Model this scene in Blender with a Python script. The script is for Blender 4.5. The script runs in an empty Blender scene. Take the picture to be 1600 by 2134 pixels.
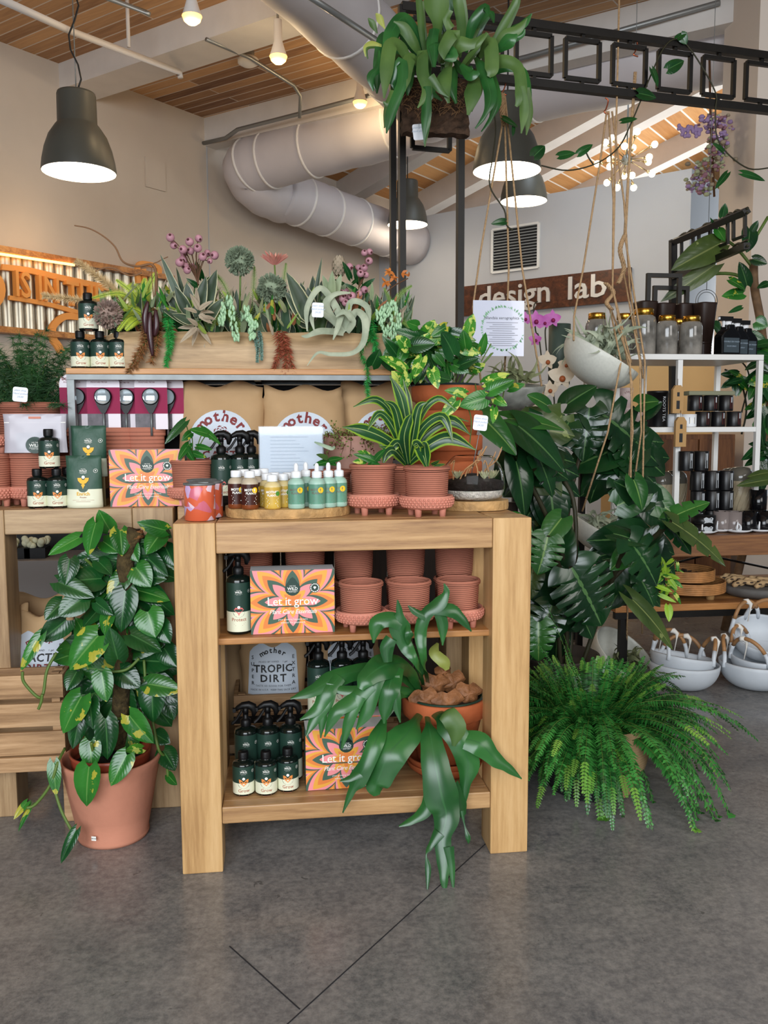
import bpy, math, random
from mathutils import Vector as V, Matrix
R = random.Random(7)
PI = math.pi
sc = bpy.context.scene
COL = sc.collection
# ---------------------------------------------------------------- camera
F, PITCH, ROLL, YAW, HC = 1784.36, .1001, .004, .1239, 1.1334
fwd = V((math.sin(YAW)*math.cos(PITCH), math.cos(YAW)*math.cos(PITCH), -math.sin(PITCH)))
xr = V((math.cos(YAW), -math.sin(YAW), 0)); upv = xr.cross(fwd)
rt = math.cos(ROLL)*xr - math.sin(ROLL)*upv
up = math.sin(ROLL)*xr + math.cos(ROLL)*upv
CAM = V((0, 0, HC))
cd = bpy.data.cameras.new('camera'); co = bpy.data.objects.new('camera', cd); COL.objects.link(co)
mw = Matrix.Identity(4)
for i in range(3):
    mw[i][0], mw[i][1], mw[i][2], mw[i][3] = rt[i], up[i], -fwd[i], CAM[i]
co.matrix_world = mw
cd.sensor_fit = 'HORIZONTAL'; cd.sensor_width = 36; cd.lens = 36*F/1600; cd.clip_start = .05; cd.clip_end = 100
sc.camera = co
sc.view_settings.view_transform = 'Standard'; sc.view_settings.look = 'None'
sc.view_settings.gamma = 1; sc.view_settings.use_curve_mapping = False
sc.view_settings.exposure = 0.05
# ---------------------------------------------------------------- light
w = bpy.data.worlds.new('world'); sc.world = w; w.use_nodes = True
w.node_tree.nodes['Background'].inputs[0].default_value = (.80, .88, 1, 1)
w.node_tree.nodes['Background'].inputs[1].default_value = .12
def area(name, loc, target, sx, sy, power, col):
    l = bpy.data.lights.new(name, 'AREA'); l.shape = 'RECTANGLE'; l.size = sx; l.size_y = sy; l.energy = power; l.color = col
    o = bpy.data.objects.new(name, l); COL.objects.link(o); o.location = loc
    o.rotation_euler = (V(target)-V(loc)).to_track_quat('-Z', 'Y').to_euler(); return o
area('shop_window_light', (-1.2, -3.6, 2.3), (.1, 2.3, .6), 5.0, 2.6, 430, (.88, .94, 1))
area('side_window_light', (3.6, -1.6, 2.6), (.6, 3.0, .6), 2.4, 2.2, 95, (1, .97, .93))
area('skylight', (2.4, 7.6, 5.2), (1.2, 7.4, 0), 2.5, 2.0, 110, (.72, .86, 1))
def point(name, loc, power, col, r=.05):
    l = bpy.data.lights.new(name, 'POINT'); l.energy = power; l.color = col; l.shadow_soft_size = r
    o = bpy.data.objects.new(name, l); COL.objects.link(o); o.location = loc; return o
# ---------------------------------------------------------------- projection helpers (photo pixel -> place)
def ray(px, py):
    return (fwd + rt*((px-800)/F) + up*((1067-py)/F))
def P(px, py, Y):                      # on the vertical plane y = Y
    d = ray(px, py); return CAM + d*(Y/d.y)
def G(px, py, z=0):                    # on the horizontal plane z
    d = ray(px, py); return CAM + d*((z-HC)/d.z)
def onpl(px, py, p0, n):
    d = ray(px, py); return CAM + d*((p0-CAM).dot(n)/d.dot(n))
def fw(p): return (V(p)-CAM).dot(fwd)
def px2m(px, p): return px*fw(p)/F
# ---------------------------------------------------------------- mesh building
def lin(c):
    if isinstance(c, str):
        c = c.lstrip('#'); c = [int(c[i:i+2], 16)/255 for i in (0, 2, 4)]
        return tuple(x/12.92 if x <= .04045 else ((x+.055)/1.055)**2.4 for x in c)
    return tuple(c)
class MB:
    def __init__(s): s.v = []; s.f = []; s.m = []; s.mats = []; s.uv = []; s.sm = []
    def add(s, vs, fs, mat, smooth=True, uv=None):
        o = len(s.v); s.v += [tuple(p) for p in vs]
        s.uv += uv if uv else [(0, 0)]*len(vs)
        if mat not in s.mats: s.mats.append(mat)
        k = s.mats.index(mat)
        for f in fs: s.f.append([i+o for i in f]); s.m.append(k); s.sm.append(smooth)
        return s
    def box(s, x0, x1, y0, y1, z0, z1, mat, M=None):
        vs = [V((x, y, z)) for z in (z0, z1) for y in (y0, y1) for x in (x0, x1)]
        if M: vs = [M @ p for p in vs]
        return s.add(vs, [(0, 2, 3, 1), (4, 5, 7, 6), (0, 1, 5, 4), (2, 6, 7, 3), (0, 4, 6, 2), (1, 3, 7, 5)], mat, False)
    def bar(s, a, b, w, h, mat, hint=V((0, 0, 1))):
        a = V(a); b = V(b); t = (b-a).normalized(); u = t.cross(hint)
        if u.length < 1e-3: u = t.cross(V((1, 0, 0)))
        u.normalize(); n = u.cross(t)
        vs = [p + u*(w/2*i) + n*(h/2*j) for p in (a, b) for i, j in ((-1, -1), (1, -1), (1, 1), (-1, 1))]
        return s.add(vs, [(3, 2, 1, 0), (4, 5, 6, 7), (0, 1, 5, 4), (1, 2, 6, 5), (2, 3, 7, 6), (3, 0, 4, 7)], mat, False)
    def lathe(s, prof, mat, c=(0, 0, 0), n=32, M=None, cap0=False, cap1=False, smooth=True, sq=None):
        vs = []; fs = []; uv = []
        for j, (r, z) in enumerate(prof):
            for i in range(n):
                a = 2*PI*i/n; k = r
                if sq: k = r/((abs(math.cos(a))**sq+abs(math.sin(a))**sq)**(1/sq))
                vs.append(V((k*math.cos(a), k*math.sin(a), z))+V(c)); uv.append((i/n, j/(len(prof)-1)))
        for j in range(len(prof)-1):
            for i in range(n):
                a = j*n+i; b = j*n+(i+1) % n; fs.append((a, b, b+n, a+n))
        if cap0: fs.append(tuple(range(n-1, -1, -1)))
        if cap1: fs.append(tuple(range((len(prof)-1)*n, len(prof)*n)))
        if M: vs = [M @ p for p in vs]
        return s.add(vs, fs, mat, smooth, uv)
    def tube(s, pts, r, mat, n=8, cap=True, smooth=True):
        pts = [V(p) for p in pts]; k = len(pts)
        rr = r if isinstance(r, (list, tuple)) else [r]*k
        vs = []; fs = []; nrm = None
        for i, p in enumerate(pts):
            t = (pts[min(i+1, k-1)]-pts[max(i-1, 0)])
            t = t.normalized() if t.length > 1e-9 else V((0, 0, 1))
            if nrm is None:
                nrm = t.cross(V((0, 0, 1)));
                if nrm.length < .05: nrm = t.cross(V((1, 0, 0)))
            nrm = (nrm - t*nrm.dot(t)); nrm.normalize(); b = t.cross(nrm)
            for j in range(n):
                a = 2*PI*j/n; vs.append(p + (nrm*math.cos(a)+b*math.sin(a))*rr[i])
        for i in range(k-1):
            for j in range(n):
                a = i*n+j; b2 = i*n+(j+1) % n; fs.append((a, b2, b2+n, a+n))
        if cap: fs.append(tuple(range(n-1, -1, -1))); fs.append(tuple(range((k-1)*n, k*n)))
        return s.add(vs, fs, mat, smooth)
    def ball(s, c, r, mat, n=12, m=8, sx=1, sy=1, sz=1, M=None):
        c = V(c); vs = [V((0, 0, -r*sz))]; fs = []
        for j in range(1, m):
            a = -PI/2+PI*j/m
            for i in range(n):
                b = 2*PI*i/n; vs.append(V((r*sx*math.cos(a)*math.cos(b), r*sy*math.cos(a)*math.sin(b), r*sz*math.sin(a))))
        vs.append(V((0, 0, r*sz)))
        for i in range(n): fs.append((0, 1+(i+1) % n, 1+i))
        for j in range(m-2):
            for i in range(n):
                a = 1+j*n+i; b = 1+j*n+(i+1) % n; fs.append((a, b, b+n, a+n))
        e = len(vs)-1; o = 1+(m-2)*n
        for i in range(n): fs.append((o+i, o+(i+1) % n, e))
        if M: vs = [M @ p for p in vs]
        return s.add([p+c for p in vs], fs, mat)
    def poly(s, pts, mat, smooth=False): return s.add(pts, [tuple(range(len(pts)))], mat, smooth)
    def prism(s, pts, d, mat):           # outline extruded by vector d
        n = len(pts); vs = [V(p) for p in pts]+[V(p)+V(d) for p in pts]
        fs = [tuple(range(n-1, -1, -1)), tuple(range(n, 2*n))]+[(i, (i+1) % n, (i+1) % n+n, i+n) for i in range(n)]
        return s.add(vs, fs, mat, False)
    def strip(s, pts, ws, side, mat, cup=0, nv=4, taper=None):   # ribbon leaf: centre line, widths, side vectors
        k = len(pts); vs = []; fs = []; uv = []
        for i, p in enumerate(pts):
            t = pts[min(i+1, k-1)]-pts[max(i-1, 0)]; sd = side[i] if isinstance(side, list) else side
            sd = sd - t*(sd.dot(t)/max(t.length_squared, 1e-12)); sd.normalize()
            nn = t.normalized().cross(sd)
            for j in range(nv+1):
                q = j/nv*2-1
                vs.append(p+sd*(q*ws[i]/2)+nn*(cup*ws[i]*(q*q-.5))); uv.append((i/(k-1), j/nv))
        for i in range(k-1):
            for j in range(nv):
                a = i*(nv+1)+j; fs.append((a, a+1, a+nv+2, a+nv+1))
        return s.add(vs, fs, mat, True, uv)
    def build(s, name, parent=None, bevel=0, loc=None, rot=None, solid=0):
        me = bpy.data.meshes.new(name); me.from_pydata(s.v, [], s.f)
        for m in s.mats: me.materials.append(m)
        me.polygons.foreach_set('material_index', s.m); me.polygons.foreach_set('use_smooth', s.sm)
        if any(u != (0, 0) for u in s.uv):
            ul = me.uv_layers.new(name='UVMap'); idx = [0]*len(me.loops); me.loops.foreach_get('vertex_index', idx)
            fl = []
            for i in idx: fl += s.uv[i]
            ul.data.foreach_set('uv', fl)
        me.update()
        o = bpy.data.objects.new(name, me); COL.objects.link(o)
        if loc is not None: o.location = loc
        if rot is not None: o.rotation_euler = rot
        if parent: o.parent = parent
        if solid:
            b = o.modifiers.new('s', 'SOLIDIFY'); b.thickness = solid; b.offset = 0
        if bevel:
            b = o.modifiers.new('b', 'BEVEL'); b.width = bevel; b.segments = 2; b.limit_method = 'ANGLE'
        return o
def cr(pts, n=5):                      # Catmull-Rom through tuples
    pts = [V(p) for p in pts]; out = []
    for i in range(len(pts)-1):
        a = pts[max(i-1, 0)]; b = pts[i]; c = pts[i+1]; d = pts[min(i+2, len(pts)-1)]
        for k in range(n):
            t = k/n; out.append(.5*((2*b)+(c-a)*t+(2*a-5*b+4*c-d)*t*t+(3*b-a-3*c+d)*t**3))
    out.append(pts[-1]); return out
def tag(o, label=None, cat=None, group=None, kind=None):
    if label: o['label'] = label
    if cat: o['category'] = cat
    if group: o['group'] = group
    if kind: o['kind'] = kind
    return o
def thing(name, label, cat, loc=(0, 0, 0), rz=0, group=None):
    o = bpy.data.objects.new(name, None); COL.objects.link(o); o.empty_display_size = .05
    o.location = loc; o.rotation_euler = (0, 0, rz); return tag(o, label, cat, group)
def dup(root, loc, rz=0, label=None, group=None, scale=None):
    def rec(o, par):
        c = o.copy(); COL.objects.link(c); c.parent = par
        for ch in KIDS.get(o.name, []): rec(ch, c)
        return c
    KIDS = {}
    for q in [root]+list(root.children_recursive):
        KIDS[q.name] = list(q.children)
    c = rec(root, None); c.location = loc; c.rotation_euler = (0, 0, rz)
    if scale: c.scale = scale
    if label: c['label'] = label
    if group: c['group'] = group
    return c
def first_or_dup(root, used, *a, **k):
    if not used: 
        root.location = a[0]; root.rotation_euler = (0, 0, a[1]); root['label'] = a[2]
        if len(a) > 3 and a[3]: root['group'] = a[3]
        if k.get('scale'): root.scale = k['scale']
        return root
    return dup(root, *a, **k)
class Proto:                           # first placement moves the thing itself, later ones copy it
    def __init__(s, root): s.root = root; s.n = 0
    def put(s, loc, rz, label, group=None, scale=None):
        o = first_or_dup(s.root, s.n > 0, loc, rz, label, group, scale=scale); s.n += 1; return o
# ---------------------------------------------------------------- text as mesh
_tc = {}
def text_mesh(t, size=1, ext=0, shear=0, align='CENTER', space=1, bold=0):
    k = (t, ext, shear, align, space, bold)
    if k not in _tc:
        cu = bpy.data.curves.new('t', 'FONT'); cu.body = t; cu.size = 1; cu.extrude = ext; cu.shear = shear; cu.align_x = align
        cu.space_character = space; cu.resolution_u = 2; cu.offset = bold
        o = bpy.data.objects.new('t', cu); me = o.to_mesh()
        _tc[k] = ([tuple(v.co) for v in me.vertices], [tuple(p.vertices) for p in me.polygons])
        o.to_mesh_clear(); bpy.data.objects.remove(o); bpy.data.curves.remove(cu)
    vs, fs = _tc[k]
    return [V((x*size, y*size, z*size)) for x, y, z in vs], fs
def put_text(mb, t, mat, fn, size, **k):     # fn maps flat (x, y, z) to the place
    vs, fs = text_mesh(t, size, **k); mb.add([fn(p) for p in vs], fs, mat, False)
def put_shape(mb, pts, mat, fn): mb.add([fn(V((x, y, 0))) for x, y in pts], [tuple(range(len(pts)))], mat, False)
def circ(cx, cy, r, n=20, a0=0, a1=2*PI, ry=None):
    return [(cx+r*math.cos(a0+(a1-a0)*i/n), cy+(ry or r)*math.sin(a0+(a1-a0)*i/n)) for i in range(n)]
def cyl(Rr, z0=0, e=.0004):            # wrap flat (x,z) round a vertical cylinder, front towards -Y
    return lambda p: V(((Rr+e+p.z)*math.sin(p.x/Rr), -(Rr+e+p.z)*math.cos(p.x/Rr), z0+p.y))
def flat(y, x0=0, z0=0): return lambda p: V((x0+p.x, y-p.z, z0+p.y))
def ring_text(mb, t, mat, fn, size, rad, a_mid=PI/2, span=None, cx=0, cy=0, inward=False, bold=0):
    n = len(t); span = span or n*size*.72/rad
    for i, ch in enumerate(t):
        if ch == ' ': continue
        a = a_mid+span/2-(i+.5)/n*span; rot = a-PI/2
        if inward: a = a_mid-span/2+(i+.5)/n*span; rot = a+PI/2
        vs, fs = text_mesh(ch, size, bold=bold)
        c_, s_ = math.cos(rot), math.sin(rot)
        mb.add([fn(V((cx+rad*math.cos(a)+c_*p.x-s_*p.y, cy+rad*math.sin(a)+s_*p.x+c_*p.y, p.z))) for p in vs], fs, mat, False)
# ---------------------------------------------------------------- materials
def newmat(name):
    m = bpy.data.materials.new(name); m.use_nodes = True; nt = m.node_tree
    return m, nt, nt.nodes['Principled BSDF']
def mat(name, c, rough=.5, metal=0, spec=.5, emit=None, es=0, coat=0, trans=0, ior=1.45, sub=0, noise=0, nscale=8, bump=0, bscale=60, alpha=1):
    m, nt, b = newmat(name); c = lin(c)
    b.inputs['Base Color'].default_value = (*c, 1); b.inputs['Roughness'].default_value = rough; b.inputs['Metallic'].default_value = metal
    b.inputs['Specular IOR Level'].default_value = spec; b.inputs['Coat Weight'].default_value = coat; b.inputs['IOR'].default_value = ior
    b.inputs['Transmission Weight'].default_value = trans; b.inputs['Alpha'].default_value = alpha
    if emit: b.inputs['Emission Color'].default_value = (*lin(emit), 1); b.inputs['Emission Strength'].default_value = es
    tc = None
    if noise or bump: tc = nt.nodes.new('ShaderNodeTexCoord')
    if noise:
        n = nt.nodes.new('ShaderNodeTexNoise'); n.inputs['Scale'].default_value = nscale; n.inputs['Detail'].default_value = 5
        nt.links.new(tc.outputs['Object'], n.inputs['Vector'])
        r = nt.nodes.new('ShaderNodeValToRGB'); r.color_ramp.elements[0].position = .3; r.color_ramp.elements[1].position = .7
        r.color_ramp.elements[0].color = (*[x*(1-noise) for x in c], 1); r.color_ramp.elements[1].color = (*[min(1, x*(1+noise)) for x in c], 1)
        nt.links.new(n.outputs['Fac'], r.inputs[0]); nt.links.new(r.outputs[0], b.inputs['Base Color'])
    if bump:
        n = nt.nodes.new('ShaderNodeTexNoise'); n.inputs['Scale'].default_value = bscale; n.inputs['Detail'].default_value = 4
        nt.links.new(tc.outputs['Object'], n.inputs['Vector'])
        bu = nt.nodes.new('ShaderNodeBump'); bu.inputs['Strength'].default_value = bump; bu.inputs['Distance'].default_value = .01
        nt.links.new(n.outputs['Fac'], bu.inputs['Height']); nt.links.new(bu.outputs[0], b.inputs['Normal'])
    return m
def wood(name, c1, c2, c3, axis='X', scale=1, rough=.42, knots=.5, grain=9, coord='Object', bump=.15):
    m, nt, b = newmat(name); N = nt.nodes.new; L = nt.links.new
    tc = N('ShaderNodeTexCoord'); mp = N('ShaderNodeMapping'); L(tc.outputs[coord], mp.inputs[0])
    s = {'X': (.7, 11, 11), 'Y': (11, .7, 11), 'Z': (11, 11, .7)}[axis]; mp.inputs['Scale'].default_value = [x*scale for x in s]
    oi = N('ShaderNodeObjectInfo'); mt = N('ShaderNodeMath'); mt.operation = 'MULTIPLY'; mt.inputs[1].default_value = 37; L(oi.outputs['Random'], mt.inputs[0]); 
    cb = N('ShaderNodeCombineXYZ'); L(mt.outputs[0], cb.inputs[0]); L(mt.outputs[0], cb.inputs[1]); L(mt.outputs[0], cb.inputs[2]); L(cb.outputs[0], mp.inputs['Location'])
    n1 = N('ShaderNodeTexNoise'); n1.inputs['Scale'].default_value = 1.6; n1.inputs['Detail'].default_value = 6; n1.inputs['Distortion'].default_value = knots*2; L(mp.outputs[0], n1.inputs[0])
    n2 = N('ShaderNodeTexNoise'); n2.inputs['Scale'].default_value = grain; n2.inputs['Detail'].default_value = 8; n2.inputs['Roughness'].default_value = .7; L(mp.outputs[0], n2.inputs[0])
    r = N('ShaderNodeValToRGB'); e = r.color_ramp.elements; e[0].position = .37; e[0].color = (*lin(c3), 1); e[1].position = .63; e[1].color = (*lin(c2), 1)
    k = e.new(.5); k.color = (*lin(c1), 1)
    mx = N('ShaderNodeMath'); mx.operation = 'MULTIPLY_ADD'; mx.inputs[1].default_value = .45; L(n2.outputs[0], mx.inputs[0])
    m2 = N('ShaderNodeMath'); m2.operation = 'MULTIPLY'; m2.inputs[1].default_value = .55; L(n1.outputs[0], m2.inputs[0]); L(m2.outputs[0], mx.inputs[2])
    L(mx.outputs[0], r.inputs[0]); L(r.outputs[0], b.inputs['Base Color']); b.inputs['Roughness'].default_value = rough
    bu = N('ShaderNodeBump'); bu.inputs['Strength'].default_value = bump; bu.inputs['Distance'].default_value = .004; L(mx.outputs[0], bu.inputs['Height']); L(bu.outputs[0], b.inputs['Normal'])
    return m
def leafmat(name, c1, c2=None, rib=None, rough=.33, patch=0, pc=None, edge=None, ew=.25, spec=.5, veins=.35, nv=9, scale=14, sub=.0, trn=.12):
    """leaf colour: u runs along, v across (0..1); mottled c1/c2, patches of pc, midrib, margin"""
    m, nt, b = newmat(name); N = nt.nodes.new; L = nt.links.new
    tc = N('ShaderNodeTexCoord'); uvn = N('ShaderNodeUVMap'); sx = N('ShaderNodeSeparateXYZ'); L(uvn.outputs[0], sx.inputs[0])
    nz = N('ShaderNodeTexNoise'); nz.inputs['Scale'].default_value = scale; nz.inputs['Detail'].default_value = 3; L(tc.outputs['Object'], nz.inputs[0])
    def mixc(fac, a, bb):
        x = N('ShaderNodeMix'); x.data_type = 'RGBA'
        if hasattr(fac, 'type') or not isinstance(fac, float): L(fac, x.inputs[0])
        for v_, i in ((a, 6), (bb, 7)):
            if isinstance(v_, tuple): x.inputs[i].default_value = (*v_, 1)
            else: L(v_, x.inputs[i])
        return x.outputs[2]
    def mth(op, a, bb=0, c=0):
        x = N('ShaderNodeMath'); x.operation = op
        for i, v_ in enumerate((a, bb, c)):
            if isinstance(v_, (int, float)): x.inputs[i].default_value = v_
            else: L(v_, x.inputs[i])
        return x.outputs[0]
    r = N('ShaderNodeMapRange'); r.inputs[1].default_value = .38; r.inputs[2].default_value = .62; L(nz.outputs[0], r.inputs[0])
    col = mixc(r.outputs[0], lin(c1), lin(c2 or c1))
    av = mth('ABSOLUTE', mth('SUBTRACT', sx.outputs[1], .5))
    if patch:
        n2 = N('ShaderNodeTexNoise'); n2.inputs['Scale'].default_value = scale*2.2; n2.inputs['Detail'].default_value = 5; L(tc.outputs['Object'], n2.inputs[0])
        col = mixc(mth('GREATER_THAN', n2.outputs[0], 1-patch), col, lin(pc))
    if edge: col = mixc(mth('GREATER_THAN', av, .5-ew), col, lin(edge))
    if rib: col = mixc(mth('LESS_THAN', av, .028), col, lin(rib))
    L(col, b.inputs['Base Color']); b.inputs['Roughness'].default_value = rough; b.inputs['Specular IOR Level'].default_value = spec
    if veins:
        h = mth('ABSOLUTE', mth('SINE', mth('MULTIPLY', mth('SUBTRACT', sx.outputs[0], mth('MULTIPLY', av, .7)), nv*PI)))
        h = mth('MINIMUM', h, mth('MULTIPLY', av, 6))
        bu = N('ShaderNodeBump'); bu.inputs['Strength'].default_value = veins; bu.inputs['Distance'].default_value = .004; L(h, bu.inputs['Height']); L(bu.outputs[0], b.inputs['Normal'])
    if trn:
        t = N('ShaderNodeBsdfTranslucent'); L(col, t.inputs[0]); ms = N('ShaderNodeMixShader'); ms.inputs[0].default_value = trn
        out = nt.nodes['Material Output']; L(b.outputs[0], ms.inputs[1]); L(t.outputs[0], ms.inputs[2]); L(ms.outputs[0], out.inputs[0])
    return m
def ribmat(name, c, period=.006, amp=.5, axis=2, rough=.75, noise=.1):   # turned clay with fine horizontal ribs
    m = mat(name, c, rough, noise=noise, nscale=14, spec=.25); nt = m.node_tree; N = nt.nodes.new; L = nt.links.new
    tc = N('ShaderNodeTexCoord'); s = N('ShaderNodeSeparateXYZ'); L(tc.outputs['Object'], s.inputs[0])
    a = N('ShaderNodeMath'); a.operation = 'MULTIPLY'; a.inputs[1].default_value = 2*PI/period; L(s.outputs[axis], a.inputs[0])
    si = N('ShaderNodeMath'); si.operation = 'SINE'; L(a.outputs[0], si.inputs[0])
    bu = N('ShaderNodeBump'); bu.inputs['Strength'].default_value = amp; bu.inputs['Distance'].default_value = .002; L(si.outputs[0], bu.inputs['Height']); L(bu.outputs[0], nt.nodes['Principled BSDF'].inputs['Normal'])
    return m
# ================================================================ SETTING
AZ = math.radians(36.5)+YAW
A = V((math.sin(AZ), math.cos(AZ), 0)); B = V((math.cos(AZ), -math.sin(AZ), 0))
def at_fw(px, py, d): q = ray(px, py); return CAM + q*(d/q.dot(fwd))
O = at_fw(430, 600, 9.0)
def WL(px, py): return onpl(px, py, O, B)
J = WL(790, 600)
def PT(px, py): return onpl(px, py, J, A)
def ab(p): d = V(p)-O; return d.dot(A), d.dot(B), p[2]
def W3(a, b, z): q = O + A*a + B*b; return V((q.x, q.y, z))
M_wall = mat('warm white plaster', '#cabdae', .85, noise=.03, nscale=3)
M_wall2 = mat('partition plaster', '#b9bbbf', .8, noise=.02, nscale=3)
M_beam = mat('painted beam', '#d9d4cf', .6, noise=.04, nscale=6)
M_black = mat('black powder coated steel', '#141210', .45, metal=.3, noise=.2, nscale=30)
M_white_metal = mat('white painted metal', '#dfdfdc', .4)
M_steel = mat('galvanised steel', '#7e8282', .5, metal=.6, noise=.15, nscale=20)

def concrete():
    m, nt, b = newmat('polished concrete'); N = nt.nodes.new; L = nt.links.new
    tc = N('ShaderNodeTexCoord')
    def noise(s, d, dist=0, r=.5):
        n = N('ShaderNodeTexNoise'); n.inputs['Scale'].default_value = s; n.inputs['Detail'].default_value = d; n.inputs['Distortion'].default_value = dist; n.inputs['Roughness'].default_value = r
        L(tc.outputs['Object'], n.inputs[0]); return n.outputs[0]
    def ramp(f, p0, c0, p1, c1):
        r = N('ShaderNodeValToRGB'); e = r.color_ramp.elements; e[0].position = p0; e[0].color = (*lin(c0), 1); e[1].position = p1; e[1].color = (*lin(c1), 1); L(f, r.inputs[0]); return r.outputs[0]
    def mix(f, a, c, mode='MIX'):
        x = N('ShaderNodeMix'); x.data_type = 'RGBA'; x.blend_type = mode
        if isinstance(f, float): x.inputs[0].default_value = f
        else: L(f, x.inputs[0])
        L(a, x.inputs[6]); L(c, x.inputs[7]); return x.outputs[2]
    c = ramp(noise(1.3, 6, .6), .38, '#5d5e60', .64, '#85817e')
    c = mix(.55, c, ramp(noise(9, 9, .3, .72), .36, '#525356', .66, '#95918c'))
    c = mix(.3, c, ramp(noise(55, 6, 0, .8), .4, '#444446', .62, '#a8a49e'))
    sp = N('ShaderNodeMath'); sp.operation = 'GREATER_THAN'; sp.inputs[1].default_value = .74; L(noise(38, 2, 1.2), sp.inputs[0])
    w_ = ramp(noise(4, 5, 2), .55, '#5f5d5b', .75, '#a7a39e')
    c = mix(sp.outputs[0], c, w_)
    L(c, b.inputs['Base Color'])
    L(ramp(noise(3, 5), .35, '#6a6a6a', .7, '#b0b0b0'), b.inputs['Roughness'])
    bu = N('ShaderNodeBump'); bu.inputs['Strength'].default_value = .12; bu.inputs['Distance'].default_value = .004; L(noise(70, 5), bu.inputs['Height']); L(bu.outputs[0], b.inputs['Normal'])
    return m
def planks(name, c1, c2, mort, bw, rh, ms=.012, sq=.5):
    m, nt, b = newmat(name); N = nt.nodes.new; L = nt.links.new
    u = N('ShaderNodeUVMap'); br = N('ShaderNodeTexBrick'); L(u.outputs[0], br.inputs[0])
    br.inputs['Color1'].default_value = (0, 0, 0, 1); br.inputs['Color2'].default_value = (1, 1, 1, 1); br.inputs['Mortar'].default_value = (*lin(mort), 1)
    br.inputs['Scale'].default_value = 1; br.inputs['Brick Width'].default_value = bw; br.inputs['Row Height'].default_value = rh; br.inputs['Mortar Size'].default_value = ms; br.inputs['Mortar Smooth'].default_value = .1
    br.offset = sq
    mp = N('ShaderNodeMapping'); mp.inputs['Scale'].default_value = (1, 14, 1); L(u.outputs[0], mp.inputs[0])
    nz = N('ShaderNodeTexNoise'); nz.inputs['Scale'].default_value = 2.2; nz.inputs['Detail'].default_value = 6; nz.inputs['Distortion'].default_value = .8; L(mp.outputs[0], nz.inputs[0])
    ad = N('ShaderNodeMath'); ad.operation = 'MULTIPLY_ADD'; ad.inputs[1].default_value = .6; L(nz.outputs[0], ad.inputs[0])
    sep = N('ShaderNodeMath'); sep.operation = 'MULTIPLY'; sep.inputs[1].default_value = .75; L(br.outputs['Color'], sep.inputs[0]); L(sep.outputs[0], ad.inputs[2])
    r = N('ShaderNodeValToRGB'); e = r.color_ramp.elements; e[0].position = .25; e[0].color = (*lin(c1), 1); e[1].position = 1; e[1].color = (*lin(c2), 1); L(ad.outputs[0], r.inputs[0])
    mx = N('ShaderNodeMix'); mx.data_type = 'RGBA'; L(br.outputs['Fac'], mx.inputs[0]); L(r.outputs[0], mx.inputs[6]); mx.inputs[7].default_value = (*lin(mort), 1)
    L(mx.outputs[2], b.inputs['Base Color']); b.inputs['Roughness'].default_value = .6
    return m
M_floor = concrete(); M_cut = mat('saw cut joint', '#26262a', .9)
fl = MB(); fl.poly([(-6, -6, 0), (14, -6, 0), (14, 14, 0), (-6, 14, 0)], M_floor)
for (x0, y0), (x1, y1) in (((560, 2170), (1030, 1742)), ((478, 1972), (625, 2104))):
    a, b = G(x0, y0), G(x1, y1); n = (b-a).cross(V((0, 0, 1))).normalized()*.0016; z = V((0, 0, .0006))
    fl.poly([a-n+z, b-n+z, b+n+z, a+n+z], M_cut)
tag(fl.build('floor'), kind='structure')
# left wall (long plastered wall) ------------------------------------------------
def ztop_near(): return WL(0, 90).z, WL(425, 243).z
a0, a1 = ab(WL(0, 90))[0], ab(WL(425, 243))[0]
zA, zB = WL(0, 90).z, WL(425, 243).z
ZN = (zA+zB)/2
RISE1 = -.035; zW2 = WL(640, 362).z; RISE2 = .30
aH = a1
aJ = ab(J)[0]
wl = MB(); Z0 = V((0, 0, 0))
wl.prism([W3(-11, 0, 0), W3(aJ+.3, 0, 0), W3(aJ+.3, 0, zW2+.3), W3(aH, 0, zW2+.3), W3(aH, 0, ZN+.2), W3(-11, 0, ZN+.2)], -B*.2, M_wall)
tag(wl.build('wall_left'), kind='structure')
tr = MB(); s1 = WL(430, 300); s2 = WL(430, 900); tr.bar(s1+B*.003, V((s1.x, s1.y, s2.z))+B*.003, .012, .006, M_wall2, hint=B)
tag(tr.build('trim_1'), kind='structure')
# ceilings --------------------------------------------------------------------
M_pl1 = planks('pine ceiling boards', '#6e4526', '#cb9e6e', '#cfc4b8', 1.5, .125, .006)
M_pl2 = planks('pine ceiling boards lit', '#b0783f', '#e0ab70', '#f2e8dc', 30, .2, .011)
def slab(name, pts, uvs, m, th=.12):
    mb = MB(); mb.add(pts, [(3, 2, 1, 0)], m, False, uvs)
    mb.add([V(p)+V((0, 0, th)) for p in pts], [(0, 1, 2, 3)], M_beam, False)
    return tag(mb.build(name), kind='structure')
L1 = 9
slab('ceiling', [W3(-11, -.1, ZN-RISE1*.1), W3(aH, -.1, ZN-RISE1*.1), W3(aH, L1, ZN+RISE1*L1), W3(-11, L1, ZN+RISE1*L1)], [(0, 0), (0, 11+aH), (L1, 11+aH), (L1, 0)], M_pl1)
slab('ceiling_upper', [W3(aH, -.1, zW2), W3(aH+9, -.1, zW2), W3(aH+9, 10, zW2+RISE2*10), W3(aH, 10, zW2+RISE2*10)], [(0, .1), (9, .1), (9, 10), (0, 10)], M_pl2)
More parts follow.
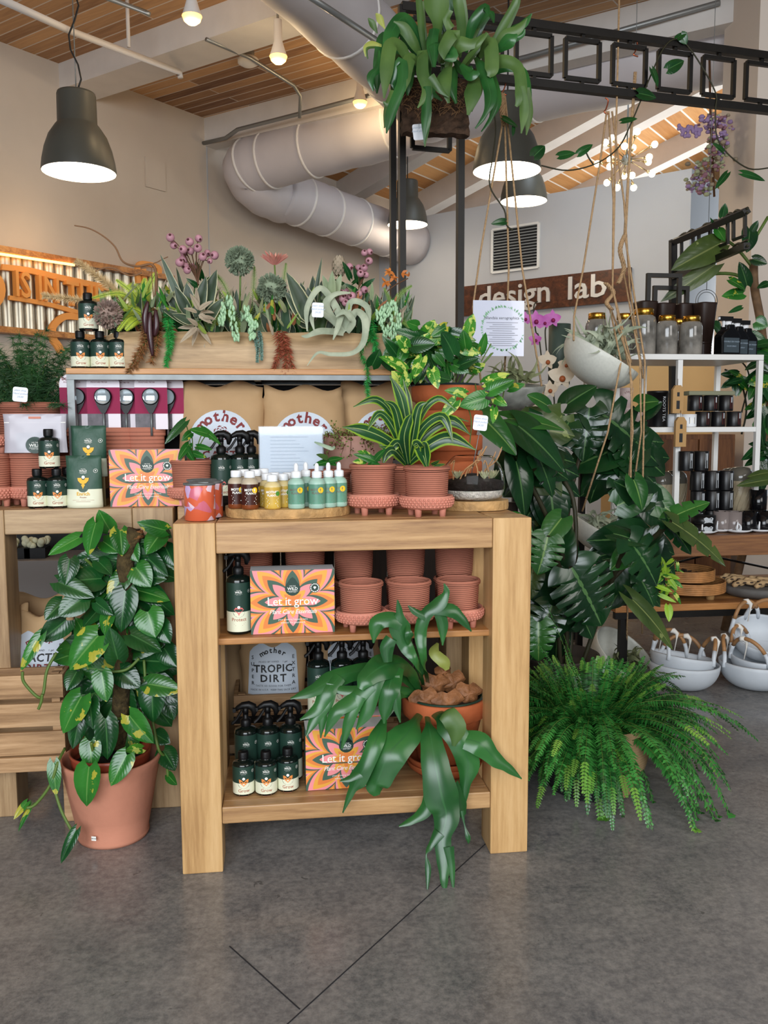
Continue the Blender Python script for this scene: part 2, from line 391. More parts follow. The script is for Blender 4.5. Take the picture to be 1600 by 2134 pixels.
# header between the two roofs
hd = MB(); th = .16
lo0 = WL(428, 305).z
hd.prism([W3(aH, 0, lo0), W3(aH, L1, lo0+RISE1*L1), W3(aH, L1, ZN+RISE2*L1+.5), W3(aH, 0, max(ZN, zW2)+.3)], A*th, M_beam)
tag(hd.build('trim_2'), kind='structure')
def beam_near(a_, h_, w_, name):
    mb = MB(); b0, b1 = 0, L1
    for da in (0,):
        p = [W3(a_, b0, ZN+.02), W3(a_, b1, ZN+RISE1*b1+.02), W3(a_, b1, ZN+RISE1*b1-h_), W3(a_, b0, ZN-h_)]
        mb.prism(p, A*w_, M_beam)
    return tag(mb.build(name), kind='structure')
pb = WL(128, 141); beam_near(ab(WL(124, 190))[0], WL(125, 138).z-WL(122, 190).z, .34, 'trim_3')
beam_near(ab(WL(124, 190))[0]-2.6, .28, .34, 'trim_4')
# sloping rafters in the upper roof
k = 5
for px, py in ((700, 395), (905, 395), (1130, 330), (1335, 330)):
    # intersect ray with the upper roof plane, run a rafter along the slope through it
    n = (B+V((0, 0, RISE2))).cross(A).normalized(); p = onpl(px, py, W3(aH, 0, zW2), n); a_, b_, _ = ab(p)
    mb = MB(); pa, pb2 = W3(a_, 0, zW2-.12), W3(a_, 9.5, zW2+RISE2*9.5-.12)
    mb.bar(pa, pb2, .22, .28, M_beam); tag(mb.build('trim_%d' % k), kind='structure'); k += 1
# partition with the return wall ---------------------------------------------
zp = (PT(1440, 350).z+PT(890, 450).z)/2
pc = PT(1440, 400); aP, bP, _ = ab(pc)
mb = MB(); mb.prism([W3(aP, 0, 0), W3(aP, bP, 0), W3(aP, bP, zp), W3(aP, 0, zp)], A*.12, M_wall2)
tag(mb.build('wall_back'), kind='structure')
mb = MB(); mb.prism([W3(aP+.12, bP, 0), W3(aP+6.5, bP, 0), W3(aP+6.5, bP, zp), W3(aP+.12, bP, zp)], -B*.12, M_wall2)
tag(mb.build('wall_right'), kind='structure')
M_glow_wall = mat('warm lit far wall', '#f0c98c', .8)  # warm light falling on the far wall is put into its colour
mb = MB(); q0, q1 = at_fw(1255, 900, 6.3), at_fw(1548, 900, 6.1)
mb.prism([(q0.x, q0.y, 0), (q1.x, q1.y, 0), (q1.x, q1.y, 1.60), (q0.x, q0.y, 1.60)], (0.05, .1, 0), M_glow_wall)
tag(mb.build('wall_far'), kind='structure')
M_cream = mat('cream column paint', '#dccfc2', .8)
mb = MB(); c0 = at_fw(1562, 600, 5.6)
mb.prism([(c0.x, c0.y, 0), (c0.x+.6, c0.y-.1, 0), (c0.x+.6, c0.y+.4, 0), (c0.x+.03, c0.y+.5, 0)], (0, 0, 4.0), M_cream)
tag(mb.build('trim_9'), kind='structure')
M_cab = wood('warm cabinet wood', '#7d4f2c', '#96633a', '#5c381f', 'Z', 1, .5); q0 = at_fw(1375, 900, 5.55)
r = thing('wooden_cabinet', 'warm brown cabinet seen through the white shelf unit behind the candles', 'cabinet', (q0.x, q0.y, 0)); mb = MB(); mb.box(0, .52, 0, .3, 0, 1.07, M_cab); mb.build('carcass', r, bevel=.004)
for x in (.01, .265): mb = MB(); mb.box(x, x+.245, -.018, -.001, .03, 1.04, M_cab); mb.build('door', r, bevel=.003)
# ---------------------------------------------------------------- ducts
M_duct = mat('white fabric duct', '#c6c0c2', .7, noise=.04, nscale=3, bump=.5, bscale=2.2)
M_band = mat('white strap', '#e6e2de', .6)
def duct_axis(px, py, d): return at_fw(px, py, d)
D1a = W3(0, .55, 0); e = at_fw(535, 350, 8.72)
ad, bd, zd = ab(e)
DUCT = []
def duct(name, pts, r, label, bands, mt=M_duct):
    if not DUCT: DUCT.append(thing(name, 'white fabric air duct with straps, elbowed at the left wall and branching overhead', 'duct', pts[0]))
    root = DUCT[0]; mb = MB(); o = V(root.location)
    pp = [V(p)-o for p in pts]; dense = cr(pp, 6) if len(pp) > 2 else [pp[0]+(pp[1]-pp[0])*i/30 for i in range(31)]
    rr = [r*(1+.02*math.sin(i*1.7)) for i in range(len(dense))]
    mb.tube(dense, rr, mt, n=32); mb.build('duct_section', root)
    T = len(dense)-1
    for f_ in bands:
        i = f_*T; i0 = int(i); q = dense[i0].lerp(dense[min(i0+1, T)], i-i0); t = (dense[min(i0+1, T)]-dense[max(i0-1, 0)]).normalized()
        m2 = MB(); m2.tube([q-t*.012, q+t*.012], r*1.035, M_band, n=32); m2.build('strap', root)
    return root
rd = .30
p1 = e; far = p1+A*3.0
p1b = at_fw(870, 505, 10.9)
duct('air_duct', [at_fw(862, 508, 11.0), at_fw(760, 470, 10.3), at_fw(660, 433, 9.6), at_fw(580, 400, 9.15)], .27,
     'white fabric air duct running along the wall behind the flower trough, lit blue by the skylight', [.2, .4, .6, .8])
duct('air_duct', [at_fw(590, 412, 9.3), at_fw(545, 390, 8.95), at_fw(520, 352, 8.75), at_fw(560, 335, 8.6), at_fw(700, 296, 8.2), at_fw(830, 262, 7.85), at_fw(1060, 195, 7.3), at_fw(1300, 140, 6.7), at_fw(1600, 70, 6.15)], .27,
     'white fabric air duct crossing the ceiling with an elbow at the left wall', [.3, .38, .46, .62, .78])
duct('air_duct', [at_fw(900, 235, 7.4), at_fw(810, 130, 6.3), at_fw(700, 20, 5.5), at_fw(560, -120, 4.7)], .25,
     'lilac grey fabric duct coming forward overhead towards the camera, left of the staghorn fern', [.3, .62])
# pipes, conduits, small ceiling fittings -------------------------------------------
def pipe(name, px, r, m, label, cat='pipe', drops=()):
    pts = [at_fw(*p) for p in px]; root = thing(name, label, cat, pts[0]); mb = MB()
    mb.tube([p-pts[0] for p in pts], r, m, n=8); mb.build('pipe_run', root)
    for (x, y, d, h) in drops:
        q = at_fw(x, y, d)-pts[0]; m2 = MB(); m2.tube([q, q+V((0, 0, h))], r*.6, m, n=6); m2.box(q.x-.04, q.x+.04, q.y-.04, q.y+.04, q.z+h-.02, q.z+h, m); m2.build('hanger', root)
    return root
M_pipe = mat('painted pipe', '#cfc8c2', .5)
pipe('sprinkler_pipe', [(-40, -20, 4.6), (150, 66, 5.6), (374, 150, 7.0), (376, 162, 7.0)], .024, M_pipe, 'white sprinkler pipe crossing the ceiling at upper left', drops=[(268, 98, 6.2, .42)])
M_cond = mat('grey conduit', '#8d8f8e', .4, metal=.6)
pipe('conduit', [(430, 82, 6.4), (520, 120, 6.8), (612, 178, 7.4), (626, 200, 7.5), (624, 246, 7.6)], .016, M_cond, 'grey electrical conduit bent past the smoke detector')
pipe('conduit', [(416, 300, 8.9), (470, 288, 8.6), (495, 270, 8.3), (640, 233, 7.8), (780, 196, 7.3), (1100, 118, 6.6), (1500, 5, 5.8)], .02, M_cond, 'grey conduit running above the long air duct')
pipe('conduit', [(640, 372, 9.8), (720, 405, 10.1), (812, 452, 10.6)], .02, M_band, 'white conduit on the wall above the blue lit duct')
pipe('conduit', [(180, -20, 5.2), (300, 24, 5.8), (312, 30, 5.8)], .016, M_cond, 'short grey conduit at the top left of the ceiling')
pipe('conduit', [(640, -10, 4.6), (720, 42, 4.9), (820, 108, 5.3)], .018, M_cond, 'dark conduit above the overhead duct')
root = thing('smoke_detector', 'round white smoke detector on the wooden ceiling', 'smoke detector', at_fw(517, 124, 7.0)); mb = MB()
mb.lathe([(.0, -.05), (.05, -.05), (.085, -.03), (.085, 0), (.06, .02), (0, .02)], M_band, n=24); mb.build('housing', root)
mb = MB(); mb.lathe([(.05, .02), (.05, .09)], M_cond, n=12, cap1=True); mb.build('junction_box', root)
area('side_daylight', W3(aP+3, bP+3.2, 2.6), W3(aP+2.6, bP, 2.4), 2, 2, 90, (.7, .86, 1))
area('added_roof_uplight', W3(aP+2.2, 3.4, 2.9), W3(aP-.6, 3.0, 6), 2.4, 3.2, 90, (1, .93, .84))  # unseen uplight added behind the partition in place of bounce on the roof
# wall access plate & vent
M_vent = mat('vent grille', '#8b9093', .5, metal=.4)
mb = MB(); p = WL(322, 364); mb.bar(p-A*.12+B*.01, p+A*.12+B*.01, .02, .28, M_wall, hint=V((0, 0, 1))); tag(mb.build('access_panel'), 'small square access panel flush in the warm white wall', 'access panel')
root = thing('wall_vent', 'grey louvred air vent high on the white partition', 'vent', PT(1074, 518)); 
w_, h_ = (ab(PT(1122, 518))[1]-ab(PT(1026, 518))[1])/2, (PT(1074, 474).z-PT(1074, 565).z)/2
mb = MB()
for sg in (-1, 1):
    mb.bar(B*w_*sg*1.0-A*.012-V((0, 0, h_)), B*w_*sg-A*.012+V((0, 0, h_)), .03, .025, M_white_metal, hint=A)
    mb.bar(-B*w_-A*.012+V((0, 0, h_*sg)), B*w_-A*.012+V((0, 0, h_*sg)), .03, .025, M_white_metal, hint=V((0, 0, 1)))
mb.build('frame', root); mb = MB(); M_dark = mat('dark interior', '#1d1e20', .9)
mb.bar(-B*w_-A*.003, B*w_-A*.003, .006, h_*2, M_dark); mb.build('duct_opening', root)
for i in range(15):
    z = -h_+h_*2*(i+.5)/15; m2 = MB(); m2.bar(-B*w_-A*.014+V((0, 0, z)), B*w_-A*.014+V((0, 0, z)), .02, .012, M_vent); m2.build('louvre', root)
# ---------------------------------------------------------------- lamps
M_shade = mat('dark grey enamel', '#4a4a44', .42, noise=.06, nscale=5); M_bulb = mat('lamp diffuser', '#fff3df', .5, emit='#fff0d8', es=9)
M_inner = mat('shade inside', '#f4ecdf', .5); M_cable = mat('black cable', '#1a1918', .6)
def pend(px, py, wpx, label, bulb=12, top=3.2, wav=0):
    Rr = .235; d = F*2*Rr/wpx; p = at_fw(px, py, d)
    r = thing('pendant_lamp', label, 'pendant lamp', p); s = Rr
    mb = MB(); prof = [(1, 0), (1.0, .06), (.97, .3), (.90, .62), (.78, .95), (.60, 1.22), (.53, 1.3), (.52, 2.05), (.50, 2.11), (.0, 2.13)]
    mb.lathe([(a*s, b*s) for a, b in prof], M_shade, n=48); mb.lathe([(a*s, b*s) for a, b in ((.985, 0), (.95, .3), (.88, .62), (.76, .95))], M_inner, n=48); mb.build('lamp_shade', r)
    mb = MB(); mb.lathe([(0.001, .05*s), (.955*s, .05*s)], M_bulb, n=40); mb.build('diffuser', r)
    mb = MB(); H = top-p.z
    mb.tube([V((.012*math.sin(i*1.3)*wav, .0, 2.1*s+H*i/20)) for i in range(21)], .006, M_cable, n=6); mb.tube([V((0, 0, 2.1*s+H*i/8)) for i in range(9)], .004, M_steel, n=5); mb.build('cable', r)
    point('pendant_light', p-V((0, 0, .06)), bulb, (1, .86, .66), .15)
    return r
pend(165, 360, 150, 'large dark grey pendant lamp on the left in front of the warm wall', 9, 4.6, 3)
pend(1056, 357, 142, 'largest grey pendant lamp behind the hemp ropes, below the metal trellis', 12, 4.6)
pend(1091, 420, 97, 'grey pendant lamp half hidden behind the largest one', 10, 5.4)
pend(849, 469, 84, 'smallest grey pendant lamp seen behind the black posts', 8, 5.4)
M_spot = mat('spot bulb', '#ffe2ac', .5, emit='#ffb850', es=3.2)
for (x, y, d, lb) in ((400, 34, 5.3, 'lit track spot nearest the top edge of the picture'), (580, 118, 5.9, 'lit track spot in the middle of the row, right of the smoke detector'), (750, 213, 7.3, 'lit track spot lowest in the row, above the long air duct')):
    p = at_fw(x, y, d); r = thing('ceiling_spot', lb, 'spotlight', p)
    mb = MB(); mb.lathe([(.028, .24), (.03, .1), (.045, .05), (.062, 0)], M_band, n=20, cap0=False); mb.build('lamp_holder', r)
    mb = MB(); mb.lathe([(.0, -.050), (.030, -.044), (.052, -.026), (.060, .0), (.056, .012)], M_spot, n=20); mb.build('bulb', r)
    mb = MB(); mb.tube([(0, 0, .24), (0, 0, .55)], .01, M_cond, n=6); mb.build('stem', r)
    point('spot_light', p-V((0, 0, .1)), 9, (1, .74, .42), .05)
# ---------------------------------------------------------------- sputnik chandelier
c = at_fw(1306, 333, 8.2); r = thing('sputnik_chandelier', 'starburst chandelier with round glowing bulbs near the sloping wood ceiling', 'chandelier', c)
M_brass = mat('pale brass', '#c9b48a', .3, metal=1); M_globe = mat('glowing globe', '#fff2d8', .4, emit='#ffe9bf', es=7)
mb = MB(); mb.ball((0, 0, 0), .05, M_steel); mb.build('hub', r); mb = MB(); mb.tube([(0, 0, 0), (0, 0, 1.0)], .008, M_steel); mb.build('rod', r)
Rr2 = random.Random(3)
for i in range(18):
    zz = 1-2*(i+.5)/18; aa = i*2.4; q = V((math.cos(aa)*math.sqrt(1-zz*zz), math.sin(aa)*math.sqrt(1-zz*zz), zz))
    mb = MB(); mb.tube([q*.04, q*.24], .005, M_brass, n=5); mb.tube([q*.22, q*.25], .014, M_brass, n=8); ar = mb.build('arm', r)
    mb = MB(); mb.ball(q*.275, .032, M_globe, 10, 7); mb.build('bulb', ar)
point('chandelier_light', c-V((0, .3, .45)), 14, (1, .88, .66), .2)
# ---------------------------------------------------------------- "design lab" sign
M_signwood = wood('dark sign wood', '#4c2817', '#6a3a22', '#2e170d', 'X', .8, .35)
M_alu = mat('brushed aluminium', '#dcdcdb', .4, metal=.6)
s0 = PT(963, 640); s1 = PT(1317, 592); cz = (PT(1317, 558).z+PT(1317, 628).z)/2; hz = (PT(1317, 558).z-PT(1317, 628).z)/2
b0, b1 = ab(s0)[1], ab(s1)[1]
r = thing('sign_board', 'long dark wooden sign board reading design lab on the partition', 'sign', W3(aP, (b0+b1)/2, cz)); hw = (b1-b0)/2
mb = MB(); mb.bar(-B*hw-A*.03, B*hw-A*.03, .03, hz*2, M_signwood); mb.build('board', r)
def sg(p): return B*p.x + V((0, 0, p.y)) - A*(.05+p.z)
def wordat(t, px0, px1, size):
    x0, x1 = ab(PT(px0, 600))[1]-(b0+b1)/2, ab(PT(px1, 600))[1]-(b0+b1)/2
    vs, fs = text_mesh(t, size, ext=.03, align='LEFT', bold=.012); w0 = min(v.x for v in vs); w1 = max(v.x for v in vs); k_ = (x1-x0)/(w1-w0)
    m2 = MB(); m2.add([sg(V((x0+(v.x-w0)*k_, v.y-.1, v.z))) for v in vs], fs, M_alu, False); m2.build('lettering', r)
wordat('design', 1002, 1150, .36); wordat('lab', 1188, 1268, .36)
# ---------------------------------------------------------------- gold ribbon sign on the left wall
M_gold = mat('amber letter board', '#d9934a', .5, emit='#e08a35', es=.12); M_corr = mat('corrugated metal', '#a9a08e', .35, metal=.8, noise=.1)
def SG(px, py, off=.12): return onpl(px, py, O+B*off, B)
r = thing('lit_ribbon_sign', 'amber lettered ribbon sign over corrugated metal on the left wall', 'sign', SG(150, 620)); o_ = V(r.location)
mb = MB(); n = 120; pa, pb_ = SG(-60, 610, .05), SG(352, 640, .05); zt0, zt1 = SG(150, 548, .05).z, SG(150, 702, .05).z
vs = []; fs = []
for i in range(n+1):
    q = pa.lerp(pb_, i/n)+B*(.022*math.sin(i*PI/3)); vs += [V((q.x, q.y, zt0))-o_, V((q.x, q.y, zt1))-o_]
for i in range(n): fs.append((2*i, 2*i+1, 2*i+3, 2*i+2))
mb.add(vs, fs, M_corr); mb.build('corrugated_panel', r)
mb = MB(); M_frame = wood('amber frame wood', '#b87a3d', '#d39a58', '#8a5526', 'X', 1)
for yy, zz in (('t', zt0), ('b', zt1)): mb.bar(V((pa.x, pa.y, zz))-o_+B*.04, V((pb_.x, pb_.y, zz))-o_+B*.04, .12, .05, M_frame)
mb.build('frame', r)
mb = MB(); M_led = mat('warm led strip', '#ffd9a0', .5, emit='#ffb55a', es=5); mb.bar(V((pa.x, pa.y, zt0-.04))-o_+B*.05, V((SG(150, 600).x, SG(150, 600).y, zt0-.04))-o_+B*.05, .015, .02, M_led); mb.build('light_strip', r)
point('sign_light', V((SG(60, 590).x, SG(60, 590).y, zt0+.12))+B*.3, 5, (1, .66, .34), .25)
def signpoly(pts, name='ribbon', t=.03):
    m2 = MB(); m2.prism([SG(x, y)-o_ for x, y in pts], -B*t, M_gold); m2.build(name, r)
def ribb(pts, wpx, name='ribbon'):
    cp = [(p.x, p.y) for p in cr([(x, y, 0) for x, y in pts], 6)]; m2 = MB(); L_ = []; R_ = []
    for i, (x, y) in enumerate(cp):
        x0, y0 = cp[max(i-1, 0)]; x1, y1 = cp[min(i+1, len(cp)-1)]; d = math.hypot(x1-x0, y1-y0) or 1
        nx, ny = -(y1-y0)/d*wpx/2, (x1-x0)/d*wpx/2; L_.append((x+nx, y+ny)); R_.append((x-nx, y-ny))
    for i in range(len(cp)-1):
        m2.prism([SG(*L_[i])-o_, SG(*L_[i+1])-o_, SG(*R_[i+1])-o_, SG(*R_[i])-o_], -B*.03, M_gold)
    m2.build(name, r)
ribb([(5, 556), (60, 563), (120, 577), (180, 590), (230, 600)], 12)
ribb([(20, 620), (60, 626), (110, 636), (160, 650), (200, 660)], 9)
ribb([(165, 660), (135, 660), (112, 680), (112, 705), (122, 720), (130, 735)], 14); ribb([(290, 590), (288, 565), (290, 552), (300, 548), (330, 556), (333, 570)], 9); ribb([(300, 560), (304, 590), (310, 600)], 9)
m2 = MB(); m2.prism([SG(x, y)-o_ for x, y in circ(-18, 605, 30, 20, ry=40)], -B*.03, M_gold); m2.build('ribbon_scroll', r)
vs, fs = text_mesh('IS IN THE', 1, ext=.03, align='LEFT', bold=.012); w1 = max(v.x for v in vs)
m2 = MB(); V0 = SG(28, 616); V1 = SG(214, 648); hh = .40
zr = SG(28, 580).z
m2.add([V0-o_+(V((V1.x-V0.x, V1.y-V0.y, 0)))*(v.x/w1)+V((0, 0, v.y*.30+(SG(214, 648).z-V0.z)*(v.x/w1)))+B*v.z for v in vs], fs, M_gold, False); m2.build('lettering', r)
# ================================================================ FURNITURE
X0, YT, WT, LW = -.2551, 2.1216, .9016, .1015
M_w1 = wood('mango wood', '#ab8458', '#c39c6d', '#8a6441', 'X', 1.1, .42)
M_w1z = wood('mango wood upright', '#c29a66', '#d2ac79', '#a67e4f', 'Z', .9, .42, bump=.08)
M_w2 = wood('pale mango wood', '#a98c68', '#c2a57e', '#8a6d4c', 'X', 1.0, .5)
M_w2z = wood('pale mango wood upright', '#a98a64', '#bd9e76', '#8b6c4a', 'Z', 1.0, .5)
M_shelf = wood('shelf pine', '#b07b45', '#c99257', '#8f5f33', 'X', .9, .45)
def bxo(name, par, x0, x1, y0, y1, z0, z1, m, bev=.003):
    mb = MB(); mb.box(x0, x1, y0, y1, z0, z1, m); return mb.build(name, par, bevel=bev)
TD = .37
t = thing('display_table', 'light mango wood display table with two shelves standing in front', 'table', (X0, YT, 0))
for x in (0, WT-LW):
    for y in (0, TD-LW): bxo('leg', t, x, x+LW, y, y+LW, 0, .8985, M_w1z)
bxo('top_rail', t, LW+.001, WT-LW-.001, .0, .045, .822, .8985, M_w1)
bxo('top_rail', t, LW+.001, WT-LW-.001, TD-.045, TD, .822, .8985, M_w1)
for x in (0.004, WT-LW+.004): bxo('side_rail', t, x, x+LW-.008, LW+.001, TD-LW-.001, .822, .898, M_w1)
bxo('table_top', t, LW+.002, WT-LW-.002, .046, TD-.046, .876, .899, M_w1)
bxo('shelf', t, .03, WT-.03, .035, TD-.02, .583, .600, M_shelf)
bxo('bottom_rail', t, LW+.001, WT-LW-.001, .0, .04, .128, .172, M_w1)
bxo('bottom_shelf', t, LW+.001, WT-LW-.001, .041, TD-.02, .150, .1715, M_w1)
ZT, ZM, ZB = .900, .601, .1725
# left counter behind -----------------------------------------------------------
YC = YT+TD+.03; pl_ = P(370, 1400, YC); XC1 = pl_.x
t = thing('counter_table', 'long pale wooden counter behind the front table, running off to the left', 'table', (XC1, YC, 0))
CD = .62; CLW = .115; XL = P(18, 1300, YC).x-XC1
zc = P(200, 1060, YC).z; zcb = P(200, 1111, YC).z; ZC = zc+.001
for x in (-CLW, XL-CLW):
    for y in (0, CD-CLW):
        if y and x < -CLW: x -= .3
        bxo('leg', t, x, x+CLW, y, y+CLW, 0, zc if y == 0 else zc-.031, M_w2z)
bxo('top_rail', t, XL+.001, -CLW-.001, 0, .05, zcb, zc, M_w2)
bxo('top_rail', t, XL-1.4, XL-CLW-.001, 0, .05, zcb, zc, M_w2)
bxo('counter_top', t, XL-1.4, XL-CLW-.001, .051, CD, zc-.03, zc, M_w1)
bxo('counter_top', t, XL-CLW, XL, CLW+.001, CD, zc-.03, zc, M_w1)
bxo('counter_top', t, XL+.001, -CLW-.001, .051, CD, zc-.03, zc, M_w1)
bxo('counter_top', t, -CLW, 0, CLW+.001, CD, zc-.03, zc, M_w1)
zr0 = P(60, 1608, YC).z; zr1 = P(60, 1577, YC).z
bxo('bottom_shelf', t, XL+.001, -CLW-.001, .046, CD, zr1-.025, zr1-.003, M_w2)
bxo('bottom_shelf', t, XL-1.4, XL-CLW-.001, .046, CD, zr1-.025, zr1-.003, M_w2)
bxo('bottom_rail', t, XL+.001, -CLW-.001, .015, .045, zr0, zr1-.003, M_w2)
ZCB = zr1-.002
# counter continues behind the front table
t2 = thing('counter_table', 'wooden counter standing directly behind the front table, seen through its shelves', 'table', (XC1+.01, YC+.02, 0))
x2 = .93
for x in (0, x2-CLW): bxo('leg', t2, x, x+CLW, .08, .08+CLW, 0, zc-.052, M_w2z)
bxo('counter_top', t2, 0, x2, .0, CD, zc-.05, zc, M_w1); bxo('bottom_shelf', t2, CLW+.0, x2-CLW, 0.0, CD, zr1-.03, zr1-.003, M_w2)
M_dkw = wood('dark back boards', '#2a1a10', '#3a2516', '#1a100a', 'Z', 1, .7)
tt = thing('board_screen', 'dark vertical boards behind the counter, widened to darken the gaps between the table shelves', 'screen', (XC1+.01, YC+.02+CD+.01, 0))  # a few real boards, the rest added to darken the background
for i in range(12): bxo('board', tt, .0+i*.1, .097+i*.1, 0, .02, 0, zc-.06, M_dkw)
bxo('batten', tt, 0, 1.197, .021, .04, .3, .34, M_dkw)
# upper shelf unit on the counter -----------------------------------------------
YS = YC+.16
p0 = P(138, 780, YS); zs = P(138, 767, YS).z; zs2 = P(138, 780, YS).z; zs3 = P(138, 791, YS).z
XS1 = P(900, 790, YS).x; SD = .30
t = thing('shelf_riser', 'galvanised steel framed shelf with a pine board on top of the counter', 'shelf', (p0.x, YS, 0))
W_ = XS1-p0.x; 
bxo('board', t, 0, W_, -.005, SD, zs2+.0005, zs, wood('pine board', '#c08a52', '#d29c62', '#a06c3a', 'X', 1.0, .45), .002)
mb = MB(); mb.box(0, W_, 0, .02, zs3, zs2, M_steel); mb.box(0, W_, SD-.02, SD, zs3, zs2, M_steel)
for x in (0, W_/2, W_-.02): mb.box(x, x+.02, .02, SD-.02, zs3, zs2, M_steel)
mb.build('top_frame', t)
for x in (0, W_-.022):
    for y in (0, SD-.022): bxo('post', t, x, x+.022, y, y+.022, ZC, zs3, M_steel, .001)
ZS = zs+.001
bxo('added_backing', t, .023, W_-.023, SD-.004, SD-.001, ZC, zs3-.001, mat('added dark backing', '#191615', .8))  # added dark sheet, makes the space under the riser dark
# metal trellis -------------------------------------------------------------------
AT = math.radians(74)+YAW; TDir = V((math.sin(AT), math.cos(AT), 0)); TN = V((TDir.y, -TDir.x, 0))
T0 = at_fw(838, 500, 3.5)
def TP(px, py, off=0): return onpl(px, py, T0-TN*off, TN)
t = thing('metal_trellis', 'black steel archway with a square patterned rail, carrying the mounted fern and hanging bowls', 'trellis', (T0.x, T0.y, 0)); o_ = V((T0.x, T0.y, 0))
def post(px, off, w_=.026, top=12):
    q = TP(px, 600, off); zt = TP(838, top).z; mb = MB(); mb.bar(V((q.x, q.y, 0))-o_, V((q.x, q.y, zt))-o_, w_, w_, M_black, hint=TN); mb.build('post', t)
post(838, 0); post(819, .35); post(958, 0, .028)
def rail(p, q, w_=.032): mb = MB(); mb.bar(TP(*p)-o_, TP(*q)-o_, w_, w_, M_black); mb.build('rail', t)
zt = TP(838, 14).z; zb = TP(1098, 172).z
qa, qb = TP(836, 14), TP(1700, 140)
mb = MB(); mb.bar(V((qa.x, qa.y, zt))-o_, V((qb.x, qb.y, zt))-o_, .032, .032, M_black); mb.build('rail', t)
mb = MB(); mb.bar(V((qa.x, qa.y, zb))-o_, V((qb.x, qb.y, zb))-o_, .032, .032, M_black); mb.build('rail', t)
u0 = (TP(838, 100)-T0).dot(TDir); L0 = (TP(1112, 116)-T0).dot(TDir); L1_ = (TP(1213, 127)-T0).dot(TDir); st = L1_-L0; side = (TP(1248, 127)-TP(1178, 127)).length
zc_ = (zt+zb)/2; h = side/2
def square(u, z, hz_=None):
    c = T0+TDir*u; c = V((c.x, c.y, z))-o_; hz_ = hz_ or h; mb = MB(); b_ = .017
    for s_ in (-1, 1):
        mb.bar(c+TDir*h*s_-V((0, 0, hz_)), c+TDir*h*s_+V((0, 0, hz_)), b_, b_, M_black, hint=TN)
        mb.bar(c-TDir*h+V((0, 0, hz_*s_)), c+TDir*h+V((0, 0, hz_*s_)), b_, b_, M_black)
    return mb, c
for i in range(-2, 8):
    mb, c = square(L0+i*st, zc_); q = (zt-zb)/2
    mb.bar(c+V((0, 0, h)), c+V((0, 0, q)), .015, .015, M_black, hint=TN); mb.bar(c-V((0, 0, h)), c-V((0, 0, q)), .015, .015, M_black, hint=TN); mb.build('square_motif', t)
uc = ((TP(898, 290)-T0).dot(TDir)); mb, c = square(uc, TP(898, 290).z, .04); mb.build('square_motif', t)
ZTB = zb
# right hand side: wooden table and white shelf unit ---------------------------------
YR = 3.62
M_rw = wood('dark oak table top', '#7a5235', '#93663f', '#5c3b25', 'X', 1, .4)
M_rw2 = wood('orange oak shelf', '#a9723f', '#c48a50', '#855530', 'X', 1, .4)
zt_ = P(1520, 1115, YR).z; zt0_ = P(1520, 1158, YR).z
xa, xb = P(1290, 1100, YR).x, P(1720, 1100, YR).x
t = thing('oak_table', 'oak topped table with a lower shelf on the right, under the white shelf unit', 'table', (xa, YR, 0)); Wd = xb-xa
bxo('table_top', t, 0, Wd+.6, 0, .75, zt0_, zt_, M_rw); ZR = zt_+.001
z1, z0 = P(1520, 1258, YR).z, P(1520, 1272, YR).z
bxo('shelf_board', t, 0, Wd+.6, .02, .70, z0, z1, M_rw2, .002); ZR2 = z1+.001
mb = MB(); mb.box(0, Wd+.6, .02, .05, z0-.03, z0, M_black); mb.build('shelf_frame', t)
for x in (.03, Wd+.5):
    for y in (.03, .68): bxo('leg', t, x, x+.035, y, y+.035, 0, zt0_, M_black, .001)
mb = MB(); mb.tube([(.3, .72, z1), (Wd+.3, .72, zt0_)], .006, M_black); mb.tube([(.3, .72, zt0_), (Wd+.3, .72, z1)], .006, M_black); mb.build('cross_brace', t)
YW = YR+.22
def PW(px, py): return P(px, py, YW)
xr_ = PW(1592, 740).x; xl_ = PW(1283, 740).x; zt_w = PW(1450, 738).z; zm_w = PW(1450, 890).z
t = thing('white_shelf_unit', 'white metal shelf unit on the oak table holding jars and candles', 'shelf', (xl_, YW, ZR)); Wd2 = xr_-xl_; dz = ZR
sd = .42; bt = .024
bxo('shelf_panel', t, 0, Wd2, 0, sd, zt_w-dz-.026, zt_w-dz, M_white_metal, .002)
bxo('shelf_panel', t, .01, Wd2-.01, .005, sd, zm_w-dz-.024, zm_w-dz, M_white_metal, .002)
xm = PW(1417, 800).x-xl_
for x in (0.0, xm-bt/2, Wd2-bt):
    for y in (.001, sd-bt-.002): bxo('post', t, x, x+bt, y, y+bt, 0.0, zt_w-dz-.027, M_white_metal, .001)
ZW1, ZW2 = zt_w+.001, zm_w+.001
